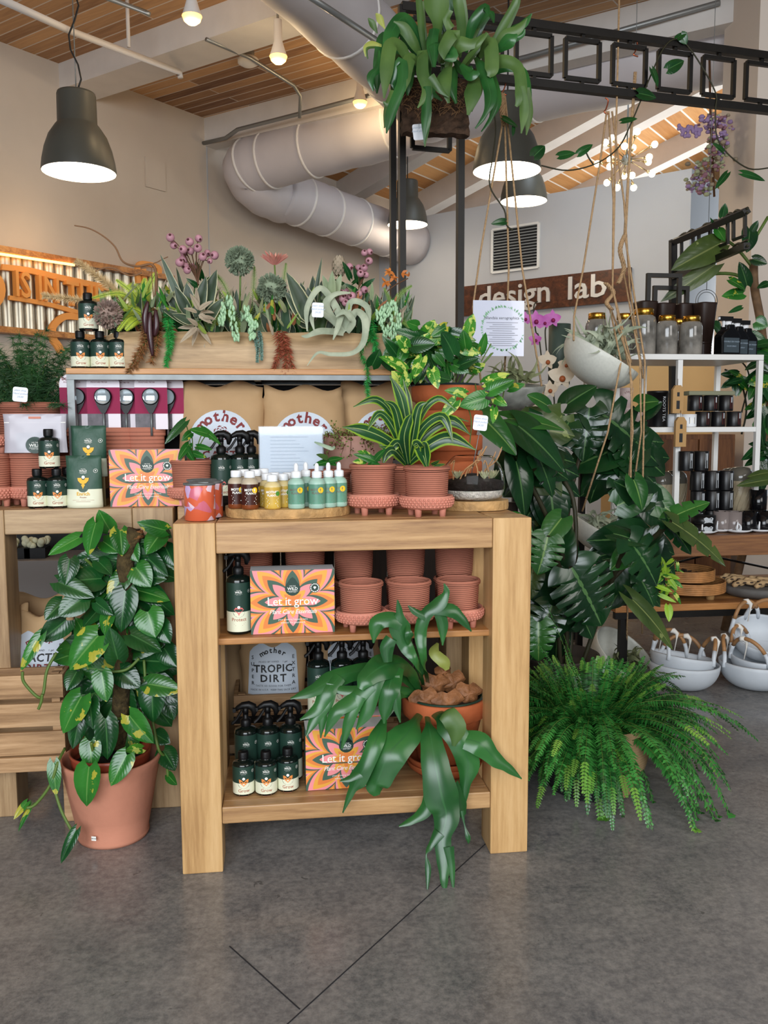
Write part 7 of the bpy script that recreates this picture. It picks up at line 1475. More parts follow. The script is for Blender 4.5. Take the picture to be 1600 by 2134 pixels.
for i in range(34): x, y = R.choice(((803,588),(820,578),(838,568),(852,575),(812,565))); heart(m2, P(x, y, YF), P(x+R.uniform(-12, 12), y+R.uniform(-12, 12), YF-R.uniform(-.01, .02)), .012, M_orl, hl=0, nu=3, nv=2)
top('orange_leaf_sprig', 'orange dried leaf sprig in front of the black posts', 'dried plant', [('leaves', m2), ('stems', s2)], 775, 670, YF)
m2 = MB(); Yx = Yh-.02
for l_ in ([(720,690,Yx,22),(700,640,Yx,22),(668,600,Yx-.02,18),(640,640,Yx-.03,16),(640,690,Yx-.03,4)], [(720,690,Yx,24),(690,660,Yx,24),(680,630,Yx-.02,22),(700,612,Yx-.02,14),(730,610,Yx,6)], [(722,690,Yx,22),(715,650,Yx-.02,20),(704,680,Yx-.04,16),(694,708,Yx-.05,4)], [(722,690,Yx,22),(740,650,Yx-.02,20),(760,665,Yx-.04,22),(758,710,Yx-.05,18),(735,735,Yx-.05,14),(690,738,Yx-.05,12),(662,735,Yx-.04,8),(640,762,Yx-.04,2)], [(722,690,Yx,22),(730,630,Yx,18),(765,640,Yx-.01,18),(768,690,Yx-.03,4)],
           [(715,692,Yx,22),(690,690,Yx-.02,20),(665,690,Yx-.04,20),(640,700,Yx-.05,12),(628,700,Yx-.05,3)], [(720,690,Yx,20),(670,650,Yx-.01,18),(650,660,Yx-.03,14),(655,690,Yx-.03,4)], [(722,690,Yx,22),(735,670,Yx-.03,20),(718,650,Yx-.05,16),(700,660,Yx-.05,4)]): pr(m2, [(a, b_, c_, w_*.72) for a, b_, c_, w_ in l_], M_air, cup=.18)
top('air_plant', 'large silvery air plant with curling leaves spilling over the trough', 'air plant', [('leaves', m2)], 720, 690, Yx)
# ================================================================ HANGING BOWLS
M_bowl = mat('speckled white ceramic', '#cfd0c6', .4, noise=.05, nscale=90); M_bowld = mat('grey speckled glaze', '#8b8d86', .35, noise=.25, nscale=30); M_rope = mat('hemp rope', '#b0906a', .9, noise=.2, nscale=80, bump=.6, bscale=120); M_copper = mat('copper hook', '#c0694a', .3, metal=1)
def bowl(label, px, py, rpx, rotY, rotX, m_, sz=.82, dY=0):
    p = TP(px, py)+V((0, dY, 0)); R3 = px2m(rpx, p); r = thing('hanging_bowl', label, 'hanging planter', p, 0)
    Mt = Matrix.Rotation(rotX, 4, 'X') @ Matrix.Rotation(rotY, 4, 'Y'); m2 = MB(); k = [i/12 for i in range(13)]
    out = [(R3*math.sin(a*PI/2), -R3*sz*math.cos(a*PI/2)) for a in k]; inn = [(a*.955, b_*.95) for a, b_ in out[::-1]]
    m2.lathe(out+[(R3*.99, .003)]+inn, m_, n=56, M=Mt); m2.build('bowl', r); return r, p, R3, Mt
def airp(label, p, Rb, n, seed, m_=M_air, up_=.6):
    q = random.Random(seed); r = thing('air_plant', label, 'air plant', p); m2 = MB()
    for i in range(n):
        a = q.uniform(0, 2*PI); c0_ = V((q.uniform(-.45, .45)*Rb, q.uniform(-.4, .4)*Rb, q.uniform(-.25, .2)*Rb)); d = V((math.cos(a), math.sin(a)*.8, q.uniform(.1, 1.2)*up_*2)).normalized(); L_ = Rb*q.uniform(.6, 1.25); cu = q.uniform(-2.5, 2.5); ax = V((q.uniform(-1, 1), q.uniform(-1, 1), q.uniform(-.4, .4))).normalized(); pts = [c0_]
        for k in range(9): d = (Matrix.Rotation(cu*.3+.2, 3, ax) @ d); pts.append(pts[-1]+d*L_/9)
        w_ = Rb*q.uniform(.13, .25); m2.strip(pts, [w_*(1-k/9.3) for k in range(10)], ax.cross(d).normalized(), m_, .2, 2)
    m2.build('leaves', r); return r
def ropes(par, lst, rd=.0042):
    o_ = V(par.location)
    for pts in lst: m2 = MB(); m2.tube([TP(*p[:2])+V((0, p[2] if len(p) > 2 else 0, 0))-o_ for p in pts], rd, M_rope, n=6); m2.build('rope', par)
def knot(par, pts, r_=.010):
    m2 = MB(); o_ = V(par.location); d = cr([TP(x, y)-o_ for x, y in pts], 10)
    for s_ in range(4): m2.tube([p+V((.007*math.sin(i*.9+s_*1.6), .007*math.cos(i*.9+s_*1.6), 0)) for i, p in enumerate(d)], .0045, M_rope, n=6)
    m2.build('knot', par)
def hook(par, x, y): m2 = MB(); o_ = V(par.location); m2.tube(cr([TP(x-2, y-8)-o_, TP(x+4, y-2)-o_, TP(x, y+14)-o_, TP(x-4, y+22)-o_, TP(x+5, y+26)-o_], 5), .003, M_copper, n=6); m2.build('hook', par)
B1, p1_, R1, _ = bowl('grey glazed bowl hanging in hemp ropes above the terrarium', 1066, 803, 70, 0, .12, M_bowld, .78)
ropes(B1, [[(1048,200),(1046,262),(1002,520),(985,640),(1000,800,-.02)], [(1050,200),(1052,262),(1060,560),(1063,798,.1)], [(1052,200),(1058,262),(1088,560),(1118,832,-.10)]]); knot(B1, [(1047,195),(1045,225),(1050,262)]); hook(B1, 1050, 172)
airp('tangle of olive air plants in the grey glazed bowl', p1_+V((0, 0, .015)), R1*.95, 60, 3, M_air2); m2 = MB()
B2, p2_, R2_, M2 = bowl('largest white hanging bowl, tilted, full of curly air plants', 1256, 738, 84, .50, .22, M_bowl)
ropes(B2, [[(1264,232),(1250,340),(1215,560),(1196,660),(1187,712,-.05)], [(1268,232),(1278,420),(1276,600),(1290,760,-.13)], [(1275,232),(1300,420),(1312,600),(1332,790,-.04)]]); knot(B2, [(1262,590),(1278,610),(1264,630),(1274,645)]); hook(B2, 1263, 212)
airp('curly silver air plants in the largest white hanging bowl', p2_+V((-.005, 0, .03)), R2_*.98, 110, 4)
B3, p3_, R3_, _ = bowl('white hanging bowl half hidden between the monstera leaves', 1252, 1098, 62, .42, .20, M_bowl)
ropes(B3, [[(1270,640),(1262,760,-.17),(1236,900,-.17),(1200,1062,-.08)], [(1273,645),(1280,760,-.17),(1286,900,-.17),(1290,1100,-.06)], [(1298,560),(1300,760,-.17),(1303,900,-.17),(1312,1072)]]); airp('pale air plants in the half hidden white bowl', p3_+V((0, -.02, .01)), R3_*.85, 40, 5)
B4, p4_, R4_, _ = bowl('lowest white hanging bowl just above the boston fern', 1304, 1362, 74, .45, .55, M_bowl, .8)
ropes(B4, [[(1290,0),(1284,250),(1276,600),(1284,800,-.17),(1290,1100,-.12),(1294,1350,-.06)], [(1325,150),(1312,330),(1303,500),(1310,760,-.17),(1325,1150,-.06),(1338,1320)], [(1322,150),(1300,500)]]); knot(B4, [(1302,490),(1292,520),(1300,560),(1288,590)]); hook(B4, 1324, 92); m2 = MB(); o_ = V(B4.location); m2.tube([TP(1328, -40)-o_, TP(1326, 60)-o_, TP(1324, 92)-o_], .0016, M_steel, n=5); m2.build('wire', B4)
airp('olive air plants in the lowest white bowl', p4_+V((0, -.03, -.02)), R4_*.7, 34, 6, M_air2)
# poster with plant name
pp = TP(1035, 686)+V((0, -.03, 0)); r = thing('plant_sign', 'white laminated sheet with a leaf wreath hanging on the grey bowl ropes', 'sign', pp); w_, h_ = px2m(109, pp)/2, px2m(114, pp)/2
M_lam = mat('laminated sheet', '#d3d7e8', .12, coat=.5); M_wr = mat('wreath green', '#7fb08a', .5); m2 = MB(); m2.box(-w_, w_, 0, .0012, -h_, h_, M_lam); q = random.Random(4)
for i in range(70): a = 2*PI*i/70; k_ = w_*.80; p = V((w_*.18+k_*math.cos(a), -.0006, k_*.98*math.sin(a))); u = V((math.cos(a+q.uniform(-1, 1)), 0, math.sin(a+q.uniform(-1, 1))))*w_*.11; s_ = V((-u.z, 0, u.x))*.28; m2.add([p-u*.2, p+u*.4+s_, p+u, p+u*.4-s_], [(0, 1, 2, 3)], M_wr, False) if p.x < w_*.95 else 0
put_text(m2, 'tillandsia xerographica', M_blk, lambda p: V((p.x+w_*.12, -.0006, p.y+h_*.33)), h_*.145)
for i in range(12): ww = w_*(.62-.12*((i*5) % 3)); m2.add([(w_*.14-ww, -.0006, h_*(.2-i*.075)), (w_*.14+ww, -.0006, h_*(.2-i*.075)), (w_*.14+ww, -.0006, h_*(.212-i*.075)), (w_*.14-ww, -.0006, h_*(.212-i*.075))], [(0, 1, 2, 3)], M_blk, False)
m2.build('printed_sheet', r)
# ================================================================ VINES ON THE TRELLIS
m2, s2 = MB(), MB()
for l_ in (((1600,352),(1555,354),(1510,322),(1488,285),(1486,230),(1487,200),(1462,150),(1428,100),(1402,86),(1378,105),(1352,160),(1330,215),(1310,262),(1285,310),(1240,343),(1180,358),(1125,348)), ((1232,345),(1222,330),(1214,312)), ((1020,120),(1022,200),(1030,270),(1024,330),(1018,390),(1048,440),(1052,470),(1066,482))): s2.tube(cr([TP(*p)+V((0, -.02, 0)) for p in l_], 5), .0032, M_stemd, n=6)
for bx_, by_, tx, ty, w_ in ((1405,86,1422,72,24),(1412,78,1422,100,26),(1385,150,1420,132,34),(1352,150,1366,186,28),(1325,200,1362,208,34),(1290,258,1322,250,18),(1108,330,1130,308,36),(1160,330,1194,322,24),(1200,325,1230,305,22),(1045,252,1076,268,30),(1066,270,1064,290,12),(1048,465,1020,470,20),(1500,320,1478,302,18),(1540,365,1590,378,22),(1508,365,1482,395,18)): b_ = TP(bx_, by_)+V((0, -.03, 0)); t_ = TP(tx, ty)+V((0, -.04, 0)); heart(m2, b_, t_, px2m(w_, b_), M_pot2, hl=.2)
top('trailing_vine', 'thin dark pothos vine looping along the trellis rail with scattered leaves', 'vine', [('leaves', m2), ('stem', s2)], 1402, 92, TP(1402, 92).y)
# hanging dried flowers behind the trellis
Yd = 5.6; m2, s2 = MB(), MB(); q = random.Random(10); MF = [mat('lilac dried flower', '#a58bb5', .8), mat('mauve dried flower', '#9a6f7d', .8), mat('sage dried flower', '#a9b08c', .8), M_taupe]
for i in range(330): k = q.random(); x = 1480+q.gauss(0, 14)+20*math.sin(k*5); y = 235+170*k; c = P(x, y, Yd+q.uniform(-.08, .08)); m2.ball(c, q.uniform(.008, .022), MF[0 if k < .3 and q.random() < .6 else q.randrange(4)], 5, 4, sz=.7)
for i in range(40): c = P(1440+q.gauss(0, 12), 272+q.gauss(0, 7), Yd); m2.ball(c, .014, MF[0], 5, 4)
m2.build if 0 else 0; s2.tube([P(1478, 120, Yd), P(1480, 240, Yd), P(1488, 410, Yd)], .008, M_wire, n=5); top('dried_flower_garland', 'hanging garland of lilac and sage dried flowers at upper right', 'dried flowers', [('flowers', m2), ('stem', s2)], 1480, 240, Yd).children[0]['kind'] = 'stuff'
# ================================================================ SECOND TRELLIS, FRAMES, CLIMBER AT RIGHT
Y2 = 4.7; r = thing('metal_trellis', 'second black trellis rising behind the white shelf unit, wrapped in bare vines', 'trellis', P(1402, 600, Y2)); o_ = V(r.location)
def Q(px, py): k = (px-1402)/160; return P(px, py, Y2-.9*k)-o_
def bar2(a, b_, w_, nm): m3 = MB(); m3.bar(Q(*a), Q(*b_), w_, w_, M_black, hint=V((0, 1, 0))); m3.build(nm, r)
bar2((1402, 505), (1556, 440), .03, 'rail'); bar2((1402, 578), (1556, 512), .03, 'rail'); bar2((1402, 500), (1402, 900), .035, 'post')
for i in range(4):
    x = 1420+i*36; y = 497-(x-1402)*.42+12; bar2((x, y), (x, y+44), .014, 'square_motif'); bar2((x+24, y-8), (x+24, y+36), .014, 'square_motif'); bar2((x, y), (x+24, y-9), .014, 'square_motif'); bar2((x, y+44), (x+24, y+35), .014, 'square_motif')
m3 = MB()
for s_ in range(4): m3.tube(cr([Q(1402+i*13, 503-i*5.6+8*math.sin(i*1.7+s_*2)+(s_ > 1)*70) for i in range(13)], 3), .006, M_stemd, n=4)
m3.build('bare_vines', r)
for px, w3, y0_, lb in ((1380, 76, 570, 'larger empty black picture frame behind the jars'), (1395, 78, 596, 'smaller empty black picture frame behind the carved vases')):
    c = P(px, 700, YW+.30 if w3 == 76 else YW+.36); r = thing('picture_frame', lb, 'frame', (c.x, c.y, ZW1), 0, 'empty black frames'); h_ = P(px, y0_, c.y).z-ZW1; w_ = px2m(w3, c)/2; m2 = MB(); t_ = .02
    m2.box(-w_, -w_+t_, -t_/2, t_/2, 0, h_, M_black); m2.box(w_-t_, w_, -t_/2, t_/2, 0, h_, M_black); m2.box(-w_+t_, w_-t_, -t_/2, t_/2, h_-t_, h_, M_black); m2.box(-w_+t_, w_-t_, -t_/2, t_/2, 0, t_, M_black); m2.build('frame_bars', r)
r0 = P(1585, 1000, YW+.05); r = thing('climbing_plant', 'large leaved climber with a woody trunk at the right edge behind the white shelf unit', 'plant', (r0.x+.12, YW+.55, 0)); lf, s2 = MB(), MB(); Yc_ = YW+.5
s2.tube(cr([V((r0.x+.12, Yc_+.05, 0)), P(1600, 900, Yc_), P(1588, 700, Yc_), P(1572, 600, Yc_), P(1570, 540, Yc_)], 6), .022, mat('woody trunk', '#6b5138', .8, noise=.3, nscale=30), n=10); s2.tube(cr([P(1568, 590, Yc_), P(1530, 572, Yc_), P(1480, 572, Yc_), P(1430, 590, Yc_)], 5), .009, M_stem, n=6); s2.tube(cr([P(1570, 560, Yc_), P(1520, 505, Yc_), P(1470, 512, Yc_)], 5), .008, M_stem, n=6)
s2.tube(cr([P(1565, 510, Yc_-.1), P(1600, 452, Yc_-.1)], 3), .008, M_stem)
px_leaves(lf, [(1500,508,1405,556,74,M_mon3),(1490,552,1385,624,48,M_mon3),(1505,452,1512,424,24,M_pot2),(1492,485,1484,452,20,M_pot2),(1495,478,1512,500,36,M_pot1),(1562,478,1560,524,52,M_mon),(1566,482,1580,460,20,M_mon),(1568,540,1600,548,30,M_mon),(1556,595,1545,545,44,M_mon),(1520,583,1556,600,36,M_pot1),(1548,612,1508,614,34,M_pot1),(1600,590,1580,598,20,M_pot2),(1545,640,1520,650,14,M_pot2),(1500,690,1486,672,50,M_pot2,.15),(1575,670,1600,680,40,M_pot1),(1560,700,1600,712,36,M_pot2)], Yc_-.15, [M_mon], jit=.05, hl=.15)
cluster(lf, 1588, 800, 26, 110, Yc_-.1, .08, 46, (26, 46), [M_pot2, M_mon, M_pot1], 41, .6); cluster(lf, 1590, 960, 28, 60, Yc_-.1, .06, 22, (26, 46), [M_pot2, M_mon], 42, .6); cluster(lf, 1535, 800, 22, 30, Yc_-.05, .05, 9, (24, 34), [M_pot2, M_pot1], 43, .6); px_leaves(lf, [(1600,1000,1540,1008,30,M_mon3),(1600,985,1560,990,24,M_mon3)], YW-.05, [M_mon3])
vine(s2, [(1510, 770, Yc_), (1540, 790, Yc_), (1555, 850, Yc_), (1545, 905, Yc_)], .005, M_stemd); vine(s2, [(1530, 740, Yc_), (1560, 780, Yc_), (1545, 860, Yc_)], .004, M_stemd); child(lf, 'leaves', r); child(s2, 'stems', r)
# ================================================================ GOODS ON THE WHITE SHELF UNIT
M_agate = mat('smoky agate glass', '#7d7972', .12, noise=.6, nscale=11, coat=.4); M_goldl = mat('gold lid', '#c9993f', .25, metal=1); M_carv = mat('carved dark wood', '#2a1b15', .5)
def sph(px, Y, z): return (P(px, 800 if z > .9 else 1150, Y).x, Y, z)
def put(pr_, px, Y, z, lb, group=None, sc=1, rz=0): return pr_.put(sph(px, Y, z), rz, lb, group, (sc,)*3 if not isinstance(sc, tuple) else sc)
def jar():
    r = thing('agate_jar', 'x', 'jar'); m3 = MB(); m3.lathe([(0, 0), (.050, 0), (.056, .006), (.057, .14), (.052, .160), (.042, .168)], M_agate, n=32); m3.build('jar_body', r); m3 = MB(); m3.lathe([(.042, .168), (.044, .169), (.044, .195), (.042, .197), (0, .197)], M_goldl, n=32); m3.build('lid', r); return r
PJ = Proto(jar())
for px, Y, sc, lb in ((1338,YW+.10,(1.02,1.02,1.10),'tallest smoky agate jar with gold lid, in the middle of the top shelf'),(1386,YW+.07,(.88,.88,.93),'smoky agate jar with gold lid between the tallest one and the right one'),(1436,YW+.07,(.92,.92,.92),'smoky agate jar with gold lid nearest the black jugs'),(1241,YW+.20,(.95,.95,1.05),'smoky agate jar behind the large hanging bowl, at the left'),(1298,YW+.16,(.85,.85,1.02),'smoky agate jar with gold lid just left of the tallest one'),(1410,YW+.24,(.8,.8,.95),'smoky agate jar with gold lid in the second row')): put(PJ, px, Y, ZW1, lb, 'smoky agate jars', sc)
def carved():
    r = thing('carved_vase', 'x', 'vase'); m3 = MB(); H_ = .27; m3.lathe([(0, 0), (.034, 0)]+[(.030+.018*(i/40)**2.2+.0016*(i % 2), H_*i/40) for i in range(41)]+[(.048, H_-.001), (.03, .05), (0, .05)], M_carv, n=24, sq=5); m3.build('vase_body', r); return r
PC = Proto(carved())
for px, Y, sc, lb in ((1340,YW+.30,1.03,'dark carved flared vase at the left behind the tallest jar'),(1378,YW+.30,1.0,'dark carved flared vase second from the left'),(1420,YW+.30,1.0,'dark carved flared vase third from the left'),(1463,YW+.22,.98,'dark carved flared vase at the right with its whole side in view')): put(PC, px, Y, ZW1, lb, 'dark carved vases', sc, .2)
M_jug = mat('black glass jug', '#0b0c0e', .15); M_jlab = mat('slate label', '#37434a', .5)
def jug():
    r = thing('spray_jug', 'x', 'bottle'); m3 = MB(); pts = [(-.05, 0), (.05, 0), (.05, .085), (.035, .105), (.018, .118), (.018, .135), (-.018, .135), (-.018, .118), (-.035, .105), (-.05, .085)]; m3.prism([(x, -.03, z) for x, z in pts], (0, .06, 0), M_jug); m3.build('jug_body', r, bevel=.006)
    m3 = MB(); m3.box(-.04, .04, -.0312, -.0305, .01, .075, M_jlab); put_text(m3, 'DOUBLE GIN WASH', M_gprint, lambda p: V((p.x, -.0318, p.y+.055)), .009); put_text(m3, 'ROOM SPRAY', M_gprint, lambda p: V((p.x, -.0318, p.y+.035)), .008); m3.build('label', r)
    m3 = MB(); m3.lathe([(.015, .135), (.016, .150), (0, .150)], M_wcap, n=16); m3.build('collar', r); m3 = MB(); m3.box(-.045, .022, -.009, .009, .152, .172, M_cap); m3.box(-.05, -.045, -.006, .006, .158, .168, M_wcap); m3.box(-.028, -.020, -.005, .005, .125, .152, M_wcap); m3.build('trigger_head', r); return r
PU = Proto(jug())
for px, Y, lb in ((1512,YW+.06,'black spray jug in front with its slate label visible'),(1530,YW+.13,'black spray jug, middle of the three on the top shelf'),(1548,YW+.20,'black spray jug, rearmost of the three on the top shelf')): put(PU, px, Y, ZW1, lb, 'black spray jugs', 1.05, .15)
M_blkc = mat('matt black candle glass', '#0e0e10', .35); M_tag = mat('silver label', '#b4b9bd', .4); M_tagr = mat('oxblood label', '#5a2420', .5); M_pinkbox = mat('blush printed tin', '#cdb9b6', .5, noise=.15, nscale=35)
def candle(lab):
    r = thing('black_candle', 'x', 'candle'); m3 = MB(); m3.lathe([(0, 0), (.036, 0), (.037, .003), (.037, .072), (.035, .074), (0, .074)], M_blkc, n=28); m3.build('candle_glass', r)
    m3 = MB(); f = cyl(.037, 0, .0006); put_shape(m3, [(.004, .010), (.020, .010), (.020, .066), (.004, .066)], lab, f); put_shape(m3, [(.010, .040), (.018, .040), (.018, .066), (.010, .066)], M_tag, cyl(.037, 0, .0010)); m3.build('label', r); return r
PK, PK2 = Proto(candle(M_tagr)), Proto(candle(M_tag)); yk = YW+.06
for i, px in enumerate((1466, 1498, 1531)): put(PK, px, yk, ZW2, 'black candle with oxblood label, lower row of the middle shelf, %s' % ('left', 'centre', 'right')[i], 'oxblood labelled candles', (.93, .93, .98))
for i, px in enumerate((1449, 1481, 1513)): put(PK, px, yk, ZW2+.075, 'black candle with oxblood label, upper row of the middle shelf, %s' % ('left', 'centre', 'right')[i], 'oxblood labelled candles', (.93, .93, .98))
m2 = MB(); m2.box(-.115, .115, -.03, .03, 0, .02, mat('olive tray', '#7c7d64', .6)); o = m2.build('tray', bevel=.003, loc=(P(1478, 800, yk).x, yk, ZW2+.149)); tag(o, 'olive tray lying across the upper row of black candles', 'tray')
zc3 = ZR; yk2 = YW-.02; hh = (P(1480, 939, yk2).z-ZR)/4
for i, (px, k) in enumerate(((1450, 1), (1480, 1), (1508, 1), (1448, 2), (1478, 2), (1507, 2), (1434, 3), (1466, 3), (1448, 0), (1479, 0), (1508, 0))):
    lb = ('black candle with silver label, second row from the foot, left', 'black candle with silver label, second row from the foot, middle', 'black candle with silver label, second row from the foot, right', 'black candle with silver label, middle row left', 'black candle with silver label, middle row centre', 'black candle with silver label, middle row right', 'black candle with silver label, top of the stack at left', 'black candle with silver label, top of the stack at right')[i] if i < 8 else 'black candle hidden at the foot of the stack behind the moth tins, %s' % ('left', 'middle', 'right')[i-8]
    put(PK2, px, yk2, zc3+hh*k, lb, 'silver labelled candles', (.92, .92, hh/.0755))
def canister():
    r = thing('black_canister', 'tall black canister with vertical white lettering on the middle shelf', 'canister'); m3 = MB(); H_ = P(1370, 815, YW+.05).z-ZW2; m3.lathe([(0, 0), (.048, 0), (.049, .003), (.049, H_-.012), (.050, H_-.012), (.050, H_), (0, H_)], M_blkc, n=32); m3.build('canister_body', r)
    m3 = MB(); f = cyl(.049, 0, .0006); put_text(m3, 'ROOTS TEA', M_tag, lambda p: f(V((.004+p.y, H_*.5-p.x, 0))), .022); m3.build('lettering', r); return r
o = canister(); o.location = sph(1371, YW+.05, ZW2)
def mug():
    r = thing('white_mug', 'x', 'mug'); m3 = MB(); m3.lathe([(0, 0), (.034, 0), (.036, .004), (.036, .060), (.034, .060), (.033, .006), (0, .006)], M_wcap, n=28); m3.build('mug_body', r); m3 = MB(); put_shape(m3, [(-.014, .014), (.014, .014), (.014, .045), (-.014, .045)], M_blk, cyl(.036, 0, .0006)); put_shape(m3, [(-.010, .018), (.010, .018), (.010, .041), (-.010, .041)], M_ltext, cyl(.036, 0, .0009)); m3.build('printed_badge', r); return r
PM = Proto(mug()); put(PM, 1406, YW+.06, ZW2, 'white printed tin beside the tall black canister', 'white printed tins'); put(PM, 1437, YW+.06, ZW2, 'white printed tin next to the black candles', 'white printed tins')
def blush():
    r = thing('blush_tin', 'x', 'tin'); m3 = MB(); m3.lathe([(0, 0), (.033, 0), (.041, .088), (.041, .092), (0, .092)], M_pinkbox, n=28); m3.build('tin_body', r); m3 = MB(); f = cyl(.039, 0, .0016); ring_text(m3, 'flora', M_redd, f, .014, .014, cy=.055, span=2.2); m3.build('printed_mark', r); return r
PBL = Proto(blush())
for px, dz_, lb in ((1236, .0, 'blush tin under the large hanging bowl, lower left'), (1270, 0, 'blush tin under the large hanging bowl, lower centre'), (1305, 0, 'blush tin right below the tip of the large hanging bowl'), (1270, .093, 'blush tin stacked second, under the large hanging bowl'), (1303, .093, 'blush tin stacked second, by the bowl tip'), (1330, 0, 'blush tin beside the tall black canister')): put(PBL, px, YW+.09, ZW2+dz_, lb, 'blush printed tins', (.9, .9, 1))
M_kbox = mat('kraft cut-out box', '#b08a58', .7)
for px, py, hh, lb, Y in ((1413, 832, 58, 'kraft cut-out ornament hanging on the shelf post', YW-.03), (1419, 900, 62, 'kraft cut-out ornament hanging below the middle shelf', YW-.045)):
    c = P(px, py, Y); r = thing('hanging_ornament', lb, 'ornament', c); h_ = px2m(hh, c)/2; m3 = MB(); m3.prism([(-.026, 0, -h_), (.026, 0, -h_), (.026, 0, h_*.7), (0.012, 0, h_), (-.012, 0, h_), (-.026, 0, h_*.7)], (0, .02, 0), M_kbox); m3.box(-.008, .008, -.0006, 0, -h_*.7, -h_*.1, M_blk); m3.box(-.006, .006, -.0006, 0, h_*.2, h_*.5, M_blk); m3.build('cut_out_box', r); m3 = MB(); m3.tube([(0, .01, h_), (0, .01, h_+.03)], .0012, M_wire, n=4); m3.build('cord', r)
# on the oak table
M_ribg = mat('ribbed smoky glass', '#a89a80', .1, coat=.4, bump=.3, bscale=40); M_ribt = mat('smoky glass top', '#5b574e', .1)
def urn():
    r = thing('glass_urn', 'x', 'vase'); m3 = MB(); prof = [(0, 0), (.040, 0), (.042, .006), (.014, .02), (.012, .035), (.03, .05), (.045, .09), (.052, .15), (.054, .20)]; m3.lathe(prof, M_ribg, n=40); m3.build('urn_body', r)
    for i in range(20): pass
    m3 = MB(); m3.lathe([(.054, .20), (.056, .212), (.050, .240), (.035, .256), (0, .262)], M_ribt, n=40); m3.build('dome_lid', r); m3 = MB()
    for i in range(16): a = 2*PI*i/16; m3.tube([V(((rr_+.0015)*math.cos(a+z*6), (rr_+.0015)*math.sin(a+z*6), z)) for rr_, z in prof[5:]], .002, M_ribg, n=4)
    m3.build('twisted_ribs', r); return r
PR = Proto(urn()); 
for px, Y, sc, lb in ((1536,YW+.10,1.12,'spiral ribbed glass urn right of the black candle stack'),(1519,YW+.20,1.08,'spiral ribbed glass urn behind the right hand one'),(1374,YW+.12,1.05,'spiral ribbed glass urn at the left behind the monstera leaf'),(1402,YW+.18,1.05,'spiral ribbed glass urn tucked behind the shelf post')): put(PR, px, Y, ZR, lb, 'spiral ribbed glass urns', sc)
def tumbler(m_, nm): r = thing(nm, 'x', 'glass'); m3 = MB(); m3.lathe([(0, 0), (.034, 0), (.036, .003), (.037, .085), (.035, .085), (.033, .006), (0, .006)], m_, n=28); m3.build('glass_body', r); return r
PTm, PTb = Proto(tumbler(mat('taupe glass', '#7d7370', .15), 'taupe_tumbler')), Proto(tumbler(mat('black ribbed glass', '#0d0d0f', .15), 'black_tumbler'))
for px, Y, lb in ((1502,YR+.14,'taupe glass tumbler, left'),(1526,YR+.12,'taupe glass tumbler, right, beside the black tumblers')): put(PTm, px, Y, ZR, lb, 'taupe tumblers', 1.1)
for px, Y, dz_, lb in ((1556,YR+.10,0,'black ribbed tumbler, left of the row'),(1588,YR+.10,0,'black ribbed tumbler, at the right picture edge'),(1575,YR+.20,0,'black ribbed tumbler in the back row'),(1575,YR+.20,.094,'black ribbed tumbler stacked on the back row')): put(PTb, px, Y, ZR+dz_, lb, 'black tumblers', 1.1)
def rdish():
    r = thing('ring_dish', 'x', 'dish'); m3 = MB(); m3.lathe([(0, 0), (.03, 0), (.05, .006), (.065, .014), (.064, .016), (.045, .009), (0, .006)], M_wcap, n=36); m3.build('saucer', r); m3 = MB()
    for dx, dz_, rr_, ry in ((0, .024, .015, .2), (.014, .020, .011, 1.0), (-.004, .030, .018, .7)): m3.tube([V((dx+rr_*math.cos(a)*math.cos(ry), rr_*math.cos(a)*math.sin(ry), dz_+rr_*math.sin(a))) for a in [2*PI*k/20 for k in range(21)]], .0035, M_wcap, n=6, cap=False)
    m3.build('ceramic_rings', r); return r
PD = Proto(rdish())
for px, Y, lb in ((1511,YR+.055,'white ring dish behind, left of the centre one'),(1554,YR+.01,'white ring dish with chain rings at the front edge of the oak table'),(1600,YR+.02,'white ring dish cut by the right picture edge'),(1480,YR+.0,'white ring dish half hidden by the monstera leaf')): PD.put((P(px, 1100, Y).x, Y+.065, ZR), .3, lb, 'white ring dishes')
def moth():
    r = thing('moth_tin', 'x', 'tin'); m3 = MB(); m3.lathe([(0, 0), (.050, 0), (.052, .003), (.052, .036), (0, .037)], M_blkc, n=32); m3.build('tin_body', r); m3 = MB(); f = cyl(.052, 0, .0008); put_shape(m3, [(-.022, .026), (-.012, .032), (0, .027), (.012, .032), (.022, .026), (.016, .014), (.020, .006), (0, .010), (-.020, .006), (-.016, .014)], M_tag, f); m3.build('moth_print', r); return r
PMo = Proto(moth()); put(PMo, 1462, YR+.10, ZR, 'black tin with a pale moth print, lower one', 'moth tins', 1.1); put(PMo, 1462, YR+.10, ZR+.0415, 'black tin with a pale moth print, upper one', 'moth tins', 1.1)
for px, lb in ((1385, 'folded white greeting card left of the moth tins'), (1398, 'white greeting card leaning beside the other card')):
    c = P(px, 1050, YR+.08); m3 = MB(); m3.prism([(-.03, 0, 0), (.03, .01, 0), (.034, .025, .045), (-.026, .02, .05)], (0, .0015, 0), M_wcap); o = m3.build('greeting_card', loc=(c.x, c.y, ZR)); tag(o, lb, 'card', 'greeting cards')
o = tag(MB().lathe([(0, 0), (.042, 0), (.044, .004), (.044, .055), (.040, .055), (.038, .01), (0, .01)], M_blkc, n=28).build('black_pot', loc=sph(1378, YR+.13, ZR)), 'small black pot on the oak table behind the greeting cards', 'pot')
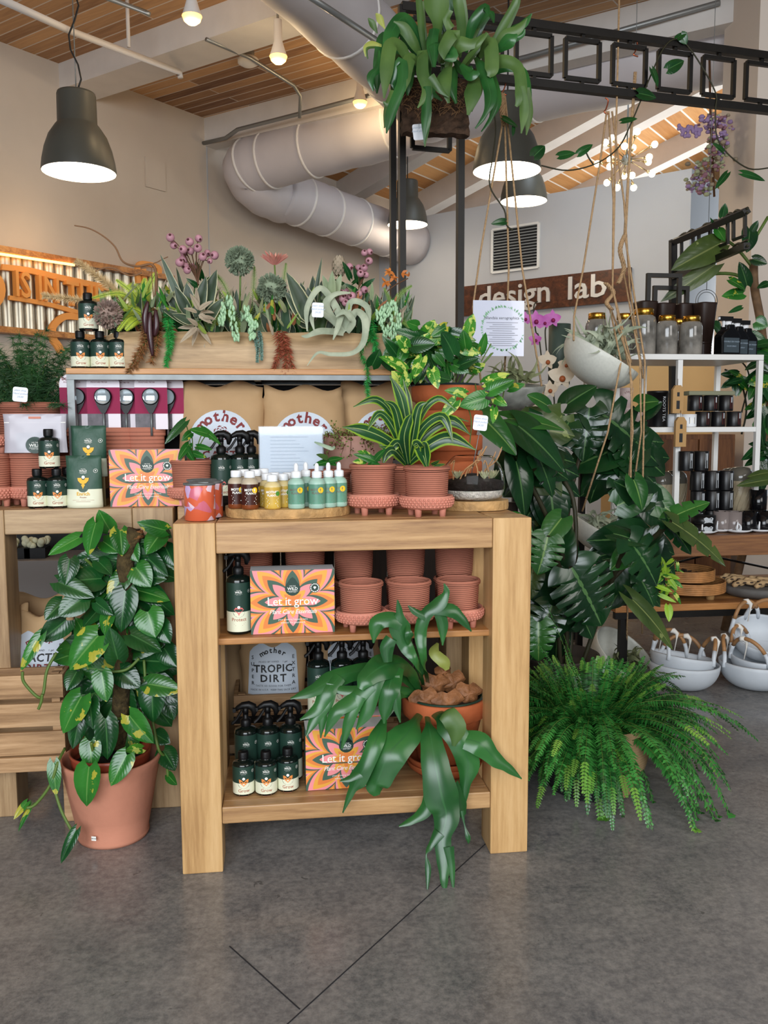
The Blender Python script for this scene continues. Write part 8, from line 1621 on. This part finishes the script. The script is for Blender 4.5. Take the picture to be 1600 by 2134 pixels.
# lower shelf: rattan trays and wooden platter
M_rat = mat('rattan cane', '#b07c4a', .5, noise=.25, nscale=25); M_ratd = mat('rattan gap', '#3a2313', .8)
def rattan(label, px, Y, rpx, z, rows, feet):
    c = P(px, 1200, Y); Rr3 = px2m(rpx, c); r = thing('rattan_tray', label, 'tray', (c.x, Y, z)); m3 = MB(); rh = .0085
    if feet: 
        for i in range(4): a = PI/4+i*PI/2-.2; m4 = MB(); m4.lathe([(0, 0), (.018, 0), (.021, .03)], M_kbox, c=(Rr3*.7*math.cos(a), Rr3*.7*math.sin(a), 0), n=14); m4.build('foot', r)
    z0 = .03 if feet else 0
    for j in range(rows): m3.tube([V((Rr3*math.cos(2*PI*k/48), Rr3*math.sin(2*PI*k/48), z0+.005+j*rh)) for k in range(49)], .0048, M_rat, n=8, cap=False)
    m3.build('cane_wall', r); m3 = MB(); m3.lathe([(0, z0+.002), (Rr3-.002, z0+.002), (Rr3-.002, z0+.004), (Rr3-.003, z0+rows*rh-.003)], M_ratd, n=40); m3.build('tray_base', r); return z0+rows*rh
hz = rattan('larger footed rattan tray under the small one on the lower oak shelf', 1432, YR+.20, 74, ZR2, 6, 1); hz = rattan('smaller rattan tray holding dark pieces, resting on the larger one', 1424, YR+.20, 60, ZR2+hz+.003, 6, 0)
c = P(1424, 1180, YR+.20); m3 = MB(); q = random.Random(9); M_bp = mat('bark pieces', '#3d2f28', .8, noise=.4, nscale=40)
for i in range(38): a = q.uniform(0, 2*PI); k_ = .095*math.sqrt(q.random()); p = V((k_*math.cos(a), k_*math.sin(a), q.uniform(.006, .018))); m3.box(-.016, .016, -.008, .008, -.003, .003, M_bp, Matrix.Translation(p) @ Matrix.Rotation(q.uniform(0, 3), 4, 'Z') @ Matrix.Rotation(q.uniform(-.5, .5), 4, 'X'))
o = tag(m3.build('bark_chips', loc=(c.x, YR+.20, ZR2+.03+6*.0085+.003+.006)), 'dark bark chips lying in the smaller rattan tray', 'bark chips', kind='stuff')
c = P(1575, 1230, YR+.18); r = thing('driftwood_platter', 'grey stone platter carrying holed pale driftwood at the right edge', 'platter', (c.x, YR+.18, ZR2)); m3 = MB(); m3.lathe([(0, 0), (.13, 0), (.16, .02), (.165, .045), (.15, .05), (0, .045)], mat('grey slate bowl', '#5d5a57', .7, noise=.2, nscale=20), n=40); m3.build('platter', r); q = random.Random(12)
M_drift = mat('pale driftwood', '#b3946c', .8, noise=.25, nscale=25, bump=.8, bscale=30)
for i in range(9):
    x0_, y0_ = q.uniform(-.10, .08), -.10+i*.024; m3 = MB(); m3.tube(cr([V((x0_-.05, y0_, .055)), V((x0_, y0_+.01, .068+.01*q.random())), V((x0_+.07, y0_, .060))], 5), [.008, .012, .014, .010, .015, .012, .009, .013, .012, .010, .007], M_drift, n=8); m3.build('driftwood_stick', r)
    m3 = MB()
    for k in range(3): m3.ball((x0_-.03+k*.035, y0_-.008, .070), .006, M_bp, 8, 5, sx=1.5, sz=.6)
    m3.build('hole', r)
# ================================================================ WHITE BOWLS ON THE FLOOR
M_wb = mat('matt white bowl', '#bfc5cb', .5, noise=.03, nscale=20); M_bam = mat('bamboo handle', '#9a7149', .5, noise=.2, nscale=20); M_cord2 = mat('white cord', '#d8d4cc', .8)
def fbowl(label, px, py, r_, tilt, tx=0, z=0, Y=None, handles=((.6, 1),)):
    g = G(px, py, 0); Yc2 = (g.y+.13) if Y is None else Y; x = P(px, 1400, Yc2).x; r = thing('handled_bowl', label, 'bowl', (x, Yc2, z), 0, 'white handled floor bowls'); h_ = r_*.72; k = [i/12 for i in range(13)]
    Mt = Matrix.Translation((0, 0, h_)) @ Matrix.Rotation(tx, 4, 'X') @ Matrix.Rotation(tilt, 4, 'Y') @ Matrix.Translation((0, 0, -h_))
    out = [(0, 0), (r_*.35, .001)]+[(r_*(.35+.65*math.sin(a*PI/2)), h_*(1-math.cos(a*PI/2))) for a in k[1:]]; inn = [(a*.97, b_+.004) for a, b_ in out[::-1]]; m3 = MB(); m3.lathe(out+inn, M_wb, n=56, M=Mt); m3.build('bowl', r)
    for a0_, s_ in handles:
        m3 = MB(); m5 = MB(); pts = []
        for i in range(17):
            b_ = PI*i/16; da = .72*math.cos(b_); a_ = a0_+da; pts.append(Mt @ V((r_*math.cos(a_)*(1-.12*math.sin(b_)*s_), r_*math.sin(a_)*(1-.12*math.sin(b_)*s_), h_-.02+.115*math.sin(b_))))
        m3.tube(pts[3:14], .0085, M_bam, n=10); m3.build('handle', r); m5.tube(pts[:4], .0088, M_wb, n=10); m5.build('white_sleeve', r); m5 = MB(); m5.tube(pts[13:], .0088, M_wb, n=10); m5.build('white_sleeve', r); q0_ = pts[9]; m6 = MB(); m6.tube([q0_+V((-.016, 0, 0)), q0_, q0_+V((.012, -.01, -.012)), q0_+V((.01, -.01, -.04)), q0_+V((.004, -.005, -.09))], [.010, .013, .009, .0025, .0025], M_cord2, n=8); m6.build('cord_binding', r)
    return r
fbowl('white handled bowl on the floor beside the fern, outer of two nested', 1425, 1452, .148, .03, -.02, handles=((1.2, 1),)); g = G(1425, 1452, 0)
fbowl('white handled bowl tilted inside the one beside the fern', 1422, 1452, .136, .16, -.10, z=.040, Y=g.y+.135, handles=((1.7, 1), (-.15, 1), (3.1, 1)))
fbowl('white handled bowl on the floor at the right edge, outer one', 1575, 1452, .156, .02, -.02, handles=((2.5, 1),)); g = G(1575, 1452, 0)
fbowl('white handled bowl nested inside the right hand one', 1590, 1452, .142, -.08, .10, z=.045, Y=g.y+.14, handles=((3.6, 1), (2.2, 1))); fbowl('white handled bowl tipped on top of the right hand stack, opening towards the viewer', 1590, 1452, .140, -.10, .40, z=.125, Y=g.y+.17, handles=((2.0, 1), (1.0, 1)))
# ================================================================ ORCHIDS AND THINGS BEHIND
def orchid(label, blooms, stems, Y, mp, ml, base, pot=None):
    r = thing('orchid', label, 'orchid', P(*base, Y)); o_ = V(r.location); s2 = MB()
    for st2 in stems: s2.tube(cr([P(x, y, Y)-o_ for x, y in st2], 4), .0035, M_stemd, n=6)
    s2.build('stems', r)
    for x, y, w_ in blooms:
        c = P(x, y, Y-.03)-o_; k = px2m(w_, P(x, y, Y))/2; m3 = MB()
        for i, (a, l_, ww) in enumerate(((PI/2, 1, .8), (PI/2+1.25, 1.0, 1.2), (PI/2-1.25, 1.0, 1.2), (-PI/2+.6, .9, .7), (-PI/2-.6, .9, .7))): heart(m3, c+V((0, -.001*i, 0)), c+V((math.cos(a), -.05, math.sin(a)))*k*l_, k*ww, mp, V((0, -1, .1)), hl=.1, droop=.2, nu=5, nv=4)
        m3.ball(c+V((0, -.012, -k*.15)), k*.22, ml, 8, 6); m3.build('bloom', r)
    if pot:
        m3 = MB(); h_ = pot; m3.lathe([(0, 0), (.05, 0), (.062, .12), (.06, .12), (0, .11)], M_wcap, n=24, c=(0, 0, -h_)); m3.build('pot', r)
    return r
M_opk = leafmat('magenta orchid petal', '#c052b0', '#d278c4', rough=.5, veins=0); M_olip = mat('orchid lip', '#8a1650', .5); M_ocr = leafmat('cream orchid petal', '#d9c4a8', '#e8dac2', rough=.5, veins=0); M_olc = mat('orchid lip brown', '#a5562a', .5)
orchid('magenta orchid in front of the design lab sign', [(1116,668,44),(1151,665,40),(1094,664,30),(1115,708,30),(1134,672,30)], [[(1128,745),(1122,700),(1116,690),(1112,640),(1120,628)], [(1140,745),(1136,700),(1138,680),(1150,660)]], 4.2, M_opk, M_olip, (1130, 745))
orchid('cream orchid in bloom left of the large hanging bowl', [(1170,785,62),(1140,752,44),(1145,812,40),(1112,850,36),(1178,760,34)], [[(1150,900),(1155,850),(1150,790),(1140,750)]], 3.9, M_ocr, M_olc, (1150, 900))
m3 = MB(); c = P(1165, 752, 4.3); h_ = P(1165, 676, 4.3).z-c.z; m3.lathe([(0, -.12), (.055, -.12), (.056, h_), (.052, h_), (.05, 0), (0, 0)], mat('dark green vase', '#46564d', .5), n=28); o = m3.build('tall_vase', loc=c); tag(o, 'dark green cylinder vase behind the magenta orchid', 'vase')
Yq = 4.25; zq_ = P(1160, 880, Yq).z; r = thing('display_stand', 'narrow display stand behind the monstera carrying the orchids and white cups', 'table', (P(1080, 900, Yq).x, Yq, 0)); bxo('stand_top', r, 0, .30, -.25, .2, zq_-.03, zq_, M_rw); 
for x in (.02, .25): 
    for y in (-.22, .16): bxo('leg', r, x, x+.03, y, y+.03, 0, zq_-.031, M_black)
# wind chimes rings far right
Yw = YW+.9; r = thing('ring_mobile', 'thin concentric ring mobile hanging on a chain behind the carved vases', 'mobile', P(1472, 540, Yw)); o_ = V(r.location); m3 = MB(); c = P(1472, 628, Yw)-o_; 
for rp in (24, 19): k = px2m(rp, P(1472, 628, Yw)); m3.tube([c+V((k*math.cos(a), 0, k*math.sin(a))) for a in [2*PI*i/36 for i in range(37)]], .002, M_steel, n=5, cap=False)
c = P(1462, 700, Yw)-o_
for rp in (20, 15): k = px2m(rp, P(1472, 628, Yw)); m3.tube([c+V((k*math.cos(a), 0, k*math.sin(a))) for a in [2*PI*i/36 for i in range(37)]], .002, M_steel, n=5, cap=False)
m3.build('rings', r); m3 = MB(); m3.tube([V((0, 0, 2.6)), P(1472, 605, Yw)-o_], .002, M_steel, n=4); m3.build('chain', r)
# background behind the counter at left: grey bench with cut flowers in black boxes
Yb = 4.3; p = P(35, 1233, Yb); q1_ = P(230, 1233, Yb); zt6 = P(100, 1168, Yb).z; r = thing('grey_plinth', 'grey painted plinth seen through the left counter legs', 'plinth', (p.x-.4, Yb, 0)); bxo('plinth_body', r, 0, q1_.x-p.x+.4, 0, .5, 0, zt6, mat('grey plinth paint', '#8b8683', .7), .004)
M_rose = mat('cream rose', '#dfe0c0', .7, noise=.15, nscale=60)
for px, lb in ((46, 'black box of cream roses on the grey plinth, left one'), (78, 'black box of cream roses on the grey plinth, right one')):
    c = P(px, 1150, Yb+.12); r = thing('flower_box', lb, 'flower box', (c.x, Yb+.12, zt6+.001), 0, 'cream rose boxes'); hb = P(px, 1140, Yb+.12).z-zt6; m3 = MB(); m3.box(-.05, .05, -.05, .05, 0, hb, M_cap); m3.build('box', r); m3 = MB(); q = random.Random(px)
    for i in range(14): m3.ball((q.uniform(-.05, .05), q.uniform(-.05, .05), hb+q.uniform(.005, .035)), .018, M_rose, 8, 6)
    m3.build('roses', r)
bk = MB(); bk.box(0, .9, 0, .02, 0, .42, mat('black display back', '#17181a', .6)); o = bk.build('black_backdrop', loc=(P(35, 1150, Yb).x-.1, Yb+.35, zt6+.001)); tag(o, 'black display backing board behind the cream rose boxes', 'board')
